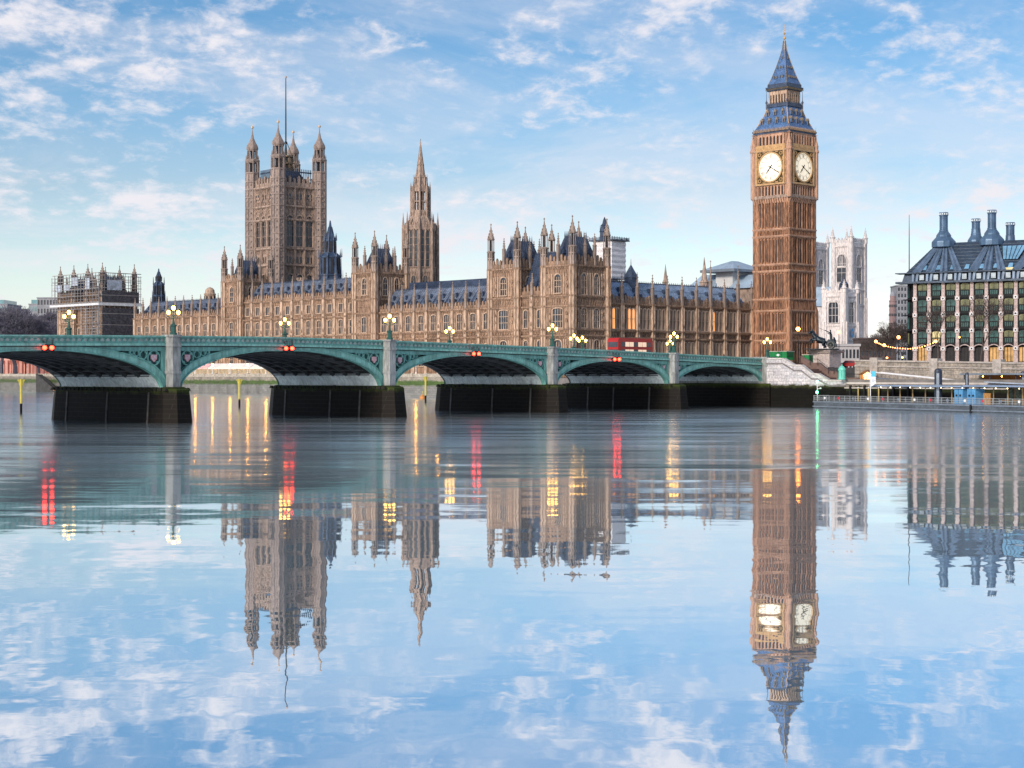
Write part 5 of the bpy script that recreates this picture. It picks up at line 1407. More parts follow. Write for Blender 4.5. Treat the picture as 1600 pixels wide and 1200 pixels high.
def skin_obj(name, V, E, rad, m, parent, M=None, sub=2):
    me = bpy.data.meshes.new(name); me.from_pydata(V, E, []); me.update()
    o = bpy.data.objects.new(name, me); col.objects.link(o); o.parent = parent
    if M is not None: o.matrix_local = M
    md = o.modifiers.new('skin', 'SKIN'); md.use_smooth_shade = True
    sv = me.skin_vertices[0] if len(me.skin_vertices) else None
    if sv is None:
        me.attributes  # make sure the layer exists
        import bmesh
        bm = bmesh.new(); bm.from_mesh(me); bm.verts.layers.skin.verify(); bm.to_mesh(me); bm.free(); sv = me.skin_vertices[0]
    for i, r in enumerate(rad):
        sv.data[i].radius = (r, r) if not isinstance(r, tuple) else r
        sv.data[i].use_root = i == 0
    s2 = o.modifiers.new('sub', 'SUBSURF'); s2.levels = sub; s2.render_levels = sub
    me.materials.append(m); return o
SKIN = mat('skin', (.5, .32, .24), .6, 0, .05); HAIR = mat('dark hair', (.04, .03, .025), .7, 0, .2)
def walker(loc, rz, coat, label):
    o = empty('person', loc, rz, label, 'person')
    V = [(0, 0, .95), (0, 0, 1.2), (0, 0, 1.42), (0, 0, 1.52), (0, 0, 1.62), (0, .01, 1.74),
         (-.1, 0, .9), (-.11, .12, .5), (-.11, .2, .08), (-.11, .33, .05), (.1, 0, .9), (.11, -.1, .5), (.11, -.28, .12), (.11, -.16, .05),
         (-.2, 0, 1.4), (-.26, -.08, 1.12), (-.25, .04, .88), (-.25, .08, .78), (.2, 0, 1.4), (.26, .08, 1.12), (.25, .14, .88), (.25, .18, .78)]
    E = [(0, 1), (1, 2), (2, 3), (3, 4), (4, 5), (0, 6), (6, 7), (7, 8), (8, 9), (0, 10), (10, 11), (11, 12), (12, 13), (2, 14), (14, 15), (15, 16), (16, 17), (2, 18), (18, 19), (19, 20), (20, 21)]
    rad = [.16, .15, .15, .06, .095, .085, .1, .075, .05, .04, .1, .075, .05, .04, .08, .055, .04, .035, .08, .055, .04, .035]
    skin_obj('body', V, E, rad, coat, o)
    mb = MB(); mb.ball((0, .03, 1.66), .1, 10, 0, 1.2); mb.box(-.015, .015, .12, .15, 1.63, 1.68); mb.build('face', SKIN, o); mb = MB(); mb.ball((0, -.02, 1.71), .115, 10, 0, .95); mb.build('hair', HAIR, o)
    for sx, yy in ((-1, .08), (1, .18)):
        mb = MB(); mb.box(sx * .25 - .03, sx * .25 + .03, yy - .035, yy + .035, .7, .78)
        for k in range(4): mb.tube((sx * .25, yy - .03 + .02 * k, .71), (sx * .24, yy - .025 + .02 * k, .63 - .01 * (k in (1, 2))), .009, .007, 5)
        mb.tube((sx * .25, yy + .035, .75), (sx * .23, yy + .06, .69), .01, .008, 5); mb.build('hand', SKIN, o)
walker(on_bridge(1131, 2.0), R(-40), mat('dark overcoat', (.03, .03, .04), .8, 0, .2), 'person in a dark coat walking near the right end of the bridge')
walker(on_bridge(1182, 2.2), R(130), mat('pale jacket', (.5, .48, .47), .8, 0, .1), 'person in a pale jacket walking beside the last bridge lamp')

# ------------------------------------------------------------------ embankment: stair, wall, plinth, statue, kiosks
st = empty('stone_stairway', (48.6, 324, 0), R(-46), 'pale stone stairway wall with stepped coping going down from the bridge end to the river', 'stairway')
ex = lambda px, y0=0: EF.fx(px, y0)
def ez(py, px, y0=0): return zz(py, EF.w(ex(px, y0), y0)[1])
prof = [(1197, 561.5), (1223.5, 561.5), (1240, 572), (1252, 572), (1268.5, 585.5), (1277.5, 585.5), (1295.5, 596), (1322, 596)]
P_ = [(ex(a), ez(b, a)) for a, b in prof]
mb = MB()
for (xa, za), (xb, zb) in zip(P_[:-1], P_[1:]):
    mb.extr([(xa, -3), (xb, -3), (xb, zb), (xa, za)], 0, .7)
wl_ = mb.build('wall', STAIRST, st)
mb = MB()
for (xa, za), (xb, zb) in zip(P_[:-1], P_[1:]):
    mb.extr([(xa - .02, za), (xb + .02, zb), (xb + .02, zb + .28), (xa - .02, za + .28)], -.18, .9); 
mb.build('coping', mat('light coping stone', (.58, .56, .54), .8, 0, .2, .6, fine=.2), st)
mb = MB()
for (xa, za), (xb, zb) in zip(P_[:-1], P_[1:]): mb.extr([(xa - .02, za - .95), (xb + .02, zb - .95), (xb + .02, zb - .68), (xa - .02, za - .68)], -.13, .3)
mb.build('string_course', mat('dark string course', (.2, .19, .19), .8, 0, .3, .6), st)
mb = MB(); x0s, x1s = P_[1][0], P_[-1][0]; nst = 26
for i in range(nst):
    xa = x0s + (x1s - x0s) * i / nst; xb = x0s + (x1s - x0s) * (i + 1) / nst
    t = (i + .5) / nst
    zs = None
    for (ua, va), (ub, vb) in zip(P_[:-1], P_[1:]):
        if ua <= (xa + xb) / 2 <= ub: zs = va + (vb - va) * ((xa + xb) / 2 - ua) / (ub - ua)
    mb.box(xa, xb, .9, 5.6, 2, zs - .55)
mb.box(P_[0][0], x0s, .9, 5.6, 2, P_[0][1] - .9)
mb.build('step', mat('brown worn steps', (.16, .10, .085), .8, 0, .3, .8), st)
mb = MB()
for (xa, za), (xb, zb) in zip(P_[1:-1], P_[2:]):
    mb.extr([(xa, 2), (xb, 2), (xb, zb + .7), (xa, za + .7)], 5.6, 6.3)
mb.build('inner_wall', mat('dark brown granite', (.17, .115, .10), .8, 0, .3, .7), st)
mb = MB()
for (xa, za), (xb, zb) in zip(P_[2:-1], P_[3:]): mb.tube((xa, 5.3, za + 1.4), (xb, 5.3, zb + 1.4), .05, n=5); mb.tube((xa, 5.3, za + .2), (xa, 5.3, za + 1.4), .05, n=5)
mb.build('handrail', BLACKM, st)

em = empty('embankment_wall', (48.6, 324, 0), R(-46), 'long grey granite embankment wall on the right bank in front of the office block', 'wall')
xw = P_[-1][0]
mb = MB(); zt0, zt1 = 8.75, 8.05
def wz(x): return zt0 + (zt1 - zt0) * min(1.6, (x - xw) / 36)
seg = [xw - 3 + 8 * i for i in range(24)]
for xa, xb in zip(seg[:-1], seg[1:]):
    mb.extr([(xa, 3.2), (xb, 3.2), (xb, wz(xb)), (xa, wz(xa))], 7.2, 8.2)
mb.build('wall', WALLST, em)
mb = MB()
for xa, xb in zip(seg[:-1], seg[1:]):
    mb.extr([(xa, wz(xa)), (xb, wz(xb)), (xb, wz(xb) + .3), (xa, wz(xa) + .3)], 6.95, 8.4); mb.extr([(xa, wz(xa) - 1.0), (xb, wz(xb) - 1.0), (xb, wz(xb) - .75), (xa, wz(xa) - .75)], 7.0, 7.4)
for px in (1366.5, 1460, 1559): 
    x = ex(px, 7.2); mb.box(x - .85, x + .85, 6.8, 8.5, 3.2, wz(x) + .75)
mb.build('coping', mat('grey coping stone', (.42, .39, .36), .8, 0, .25, .6, fine=.2), em)
lw = empty('landing_wall', (48.6, 324, 0), R(-46), 'low river wall with a pale ledge and dark weedy foot behind the floating pier', 'wall')
mb = MB(); mb.box(xw, xw + 180, 0, 7.2, -3, 4.5); mb.build('wall', WALLST, lw); mb = MB(); mb.box(xw - .3, xw + 180, -.25, 1.0, 4.5, 4.85); mb.box(xw - .3, xw + 180, -.12, .2, 3.7, 3.9); mb.build('ledge', mat('pale ledge stone', (.55, .52, .48), .8, 0, .2, .6), lw)
mb = MB(); mb.box(0, .3, -.5, -.05, -1, 4.3); tfm = mb.mesh('timber_fender', BLACKM)
for i in range(5): put('timber_fender', tfm, lw, Matrix.Translation((xw + 1 + i * 3.1, 0, 0)))
for px, lb in ((1341, 'leftmost slim yellow fender post on the low river wall'), (1357, 'middle slim yellow fender post on the low river wall left of the banner'), (1373, 'right slim yellow fender post on the low river wall, right of the banner')):
    x = ex(px, -.7); X, Y = EF.w(x, -.7); o = empty('fender_post', (X, Y, -.5), 0, lb, 'post', 'yellow fender posts')
    mb = MB(); mb.prism(0, 0, -1, 4.3, .13, n=8); mb.build('shaft', mat('yellowed post', (.5, .38, .14), .6, 0, .2), o); mb = MB(); mb.prism(0, 0, 4.3, 4.5, .2, .08, 8); mb.build('cap', WHITE, o)

# plinth and bronze chariot group
Zp = 331; pc = at(1296, 560, Zp)
pl = empty('plinth', (pc.x, pc.y, 4.0), R(-46), 'broad pale granite plinth carrying the bronze chariot group', 'plinth')
PINKST = mat('pale pinkish granite', (.56, .49, .47), .8, 0, .2, .5, fine=.25)
mb = MB(); mb.box(-4.6, 0, 0, 3.9, 0, 6.6); mb.box(-4.75, .15, -.15, 4.05, 0, 2.6); mb.box(-4.65, .05, -.05, 3.95, 2.6, 2.95); mb.build('body', PINKST, pl)
mb = MB(); mb.box(-5.0, .4, -.4, 4.3, 6.6, 6.85); mb.box(-5.2, .6, -.6, 4.5, 6.85, 7.1); mb.box(-4.7, .1, -.1, 4.0, 7.1, 7.3); mb.build('cornice', mat('weathered granite cornice', (.38, .33, .31), .8, 0, .3, .6), pl)
mb = MB(); mb.box(.05, .2, 2.6, 3.4, 0, 2.9); mb.build('doorway', SLOT, pl)
stt = empty('chariot_statue', (pc.x - .9, pc.y + 1.3, 11.3), R(-46 + 30), 'dark bronze statue of rearing horses and a woman in a chariot on the plinth', 'statue')
stt.scale = (1.22, 1.22, 1.22)
mb = MB(); mb.box(-3.0, 2.3, -1.3, 1.5, 0, .12); mb.build('base', BRONZE, stt)
def horse(y, dz, turn):
    V = [(-.3, y, 1.35), (-.85, y, 1.55), (-1.25, y, 1.8), (-1.6, y, 2.3), (-1.75, y + turn * .2, 2.85), (-2.1, y + turn * .45, 2.75), (-2.35, y + turn * .55, 2.5),   # trunk, neck, head
         (.15, y, 1.25), (.5, y, 1.05), (.75, y, .6),                                                                                        # rump, tail
         (.1, y - .2, 1.05), (-.15, y - .25, .7), (.2, y - .25, .4), (.05, y - .25, .12), (.1, y + .2, 1.05), (-.1, y + .25, .72), (.3, y + .25, .42), (.2, y + .25, .12),
         (-1.2, y - .22, 1.55), (-1.75, y - .25, 1.5), (-1.85, y - .25, 1.05), (-2.05, y - .25, .95), (-1.2, y + .22, 1.6), (-1.85, y + .25, 1.8), (-2.15, y + .25, 1.4), (-2.35, y + .25, 1.3)]
    V = [(a, b, c + dz) for a, b, c in V]
    E = [(0, 1), (1, 2), (2, 3), (3, 4), (4, 5), (5, 6), (0, 7), (7, 8), (8, 9), (7, 10), (10, 11), (11, 12), (12, 13), (7, 14), (14, 15), (15, 16), (16, 17), (1, 18), (18, 19), (19, 20), (20, 21), (1, 22), (22, 23), (23, 24), (24, 25)]
    rad = [.46, .50, .44, .32, .23, .2, .12, .46, .14, .08, .27, .18, .11, .1, .27, .18, .11, .1, .2, .14, .1, .09, .2, .14, .1, .09]
    h = skin_obj('horse', V, E, rad, BRONZE, stt)
    mb = MB()
    for k in range(6): t = k / 5; mb.prism(-1.45 - .35 * t, y, 2.1 + .8 * t + dz, 2.6 + .65 * t + dz, .1, .03, 5)
    mb.prism(-1.7, y - .08, 2.9 + dz, 3.15 + dz, .05, .01, 4); mb.prism(-1.7, y + .08, 2.9 + dz, 3.15 + dz, .05, .01, 4); mb.build('mane', BRONZE, h)
horse(-.75, .05, -1); horse(.65, .12, 1)
mb = MB(); mb.extr([(.6, .55), (2.1, .5), (2.15, .75), (1.7, 1.35), (.75, 1.65), (.6, 1.3)], -.75, .95); mb.tube((-1.2, .0, 1.15), (.7, .1, .75), .06, n=6); mb.build('chariot', BRONZE, stt)
for y in (-.95, 1.15):
    mb = MB(); N = 16; T_ = Matrix.Translation((1.2, y, .68)) 
    c1_ = [(.58 * math.cos(2 * math.pi * i / N), .58 * math.sin(2 * math.pi * i / N)) for i in range(N + 1)]; c2_ = [(.46 * math.cos(2 * math.pi * i / N), .46 * math.sin(2 * math.pi * i / N)) for i in range(N + 1)]
    mb.T = T_; mb.band(c1_, c2_, -.07, .07)
    for i in range(4): a = math.pi / 4 * i; mb.tube((.5 * math.cos(a), 0, .5 * math.sin(a)), (-.5 * math.cos(a), 0, -.5 * math.sin(a)), .04, n=4)
    mb.extr([(.12 * math.cos(math.pi / 4 * i), .12 * math.sin(math.pi / 4 * i)) for i in range(8)], -.16, .16); mb.build('wheel', mat('lighter bronze', (.09, .10, .095), .45, .5, .3, 2), stt)
V = [(1.2, .1, 1.9), (1.2, .1, 1.3), (1.2, .1, .75), (1.15, .1, 2.4), (1.12, .1, 2.75), (1.1, .1, 2.9), (1.06, .1, 3.1), (1.05, .1, 3.22), (1.05, -.2, 2.68), (.75, -.45, 2.85), (.35, -.5, 3.1), (.22, -.5, 3.16), (1.1, .4, 2.68), (.85, .65, 2.5), (.55, .75, 2.7), (.44, .76, 2.76)]
E = [(0, 1), (1, 2), (0, 3), (3, 4), (4, 5), (5, 6), (6, 7), (4, 8), (8, 9), (9, 10), (10, 11), (4, 12), (12, 13), (13, 14), (14, 15)]
fg = skin_obj('figure', V, E, [.24, .34, .42, .22, .22, .08, .15, .1, .11, .08, .055, .05, .11, .08, .055, .05], BRONZE, stt)
mb = MB(); mb.tube((.9, -.5, 2.75), (-.9, -.52, 3.6), .03, n=5); mb.build('spear', BRONZE, stt)
for s1, c in ((-.35, (1.75, -.35, 0)), (.4, (1.8, .5, 0))):
    V = [(c[0], c[1], 1.35), (c[0], c[1], 1.0), (c[0], c[1], .7), (c[0] - .05, c[1], 1.7), (c[0] - .1, c[1], 1.85), (c[0] - .12, c[1], 2.0), (c[0] - .05, c[1] + s1, 1.65), (c[0] - .3, c[1] + s1, 1.5)]
    skin_obj('figure', V, [(0, 1), (1, 2), (0, 3), (3, 4), (4, 5), (3, 6), (6, 7)], [.2, .25, .28, .17, .07, .12, .08, .06], BRONZE, stt)

def kiosk(px, y0, y1, Z, w, d, label, mark=True, rz=-46):
    zb_, zt_ = zz(y1, Z), zz(y0, Z); o = empty('kiosk', (at(px, y1, Z).x, Z, zb_), R(rz), label, 'kiosk')
    h = zt_ - zb_
    mb = MB(); mb.box(-w / 2, w / 2, 0, d, 0, h * .92); b = mb.build('body', GREENP, o)
    mb = MB(); mb.box(-w / 2 - .12, w / 2 + .12, -.12, d + .12, h * .92, h); mb.build('roof', mat('pale roof edge', (.45, .45, .4), .6, 0, .1), o)
    mb = MB()
    for k in range(int(w / .8)): mb.box(-w / 2 + .4 + .8 * k, -w / 2 + .46 + .8 * k, -.03, 0, .05, h * .9)
    mb.box(w / 2, w / 2 + .03, .2, d - .2, h * .3, h * .85); mb.build('shutter_ridge', mat('dark green trim', (.006, .10, .03), .5, 0, .1), b)
    if mark:
        mb = MB(); z = h * .55; mb.extr([(-.55, z), (-.1, z + .12), (0, z + .3), (.1, z + .12), (.55, z), (.12, z - .1), (0, z - .3), (-.12, z - .1)], -.08, -.035); mb.build('white_emblem', mat('glowing white sign', (.8, .82, .8), .5, 0, 0, emit=((1, 1, 1), .5)), b)  # emblem given a weak glow of its own to look bright
    return o
kiosk(1216, 548.5, 562.5, 329, 4.0, 2.4, 'wide green kiosk with a white star emblem on the bridge end beside the last lamp')
kiosk(1259, 553.5, 570, 328, 1.5, 1.4, 'narrow green kiosk standing against the left side of the statue plinth', False)
Z = 309; o = empty('domed_kiosk', (at(1315.5, 592, Z).x, Z, zz(593, Z)), R(-46), 'small turquoise kiosk with a rounded dome top beside the stair foot', 'kiosk')
h = zz(570, Z) - zz(593, Z)
mb = MB(); mb.lathe(0, 0, [(.75, 0), (.75, .15), (.66, .2), (.64, h * .6), (.72, h * .62), (.72, h * .68)], 12); mb.build('body', TURQ, o)
mb = MB(); mb.lathe(0, 0, [(.7, h * .68), (.62, h * .78), (.4, h * .88), (.14, h * .94), (.1, h * .97), (.03, h * 1.08)], 12); mb.build('dome', TURQ, o)
mb = MB()
for i in range(6): a = math.pi / 3 * i; mb.tube((.68 * math.cos(a), .68 * math.sin(a), .1), (.66 * math.cos(a), .66 * math.sin(a), h * .62), .05, n=4)
mb.build('rib', mat('deep turquoise', (.07, .36, .30), .5, 0, .1), o)
# lit gabled ticket hut
x = ex(1353, 3.5); X, Y = EF.w(x, 3.5); zf = 4.5; o = empty('ticket_hut', (X, Y, zf), R(-46 + 20), 'small gabled hut glowing orange inside, at the foot of the embankment wall', 'hut')
mb = MB(); mb.box(-1.1, -.95, 0, 2, 0, 1.75); mb.box(.95, 1.1, 0, 2, 0, 1.75); mb.box(-1.1, 1.1, 1.85, 2, 0, 1.75); mb.build('wall', mat('orange timber', (.5, .24, .07), .6, 0, .2), o)
mb = MB(); mb.extr([(-1.35, 1.7), (0, 2.5), (1.35, 1.7), (1.35, 1.85), (0, 2.68), (-1.35, 1.85)], -.25, 2.2); mb.build('roof', mat('brown shingle', (.2, .1, .05), .7, 0, .3), o)
mb = MB(); mb.box(-.9, .9, 1.6, 1.7, .1, 1.7); mb.extr([(-.9, 1.72), (.9, 1.72), (0, 2.3)], 1.5, 1.6); mb.build('lit_interior', mat('lit interior', (.8, .5, .2), .5, 0, .2, 1, emit=((1, .62, .25), 2.5)), o)
mb = MB(); mb.box(-.6, -.5, .5, .6, 0, 1.4); mb.box(-.1, 0, .3, .4, 0, 1.5); mb.box(.3, .7, .6, .7, 0, .8); mb.box(-.9, .9, 0, .12, .0, .75); mb.build('counter', BLACKM, o)

# ------------------------------------------------------------------ floating pier
QF = Frame((56.4, 311.0), math.degrees(math.atan2(256 - 311, 85 - 56.4)))
fp = empty('floating_pier', (56.4, 311, 0), R(QF.deg), 'long floating pier with railings and a flat blue-grey canopy on the right', 'pier')
L = 95
mb = MB(); mb.box(0, L, 0, 9, -.8, 1.1); mb.build('hull', mat('dark pontoon hull', (.10, .125, .15), .5, .1, .35, .4, fine=.3), fp)
mb = MB(); mb.box(-.1, L + .1, -.15, 9.1, 1.1, 1.3); mb.box(-.05, L, -.25, 0, .25, .45); mb.build('deck', STEEL, fp)
mb = MB()
for i in range(int(L / 1.5) + 1): mb.box(1.5 * i - .04, 1.5 * i + .04, .0, .08, 1.3, 2.4)
for z in (1.6, 1.95, 2.38): mb.box(0, L, .01, .07, z - .03, z + .03)
for i in range(int(L / .3)): mb.box(.3 * i - .015, .3 * i + .015, .03, .05, 1.3, 2.36)
for y in (3, 6, 9): mb.box(-.03, .03, y - .05, y + .05, 1.3, 2.4)
mb.box(-.03, .03, 0, 9, 2.35, 2.41); mb.box(-.03, .03, 0, 9, 1.8, 1.85)
mb.build('railing', mat('pale railing steel', (.42, .46, .48), .4, .3, .2), fp)
xc = QF.fx(1372, 3.0)
mb = MB(); mb.box(xc, xc + 23, 1.5, 7.5, 4.15, 4.4); mb.box(xc + 23.3, L + 20, 1.5, 7.5, 4.25, 4.5); mb.extr([(xc - .8, 4.15), (xc, 4.1), (xc, 4.4)], 1.5, 7.5); mb.build('canopy', mat('blue-grey canopy', (.24, .33, .48), .4, .1, .15, .3), fp)
WLP = mat('warm lit post', (.5, .36, .18), .5, .1, .2)
for i in range(13): mb = MB(); mb.box(xc + 1.5 + 3.3 * i - .06, xc + 1.5 + 3.3 * i + .06, 3.9, 4.05, 1.3, 4.15); mb.build('canopy_post', WLP, fp)
mb = MB(); mb.ball((0, 0, 0), .1, 8); clm = mb.mesh('ceiling_lamp', WHITEG)
for i in range(16): put('ceiling_lamp', clm, fp, Matrix.Translation((xc + 1.8 + 2.6 * i, 2.1, 4.02)))
for px, lb in ((1499, 'left'), (1519, 'right')):
    x = QF.fx(px, 2.6); mb = MB(); mb.box(x - 1.0, x + 1.0, 2.4, 4.4, 1.3, 3.9); b = mb.build('cabin', BLUEP, fp)
    mb = MB(); mb.T = Matrix.Translation((x, 2.4, 2.75)) @ Matrix.Rotation(R(90), 4, 'X')
    for q in (-.45, .45): mb.prism(q, 0, 0, .06, .2, n=12)
    mb.build('porthole', BLACKM, b); mb = MB(); mb.box(x - .02, x + .02, 2.36, 2.41, 1.4, 3.8); mb.build('door_gap', NAVY, b)
x0c = QF.fx(1535, 2.8); mb = MB(); mb.box(x0c, x0c + 1.6, 3, 3.2, 1.3, 3.2); mb.build('notice_board', mat('orange timber board', (.42, .22, .07), .6, 0, .4, 3), fp)
mb = MB(); mb.box(x0c + 2, L, 6.2, 6.4, 1.3, 4.1); mb.build('back_screen', mat('mottled green screen', (.10, .13, .10), .5, 0, .7, 1.2, fine=.5), fp)
mb = MB()
for i in range(9): mb.box(x0c + 2.5 + i * 1.5, x0c + 2.56 + i * 1.5, 6.05, 6.15, 1.3, 4.2)
for i in range(5): mb.box(x0c + 2.4 + i * 2.5, x0c + 3.9 + i * 2.5, 4.6, 5.2, 2.0, 2.08)
mb.build('screen_post', mat('orange lit rail', (.5, .27, .1), .5, 0, .3), fp)
REDPL = mat('red plate', (.5, .05, .08), .5, 0, .1)
for i in range(14):
    x = 3 + i * 4.1; mb = MB(); mb.box(x, x + .5, -.02, .0, 1.75, 2.15); mb.build('notice_plate', (WHITE, REDPL, STEEL)[i % 3], fp)
mb = MB(); xf = QF.fx(1518.5, 0); mb.box(xf - .12, xf + .12, -.4, -.05, -.8, 1.3); mb.build('fender', BLACKM, fp)
# café roof and gangway behind the pier
cf = empty('pier_pavilion', (48.6, 324, 0), R(-46), 'low open pavilion with a dark flat roof and warm lamps at the far right', 'pavilion')
xa = ex(1513, 3.2)
mb = MB(); mb.extr([(xa, 6.2), (xa + 60, 6.35), (xa + 60, 6.6), (xa, 6.5)], .4, 6.6); mb.build('roof', STEEL, cf)
mb = MB(); mb.box(xa + 1, xa + 60, 6.2, 6.5, 4.6, 6.2); mb.build('rear_wall', mat('glowing dark timber', (.07, .03, .015), .6, 0, .5, .8, emit=((1, .4, .1), .03)), cf)  # faint amber glow added to the boards as lamplight on them
mb = MB(); mb.ball((0, 0, 0), .13, 8); clm = mb.mesh('ceiling_lamp', WARMG)
for i in range(12): put('ceiling_lamp', clm, cf, Matrix.Translation((xa + 3 + 3.1 * i, 3 + (i % 3), 5.95)))
mb = MB(); mb.box(0, .15, 1.0, 1.15, 4.6, 6.25); psm = mb.mesh('post', NAVY)
for i in range(10): put('post', psm, cf, Matrix.Translation((xa + .4 + 5 * i, 0, 0)))
mb = MB(); mb.extr([(xa + 6, 4.9), (xa + 18, 4.4), (xa + 40, 4.4), (xa + 40, 4.6), (xa + 18, 4.62), (xa + 6, 5.08)], -1.8, -.4); mb.build('awning', mat('pale blue awning', (.38, .47, .58), .6, 0, .15), cf)
gw = empty('gangway', (48.6, 324, 0), R(-46), 'white sloping gangway rail running from the banner towards the dark round pile', 'gangway')
x0g, x1g = ex(1369, 1.5), ex(1490, 1.5)
mb = MB(); mb.tube((x0g, 1.5, ez(582, 1369, 1.5)), (x1g, 1.5, ez(594.5, 1490, 1.5)), .13, n=6); mb.tube((x0g, 3.2, ez(582, 1369, 1.5)), (x1g, 3.2, ez(594.5, 1490, 1.5)), .13, n=6); mb.build('handrail', WHITE, gw)
mb = MB(); za, zb = ez(582, 1369, 1.5) - 1.1, ez(594.5, 1490, 1.5) - 1.1
mb.extr([(x0g, za), (x1g, zb), (x1g, zb + .15), (x0g, za + .15)], 1.45, 3.25)
for i in range(18): t = i / 17; mb.tube((x0g + (x1g - x0g) * t, 1.5, za + (zb - za) * t), (x0g + (x1g - x0g) * t, 1.5, za + 1.1 + (zb - za) * t), .04, n=4)
mb.build('walkway', STEEL, gw)
for px, w, y0, lb in ((1466, 12, 576, 'thick dark blue round pile standing behind the pier canopy, left one'), (1511, 5.5, 582, 'slim dark pile at the left end of the pier pavilion roof'), (1599, 9, 580, 'dark pile cut by the right edge of the photo')):
    p = at(px, y0, 286); o = empty('mooring_pile', (p.x, p.y, -3), R(-20), lb, 'pile', 'dark piles of the floating pier'); r = w * 286 / F / 2; h = p.z + 3
    mb = MB(); mb.lathe(0, 0, [(r, 0), (r, h - r * .7), (r * .9, h - r * .3), (r * .5, h)], 14); mb.build('shaft', NAVY, o); mb = MB(); mb.box(-r * .35, r * .35, -r * 1.12, -r * .9, 3, h - r * 1.2); mb.lathe(0, 0, [(r * 1.08, h - 3), (r * 1.08, h - 2.7)], 14); mb.build('guide_rail', STEEL, o)
# banner on its pole
p = at(1361, 640, 297); o = empty('banner', (p.x, p.y, 1.3), R(-15), 'tall white and cyan banner flag on a white pole at the pier', 'banner')
zt_ = zz(580, 297) - 1.3; zm = zz(602, 297) - 1.3
mb = MB(); mb.prism(-.12, 0, 0, zt_ + .1, .09, n=8); mb.build('pole', WHITE, o)
mb = MB(); mb.box(0, .82, -.03, .03, zt_ - 1.0, zt_, 1); mb.box(0, .82, -.03, .03, zm + .3, zt_ - 1.0, 0); mb.extr([(0, zm + .3), (.82, zm + .3), (0, zm - .25)], -.028, .028); mb.build('cloth', [WHITE, mat('cyan cloth', (.08, .5, .68), .7, 0, .1)], o)
mb = MB()
for k, (a, b) in enumerate(((.15, .6), (.15, .7), (.15, .5))): mb.box(a, b, -.045, -.031, zm + .6 + .22 * k, zm + .7 + .22 * k)
mb.build('lettering', mat('grey lettering', (.3, .4, .5), .7, 0, 0), o)
# green signal post at the pier end
p = at(1277, 632, 312); o = empty('signal_post', (p.x, p.y, 1.3), R(0), 'thin white post with two green lights at the left end of the floating pier', 'signal')
zt_ = zz(597, 312) - 1.3
mb = MB(); mb.prism(0, 0, 0, zt_, .07, n=8); mb.box(0, .7, -.04, .04, zt_ - 1.3, zt_ - 1.2); mb.lathe(.6, 0, [(.3, zt_ - 1.25), (.05, zt_ - 1.0)], 8); mb.build('post', WHITE, o)
mb = MB(); mb.ball((0, -.1, zt_ + .1), .2, 10); mb.ball((-.05, -.1, zt_ - 1.9), .24, 10); mb.build('lens', GRNG, o, True)
# ------------------------------------------------------------------ office block with tall chimneys
OF = Frame((92.4, 384.5), -31)
ob = empty('office_block', (92.4, 384.5, 0), R(-31), 'modern office block with pink stone columns, dark ribbed roof and tall round chimneys', 'office building')
def oz(y): return H0 + (HZ - y) * 384 / F
PSTONE = mat('pinkish column stone', (.52, .43, .415), .8, 0, .22, .6, (1, 1, .4), fine=.25)
DKBR = mat('dark bronze cladding', (.018, .023, .026), .6, 0, .4, .8, spec=.15)
OROOF = mat('dark bronze roof sheet', (.05, .08, .125), .42, .3, .3, .5, fine=.3)
OGL = mat('green office glass', (.045, .125, .125), .22, 0, .6, .5, spec=.28)
OLIT = mat('lit office window', (.17, .18, .10), .15, 0, .5, .7, c2=(.03, .05, .045), emit=((.9, .8, .32), .05), spec=.25)
OLIT2 = mat('brightly lit office', (.5, .45, .25), .3, 0, .3, .9, emit=((1, .8, .3), .28))
SKYL = mat('blue roof glazing', (.16, .36, .55), .08, 0, .3, .4, spec=.9)
ARCW = mat('amber arcade glow', (.4, .24, .1), .5, 0, .6, .7, c2=(.03, .025, .02), emit=((1, .55, .12), .22))
NB, BWD = 16, 3.28
colx = [.75 + BWD * i for i in range(NB + 1)]
OL = colx[-1] + .6
ZE, ZA, ZG = oz(441.5), oz(545), 7.4
mb = MB(); mb.box(.4, OL, .9, 16, ZG, ZE); mb.add([(0.4, .9, ZG), (-2.2, 3.6, ZG), (-2.2, 16, ZG), (.4, 16, ZG), (0.4, .9, ZE), (-2.2, 3.6, ZE), (-2.2, 16, ZE), (.4, 16, ZE)], [(0, 1, 5, 4), (1, 2, 6, 5), (2, 3, 7, 6), (4, 5, 6, 7)])
body = mb.build('core', DKBR, ob)
cm = MB(); cm.box(-.4, .4, -.1, .9, ZA, ZE); cm.frustum((-.55, .55, -.2, .9), (-.42, .42, -.12, .9), ZG, ZA)
for y in (467.5, 492.5, 517.5): cm.box(-.55, .55, -.22, .5, oz(y) - .5, oz(y) + .5)
cm.box(-.6, .6, -.25, .5, ZA - .55, ZA + .5)
cme = cm.mesh('column', PSTONE)
pins = []
for y in (467.5, 492.5, 517.5, 545.2):
    pm = MB(); pm.extr([(.2 * math.cos(a), oz(y) + .2 * math.sin(a)) for a in [math.pi / 4 * i for i in range(8)]], -.36, -.28); pm.extr([(.46 * math.cos(a), oz(y) + .46 * math.sin(a)) for a in [math.pi / 8 + math.pi / 4 * i for i in range(8)]], -.30, -.2, 1); pins.append(pm.mesh('pin', [BLACKM, WHITE]))
for x in colx:
    c = put('column', cme, ob, Matrix.Translation((x, 0, 0))); [put('pin', q, c) for q in pins]
fl = [541, 516.5, 492, 467.5, 443]
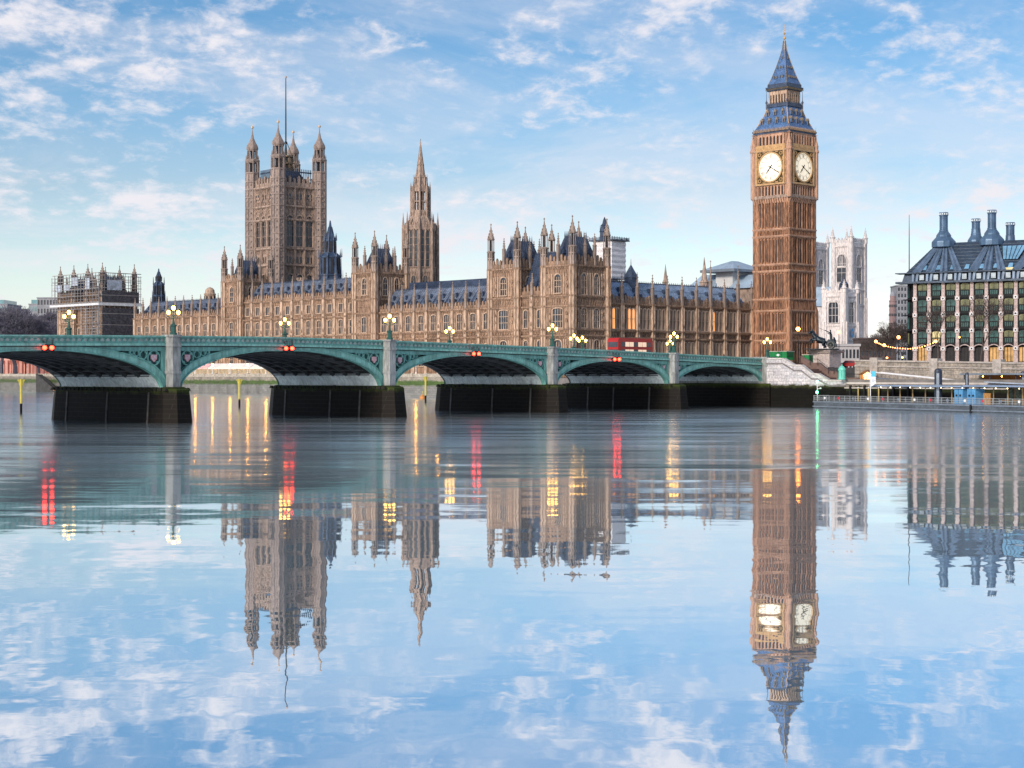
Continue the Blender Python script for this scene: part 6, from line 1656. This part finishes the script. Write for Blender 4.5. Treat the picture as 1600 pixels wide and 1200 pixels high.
def obay(glm, lowm):
    mb = MB(); w = BWD - .82; h = oz(fl[1]) - oz(fl[0])
    mb.box(-w / 2, w / 2, .35, .9, 0, h, 0)
    L = arch_line(w * .8, h * .5, h * .84, h * .93, 4)
    mb.extr([(x, z) for x, z in L], .28, .4, 1)
    mb.box(-w * .46, w * .46, .02, .5, h * .47, h * .54, 0); mb.box(-w * .36, w * .36, .05, .5, h * .2, h * .47, 2)
    for k in range(5): x = -w * .36 + w * .72 * k / 4; mb.box(x - .06, x + .06, -.02, .1, h * .16, h * .48, 0)
    mb.box(-w * .44, w * .44, -.08, .5, h * .02, h * .2, 0); mb.box(-.04, .04, .24, .4, h * .5, h * .9, 0); mb.box(-w / 2, w / 2, .2, .5, h * .95, h, 0)
    for sx in (-1, 1): mb.box(sx * w * .46 - .1, sx * w * .46 + .1, .1, .5, 0, h, 0)
    return mb.mesh('window', [DKBR, glm, lowm])
bays = [obay(OGL, OGL), obay(OLIT, OGL), obay(OLIT, OLIT), obay(OLIT2, OLIT2)]
random.seed(11)
patt = {0: '1011111122112222', 1: '0101111112110011', 2: '0010101101001010', 3: '0300001000010000'}   # top floor first
for r_ in range(4):
    for i in range(NB):
        k = int(patt[r_][i]); put('window', bays[k], body, Matrix.Translation(((colx[i] + colx[i + 1]) / 2, 0, oz(fl[3 - r_]))))
# chamfered corner bays
MC = FRM(-2.2, 3.6, -46)
for r_ in range(4):
    mb = MB(MC); z0, z1 = oz(fl[3 - r_]), oz(fl[2 - r_ + 2]) if False else oz(fl[4 - r_]); mb.box(.5, 1.5, -.12, .0, z0 + .5, z1 - .5); mb.build('corner_window', OLIT if r_ in (3,) else OGL, body)
    mb = MB(MC); mb.box(-.6, 3.4, -.9, 0, z0 - .1, z0 + .1); mb.box(1.5, 1.75, -.3, .0, z0, z1); mb.build('balcony_slab', DKBR, body)
mb = MB()
for i in range(NB):
    a, b = colx[i], colx[i + 1]; N = 8
    lo = [(a + (b - a) * k / N, ZA - .1 + .85 * math.sin(math.pi * k / N)) for k in range(N + 1)]
    mb.band(lo, [(x, z + .22) for x, z in lo], -.15, .3)
mb.build('arcade_arch', PSTONE, body)
for i in range(NB):
    a, b = colx[i] + .55, colx[i + 1] - .55
    mb = MB(); mb.box(a, b, .75, .85, ZG, ZA + .2, 0)
    for k in range(4): x = a + (b - a) * k / 3; mb.box(x - .05, x + .05, .6, .76, ZG, ZA + .3, 1)
    mb.box(a, b, .62, .76, ZG + 1.7, ZG + 1.82, 1); mb.build('shopfront', [ARCW if i > 4 or i in (0,) else SLOT, BLACKM], body)
# roof
ZR0, ZR1, ZRT = ZE + .1, oz(428), oz(383) + .9
mb = MB()
mb.box(-3.6, OL, -1.0, 3.0, ZE - .25, ZE + .2); mb.extr([(-3.9, ZR1 + .1), (OL, ZR1 + .1), (OL, ZR1 + .3), (-3.9, ZR1 + .3)], -.3, 3)
mb.add([(-2.4, .1, ZR0), (OL, .1, ZR0), (OL, .8, ZR1), (-2.0, .8, ZR1), (-2.4, 16, ZR0), (-2.0, 16, ZR1)], [(0, 1, 2, 3), (0, 3, 5, 4)])
YT = 8.5
mb.add([(-2.0, .8, ZR1), (OL, .8, ZR1), (OL, YT, ZRT), (3.4, YT, ZRT), (-2, 18, ZR1), (3.4, 12, ZRT), (OL, 12, ZRT)], [(0, 1, 2, 3), (0, 3, 5, 4), (3, 2, 6, 5)])
for k in range(1, 9):
    t = k / 9; x0 = -2 + 5.4 * t; y = .8 + (YT - .8) * t; z = ZR1 + (ZRT - ZR1) * t
    mb.box(x0, OL, y - .06, y + .06, z - .02, z + .1)
rf = mb.build('roof', OROOF, ob)
CH = [(5.0, 1.0), (16.2, 1.0), (27.3, 1.0), (38.4, 1.0)]
ZCB = oz(385)
mb = MB()
def roofpt(x, t): return (x, .8 + (YT - .8) * t - .15, ZR1 + (ZRT - ZR1) * t + .18)
for i, x in enumerate(colx):
    c = min(CH, key=lambda q: abs(q[0] - x)); d = (x - c[0])
    for off in (-.55, .55):
        p, q = Vector(roofpt(x + off * 1.0, 0)), Vector(roofpt(c[0] + d * .2 + off * .45, .97))
        mb.tube(p, q, .52, .24, 5)
        mb.tube((x + off * .8, -.05, ZR0), p, .34, .5, 5)
    mb.tube(roofpt(x, .02), roofpt(c[0] + d * .2, .97), .16, .12, 4)
mb.build('roof_duct', mat('light duct sheet', (.13, .20, .30), .42, .2, .3, .5), rf)
for i in range(NB):
    x = (colx[i] + colx[i + 1]) / 2
    mb = MB(); mb.box(x - .62, x + .62, -.25, .6, ZR0 + .25, ZR1 - .15, 1); mb.box(x - .52, x + .52, -.32, -.2, ZR0 + .4, ZR1 - .3, 0); mb.build('dormer_window', [mat('painted sky glass', (.42, .52, .58), .2, 0, .25, 1) if i == 0 else bpy.data.materials['painted sky glass'], DKBR], rf)  # sky reflection put into the pale pane colour
    mb = MB(); p0, p1 = roofpt(x, .10), roofpt(x, .24); mb.add([(x - .55, p0[1], p0[2]), (x + .55, p0[1], p0[2]), (x + .42, p1[1], p1[2]), (x - .42, p1[1], p1[2])], [(0, 1, 2, 3)]); mb.build('skylight', SKYL, rf)
for xc_ in (21.6,):
    mb = MB(); a, b = roofpt(0, .35), roofpt(0, .78)
    mb.add([(xc_ - 1.6, a[1] - .1, a[2] + .1), (xc_ + 1.8, a[1] - .1, a[2] + .1), (xc_ + 3.0, b[1] - .1, b[2] + .1), (xc_ - 2.6, b[1] - .1, b[2] + .1)], [(0, 1, 2, 3)]); sk = mb.build('roof_glazing', SKYL, rf)
    mb = MB()
    for k in range(6): t = k / 5; mb.tube((xc_ - 1.6 + 3.4 * t, a[1] - .15, a[2] + .15), (xc_ - 2.6 + 5.6 * t, b[1] - .15, b[2] + .15), .07, n=4)
    mb.build('glazing_bar', DKBR, sk)
    mb = MB(); mb.box(xc_ - 1.0, xc_ + 1.4, 1.2, 2.2, ZR1 - .1, ZR1 + .9); mb.build('lit_clerestory', OLIT2, rf)
def och(x, y, ztop_, rb, zb0, name='chimney'):
    mb = MB(); r = .90
    mb.lathe(x, y, [(rb, zb0), (rb, zb0 + 1.0), (rb * .98, zb0 + 1.3), (rb * .62, zb0 + 2.4), (rb * .62, zb0 + 2.7), (rb * .58, zb0 + 2.9), (r * 1.15, zb0 + 3.7), (r * 1.15, zb0 + 4.0), (r, zb0 + 4.1), (r, ztop_ - .9), (r * 1.16, ztop_ - .8), (r * 1.16, ztop_)], 12)
    for k in range(6): z = zb0 + 4.6 + (ztop_ - 1 - zb0 - 4.6) * k / 5; mb.lathe(x, y, [(r * 1.04, z), (r * 1.04, z + .08)], 12)
    for i in range(12): a = math.pi / 6 * i + .26; mb.tube((x + r * math.cos(a), y + r * math.sin(a), zb0 + 4.1), (x + r * math.cos(a), y + r * math.sin(a), ztop_), .05, n=4)
    c = mb.build(name, mat('blue-grey chimney sheet', (.09, .165, .27), .4, .3, .3, .6) if 'blue-grey chimney sheet' not in bpy.data.materials else bpy.data.materials['blue-grey chimney sheet'], ob)
    mb = MB()
    for i in range(12): a = math.pi / 6 * i; mb.box(x + r * 1.13 * math.cos(a) - .13, x + r * 1.13 * math.cos(a) + .13, y + r * 1.13 * math.sin(a) - .13, y + r * 1.13 * math.sin(a) + .13, ztop_ - .6, ztop_ - .22)
    mb.build('vent_slot', mat('pale vent slot', (.6, .7, .75), .5, 0, 0) if 'pale vent slot' not in bpy.data.materials else bpy.data.materials['pale vent slot'], c)
for x, _ in CH[:3] + [CH[3]]: och(x, 8.2, zz(334, 392), 2.75, ZRT - 1.0)
och(11.2, 13, zz(345, 395), 1.9, ZRT - .6); och(18.9, 14, zz(352, 394), 1.9, ZRT - 2.4); och(24.6, 16, zz(358, 390), 1.9, ZRT - 3)
mb = MB(); mb.lathe(-1.9, 4.0, [(.12, ZR1), (.12, ZR1 + .5), (.1, zz(380, 388)), (.05, zz(335, 388))], 8); mb.box(-2.3, -1.2, 3.6, 4.4, ZR1 - .2, ZR1 + .5); mb.build('flagpole', BLACKM, ob)
rebase(ob, 7.4)

# ------------------------------------------------------------------ lamps on the right bank
def road_lamp(px, py, Z, zb_, label, g=PINKG, r=.3):
    p = at(px, py, Z); o = empty('street_lamp', (p.x, Z, zb_), 0, label, 'street lamp', 'single lamps on the right bank'); h = p.z - zb_
    mb = MB(); mb.lathe(0, 0, [(.2, 0), (.2, .8), (.09, 1.0), (.07, h - .5), (.18, h - .4), (.1, h - r)], 8); mb.lathe(0, 0, [(.2, h + r * .8), (.05, h + r * 1.2)], 8); mb.build('post', BLACKM, o)
    mb = MB(); mb.ball((0, 0, h), r, 10); mb.build('globe', g, o, True)
WARMO = mat('strong sodium glow', (1, .6, .3), .3, 0, 0, emit=((1, .26, .03), 30))
road_lamp(1247, 514, 345, 7.6, 'tall lamp glowing orange in front of the right face of the clock tower', WARMO, .42)
road_lamp(1311, 519, 372, 7.6, 'lamp glowing pink in front of the white church tower', PINKG, .4)
road_lamp(1404, 527, 362, 7.6, 'lamp glowing orange left of the office block, above the bulb string', PINKG, .4)
road_lamp(1499, 527, 352, 7.6, 'dim lamp among the bare trees in front of the office block', WARMG, .16)
for px, py, lb in ((1410, 558.5, 'low pale lamp left of the office block, under the bulb string'), (1386, 559, 'low pale lamp by the wall right of the parked cars')):
    road_lamp(px, py, 340, 7.6, lb, PINKG, .22)
fs = empty('bulb_string', at(1368.5, 533.5, 336), 0, 'sagging string of warm round bulbs hung left of the office block', 'string lights')
base = at(1368.5, 533.5, 336)
pt = [(1368.5, 533.5), (1381.5, 539.3), (1400, 543), (1421, 544.2), (1440, 541.5), (1462, 533.5)]
def cat(t):
    k = min(len(pt) - 2, int(t * (len(pt) - 1))); u = t * (len(pt) - 1) - k; x = pt[k][0] + (pt[k + 1][0] - pt[k][0]) * u; y = pt[k][1] + (pt[k + 1][1] - pt[k][1]) * u; return at(x, y, 336) - base
mb = MB()
for i in range(40): mb.tube(cat(i / 40), cat((i + 1) / 40), .03, n=4)
mb.build('cable', BLACKM, fs)
bm_ = MB(); bm_.ball((0, 0, -.12), .12, 8); bme = bm_.mesh('bulb', PINKG)
for i in range(1, 26): put('bulb', bme, fs, Matrix.Translation(cat(i / 26)))
bm_ = MB(); bm_.ball((0, 0, 0), .32, 10); bme = bm_.mesh('end_globe', PINKG, True)
for t in (0, .2, 1): put('end_globe', bme, fs, Matrix.Translation(cat(t)))
for t in (0, 1): c = cat(t); mb = MB(); mb.prism(c.x, c.y, 7.6 - base.z, c.z - .3, .07, n=6); mb.build('pole', BLACKM, fs)

# ------------------------------------------------------------------ trees
def tree_mesh(seed, h, spread=.62, depth=6, kids_=3, r0=.34, twig=.016, up=.25, trunk=.24):
    rn = random.Random(seed); tr, cr = MB(), MB()
    def grow(p, d, L, r, lv):
        segs = 2 if lv < depth - 1 else 1
        for s_ in range(segs):
            q = p + d * (L / segs); r2 = max(twig, r * (.86 if s_ < segs - 1 else .72))
            (tr if lv < 2 else cr).tube(p, q, r, r2, 6 if lv < 2 else (4 if lv < 4 else 3)); p, r = q, r2
            d = (d + Vector((rn.gauss(0, .12), rn.gauss(0, .12), rn.gauss(.02, .08)))).normalized()
        if lv >= depth: return
        n = kids_ + (1 if lv == 0 else 0) + (rn.random() < .35)
        ph = rn.random() * 6.28
        for i in range(n):
            a = ph + 6.283 * i / n + rn.gauss(0, .35); t = spread * rn.uniform(.65, 1.25) * (.35 if i == 0 and lv < 3 else 1)
            u = d.cross(Vector((0, 0, 1)) if abs(d.z) < .95 else Vector((1, 0, 0))).normalized(); w = d.cross(u)
            nd_ = (d * math.cos(t) + (u * math.cos(a) + w * math.sin(a)) * math.sin(t) + Vector((0, 0, up * .3))).normalized()
            grow(p, nd_, L * rn.uniform(.62, .86) * (1.0 if lv else .9), r * (.75 if i == 0 else .58), lv + 1)
    grow(Vector((0, 0, 0)), Vector((0, 0, 1)), h * trunk, r0, 0)
    return tr, cr
def make_tree(name, seed, h, label, m, loc, rz=0, group=None, **k):
    tr, cr = tree_mesh(seed, h, **k)
    o = empty(name, loc, rz, label, 'tree', group); tr.build('trunk', m, o); cr.build('crown', m, o); return o
G = 'bare trees in the garden at the far left'
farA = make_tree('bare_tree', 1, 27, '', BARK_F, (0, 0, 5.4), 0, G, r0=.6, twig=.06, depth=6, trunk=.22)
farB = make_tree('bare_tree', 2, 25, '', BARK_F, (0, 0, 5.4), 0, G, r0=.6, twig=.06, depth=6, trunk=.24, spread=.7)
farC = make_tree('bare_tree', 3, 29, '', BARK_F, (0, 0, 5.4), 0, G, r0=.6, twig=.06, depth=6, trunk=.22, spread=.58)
first = {0: farA, 1: farB, 2: farC}; used = set()
random.seed(5)
TS = 1.36
lefts = [(-30, 640), (-14, 690), (2, 650), (14, 700), (24, 655), (34, 720), (42, 670), (52, 705), (60, 660), (70, 715), (79, 690), (88, 730), (-45, 700), (8, 760), (30, 780), (58, 770)]
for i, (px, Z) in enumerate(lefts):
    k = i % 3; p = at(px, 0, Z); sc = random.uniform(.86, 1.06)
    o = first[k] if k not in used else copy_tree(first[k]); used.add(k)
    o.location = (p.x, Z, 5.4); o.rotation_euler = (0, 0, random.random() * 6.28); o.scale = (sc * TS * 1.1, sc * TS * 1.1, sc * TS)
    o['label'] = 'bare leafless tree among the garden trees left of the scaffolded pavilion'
nearA = make_tree('bare_tree', 21, 15.5, 'tall bare tree in front of the office block, nearer the bulb string', BARK, (at(1466, 0, 348).x, 348, 7.6), .4, 'bare trees before the office block', r0=.28, twig=.03, depth=5, spread=.5, trunk=.27, kids_=3)
nearB = make_tree('bare_tree', 33, 16, 'tall bare tree in front of the office block, farther right', BARK, (at(1533, 0, 342).x, 342, 7.6), 2.0, 'bare trees before the office block', r0=.28, twig=.03, depth=5, spread=.47, trunk=.28, kids_=3)
midA = make_tree('bare_tree', 41, 15, 'bare tree left of the office block beside the street', BARK, (at(1399, 0, 430).x, 430, 7.6), 0, 'bare trees left of the office block', r0=.3, twig=.035, depth=6)
for px, Z, sc, rz in ((1383, 450, .85, 2), (1366, 470, .8, 4), (1411, 445, 1.0, 1), (1350, 480, .72, 3), (1374, 520, .9, 5)):
    o = copy_tree(midA, (at(px, 0, Z).x, Z, 7.6), rz); o.scale = (sc,) * 3
    o['label'] = 'bare tree in the clump between the white church and the office block'
midA['label'] = 'bare tree in the clump between the white church and the office block'

# ------------------------------------------------------------------ buildings in the distance
def block(name, px0, px1, ytop, Z, d, m, label, floors, per, gl=None, roof=None, rz=0):
    x0, x1 = at(px0, 0, Z).x, at(px1, 0, Z).x; o = empty(name, ((x0 + x1) / 2, Z, 5.4), R(rz), label, 'building'); w = (x1 - x0) / 2; h = zz(ytop, Z) - 5.4
    mb = MB(); mb.box(-w, w, 0, d, 0, h); mb.box(-w - .3, w + .3, -.3, d + .3, h, h + .6)
    for k in range(1, floors): mb.box(-w - .1, w + .1, -.15, 0, h * k / floors - .2, h * k / floors + .2)
    b = mb.build('wall', m, o); mb = MB()
    for k in range(floors):
        for i in range(per): x = -w + 2 * w * (i + .5) / per; mb.box(x - w / per * .6, x + w / per * .6, -.05, .05, h * (k + .25) / floors, h * (k + .8) / floors)
    mb.build('window_grid', gl or GLASS, b)['kind'] = 'stuff'
    if roof: mb = MB(); mb.box(-w * .7, w * .7, 2, d - 2, h + .6, h + roof); mb.build('roof_storey', gl or GLASS, b)
    return o
GB = mat('grey office concrete', (.30, .32, .36), .8, 0, .2, .2)
TEALG = mat('teal curtain glass', (.12, .30, .34), .15, 0, .3, .2, spec=.7)
block('office_tower', 58, 96, 466, 980, 30, GB, 'grey slab office behind the garden trees beside the scaffolded pavilion', 9, 8)
block('office_tower', 45, 62, 476, 1000, 30, GB, 'low teal-topped office behind the middle of the garden trees', 8, 6, TEALG, 3)
block('office_tower', -30, 11, 476, 1010, 30, GB, 'teal glass topped office at the left edge of the photo', 8, 9, TEALG, 3)
block('office_tower', 10, 48, 484, 1040, 30, GB, 'long low pale office roofline between the two teal-topped offices', 7, 10)
PB = mat('pink brick', (.36, .25, .25), .8, 0, .2, .3)
block('tower_block', 1402, 1422, 447, 900, 16, GB, 'slim blue-grey tower block just left of the office block', 14, 4)
Z = 820; o = empty('domed_tower', (at(1395, 0, Z).x, Z, 5.4), 0, 'distant pinkish tower with a small dome left of the office block', 'tower'); z = lambda y: zz(y, Z) - 5.4; s = Z / F
mb = MB(); mb.lathe(0, 0, [(5.5 * s, 0), (5.5 * s, z(472)), (6 * s, z(471)), (6 * s, z(469.5)), (4.4 * s, z(469)), (4.4 * s, z(463)), (4.8 * s, z(462.5))], 12)
for y in (485, 500, 515): mb.lathe(0, 0, [(5.8 * s, z(y)), (5.8 * s, z(y - 1.5))], 12)
b = mb.build('drum', PB, o); mb = MB(); mb.lathe(0, 0, [(4.6 * s, z(462.8)), (4.0 * s, z(459)), (2.2 * s, z(456.5)), (.4 * s, z(455)), (.2 * s, z(452))], 12); mb.build('dome', GB, o); mb = MB()
for y in (492, 507, 478):
    for i in range(12): a = math.pi / 6 * (i + .5); mb.box(5.25 * s * math.cos(a) - .25, 5.25 * s * math.cos(a) + .25, 5.25 * s * math.sin(a) - .25, 5.25 * s * math.sin(a) + .25, z(y + 2), z(y - 2))
mb.build('window_grid', GLASS, b)
block('terrace_building', 1345, 1400, 530, 620, 14, mat('dark brick', (.10, .075, .075), .8, 0, .3, .3), 'dark brick building behind the bare tree clump right of the white church', 4, 9)
block('white_building', 1309, 1343, 541, 420, 10, mat('pale stucco', (.5, .5, .53), .8, 0, .15, .3), 'low pale building behind the plinth with a dark flat roof', 2, 6)

# ------------------------------------------------------------------ palace terrace
tw = empty('terrace_wall', (*PF.w(0, -10), 0), R(-46), 'river wall of the palace terrace with a green weed line, seen through the arches', 'wall')
mb = MB(); mb.box(-262, 2, 0, 1.2, -3, 5.5); wl2 = mb.build('wall', TERRST, tw)
mb = MB(); mb.box(-262, 2, -.25, .6, 5.5, 5.75); mb.box(-262, 2, .1, .5, 5.75, 6.35); mb.box(-262, 2, 0, .6, 6.35, 6.5)
for i in range(44): mb.box(-262 + 6 * i, -261.2 + 6 * i, -.1, .8, 5.5, 6.7)
mb.build('parapet', mat('terrace parapet stone', (.42, .39, .33), .8, 0, .25, .5, fine=.2), tw)
gwl = empty('garden_wall', (*PF.w(-262, -10), 0), R(-46), 'grey river wall of the gardens at the far left under the leftmost arch', 'wall')
mb = MB(); mb.box(-420, 0, 0, 1.2, -3, 5.6); mb.build('wall', TERRST, gwl); mb = MB(); mb.box(-420, 0, -.2, .8, 5.6, 6.5)
for i in range(60): mb.box(-420 + 7 * i, -419.4 + 7 * i, -.3, .9, 5.6, 6.7)
mb.build('parapet', bpy.data.materials['terrace parapet stone'], gwl)
MARQ = mat('white marquee canvas', (.72, .72, .74), .7, 0, .1, .3); MARP = mat('pink marquee canvas', (.62, .42, .47), .7, 0, .1, .3)
def marquee(x0, x1, m, label):
    o = empty('marquee', (*PF.w(x0, -6.5), 5.4), R(-46), label, 'marquee', 'marquees on the terrace'); L = x1 - x0; n = max(1, int(L / 5))
    mb = MB()
    for i in range(n):
        a, b = L * i / n, L * (i + 1) / n; mb.add([(a, 0, 3.0), (b, 0, 3.0), (b, 4, 3.0), (a, 4, 3.0), (a, 2, 4.4), (b, 2, 4.4)], [(0, 1, 5, 4), (2, 3, 4, 5), (0, 4, 3), (1, 2, 5)])
        mb.extr([(a + .03, 2.6), (b - .03, 2.6), (b - .03, 3.0), (a + .03, 3.0)], -.06, 0)
    mb.build('canopy', m, o); mb = MB()
    for i in range(n + 1): mb.box(L * i / n - .06, L * i / n + .06, 0, .12, 0, 3)
    mb.build('pole', WHITE, o); mb = MB(); mb.box(.1, L - .1, 3.6, 3.8, .4, 2.6); mb.build('lit_back', mat('warm lit marquee back', (.5, .42, .32), .6, 0, .5, .7, c2=(.1, .09, .08), emit=((1, .75, .45), .35)) if 'warm lit marquee back' not in bpy.data.materials else bpy.data.materials['warm lit marquee back'], o)
marquee(PF.fx(286, -6), PF.fx(326, -6), MARP, 'pink marquee on the palace terrace seen through the wide arch')
marquee(PF.fx(327, -6), PF.fx(392, -6), MARQ, 'long white marquee on the palace terrace seen through the wide arch')
marquee(PF.fx(393, -6), PF.fx(428, -6), MARQ, 'short white marquee on the palace terrace half hidden by the arch haunch')
TL = mat('terrace lantern', (1, .7, .3), .3, 0, 0, emit=((1, .42, .05), 110))
tl0 = None
for px, lb in ((305, 'leftmost lantern post on the terrace wall in the wide arch'), (332, 'second lantern post from the left on the terrace wall in the wide arch'), (359.5, 'middle lantern post on the terrace wall in the wide arch'), (387, 'second lantern post from the right on the terrace wall in the wide arch'), (415.5, 'rightmost lantern post on the terrace wall in the wide arch'), (650, 'lantern post on the terrace wall at the left of the middle arch opening'), (684, 'lantern post on the terrace wall beside the haunch of the middle arch')):
    loc = (*PF.w(PF.fx(px, -9.6), -9.6), 6.5)
    if tl0 is None:
        tl0 = empty('terrace_lantern', loc, 0, lb, 'lamp', 'lantern posts on the palace terrace')
        mb = MB(); mb.lathe(0, 0, [(.22, 0), (.22, .4), (.1, .5), (.08, 2.3), (.2, 2.4)], 8); mb.lathe(0, 0, [(.3, 3.0), (.05, 3.3)], 6); mb.build('post', WHITE, tl0); mb = MB(); mb.lathe(0, 0, [(.16, 2.4), (.27, 2.95), (.2, 3.0)], 6); mb.build('glass', TL, tl0)
    else: copy_tree(tl0, loc, 0, lb)
# low lit arcade under the leftmost arch, steps down to the river
Z = 672; o = empty('arcade_building', (at(-12, 0, Z).x, Z, 5.4), R(-20), 'low stone building with pink-lit bays behind the garden wall under the leftmost arch', 'building')
mb = MB(); 
for i in range(9): mb.box(i * 3.4 - .6, i * 3.4 + .6, 0, .8, 0, 6.5)
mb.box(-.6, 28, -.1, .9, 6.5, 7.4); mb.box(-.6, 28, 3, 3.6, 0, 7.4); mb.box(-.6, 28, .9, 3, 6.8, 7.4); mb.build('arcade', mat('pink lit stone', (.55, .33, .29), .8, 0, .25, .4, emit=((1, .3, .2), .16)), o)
mb = MB()
for i in range(8): mb.box(i * 3.4 + .8, i * 3.4 + 2.6, 2.85, 2.95, 0, 5.5)
mb.build('doorway', SLOT, o)
X, Y_ = PF.w(-253, -11.2); o = empty('river_steps', (X, Y_, 0), R(-46), 'dark sloping steps running down the garden wall to the water under the leftmost arch', 'steps')
mb = MB(); mb.extr([(-3, 6.3), (12, -.3), (12, -1), (-3, -1)], -2.4, 0)
for i in range(14): mb.box(-3 + i * 1.05, -1.9 + i * 1.05, -2.5, -2.3, 6.3 - i * .46 - .5, 6.3 - i * .46 + .35)
mb.build('flight', mat('dark wet steps', (.05, .05, .05), .8, 0, .4), o); mb = MB(); mb.ball((11, -2.6, 1.0), .6, 10); mb.build('float', mat('orange float', (.75, .22, .03), .5, 0, .1, emit=((1, .3, .05), .4)), o)
# channel marker posts and buoys
for px, yt, yb, lb in ((33, 592, 646, 'yellow topped marker post in the water under the leftmost arch'), (374, 592, 637, 'yellow marker post in the water under the wide arch'), (665, 588, 629, 'pale yellow marker post in the water under the middle arch')):
    Z = H0 * F / (yb - HZ); p = at(px, yt, Z); o = empty('marker_post', (p.x, Z, -1), R(20), lb, 'post', 'river marker posts'); h = p.z + 1
    mb = MB(); mb.prism(0, 0, 0, 2.6, .2, n=8); mb.build('wet_foot', PLINTH, o); mb = MB(); mb.prism(0, 0, 2.6, h, .2, n=8); mb.box(-.55, .55, -.1, .1, h - .35, h - .1); mb.extr([(-.2, h - 1.2), (.2, h - 1.2), (.45, h - .35), (-.45, h - .35)], -.09, .09); mb.build('shaft', YELL, o)
for px, yb, lb in ((316.5, 613, 'small orange buoy floating in front of the terrace under the wide arch'), (660, 623, 'small orange buoy floating beside the marker post under the middle arch')):
    Z = H0 * F / (yb - HZ); o = empty('buoy', (at(px, 0, Z).x, Z, 0), 0, lb, 'buoy', 'orange buoys')
    mb = MB(); mb.lathe(0, 0, [(.3, -.3), (.75, 0), (.7, .5), (.3, .95), (.12, 1.1)], 12); mb.build('float', mat('orange buoy', (.62, .25, .06), .5, 0, .15), o, True); mb = MB(); mb.prism(0, 0, 1.05, 1.7, .06, n=6); mb.ball((0, 0, 1.75), .16, 8, 0); mb.build('top_mark', YELL, o)
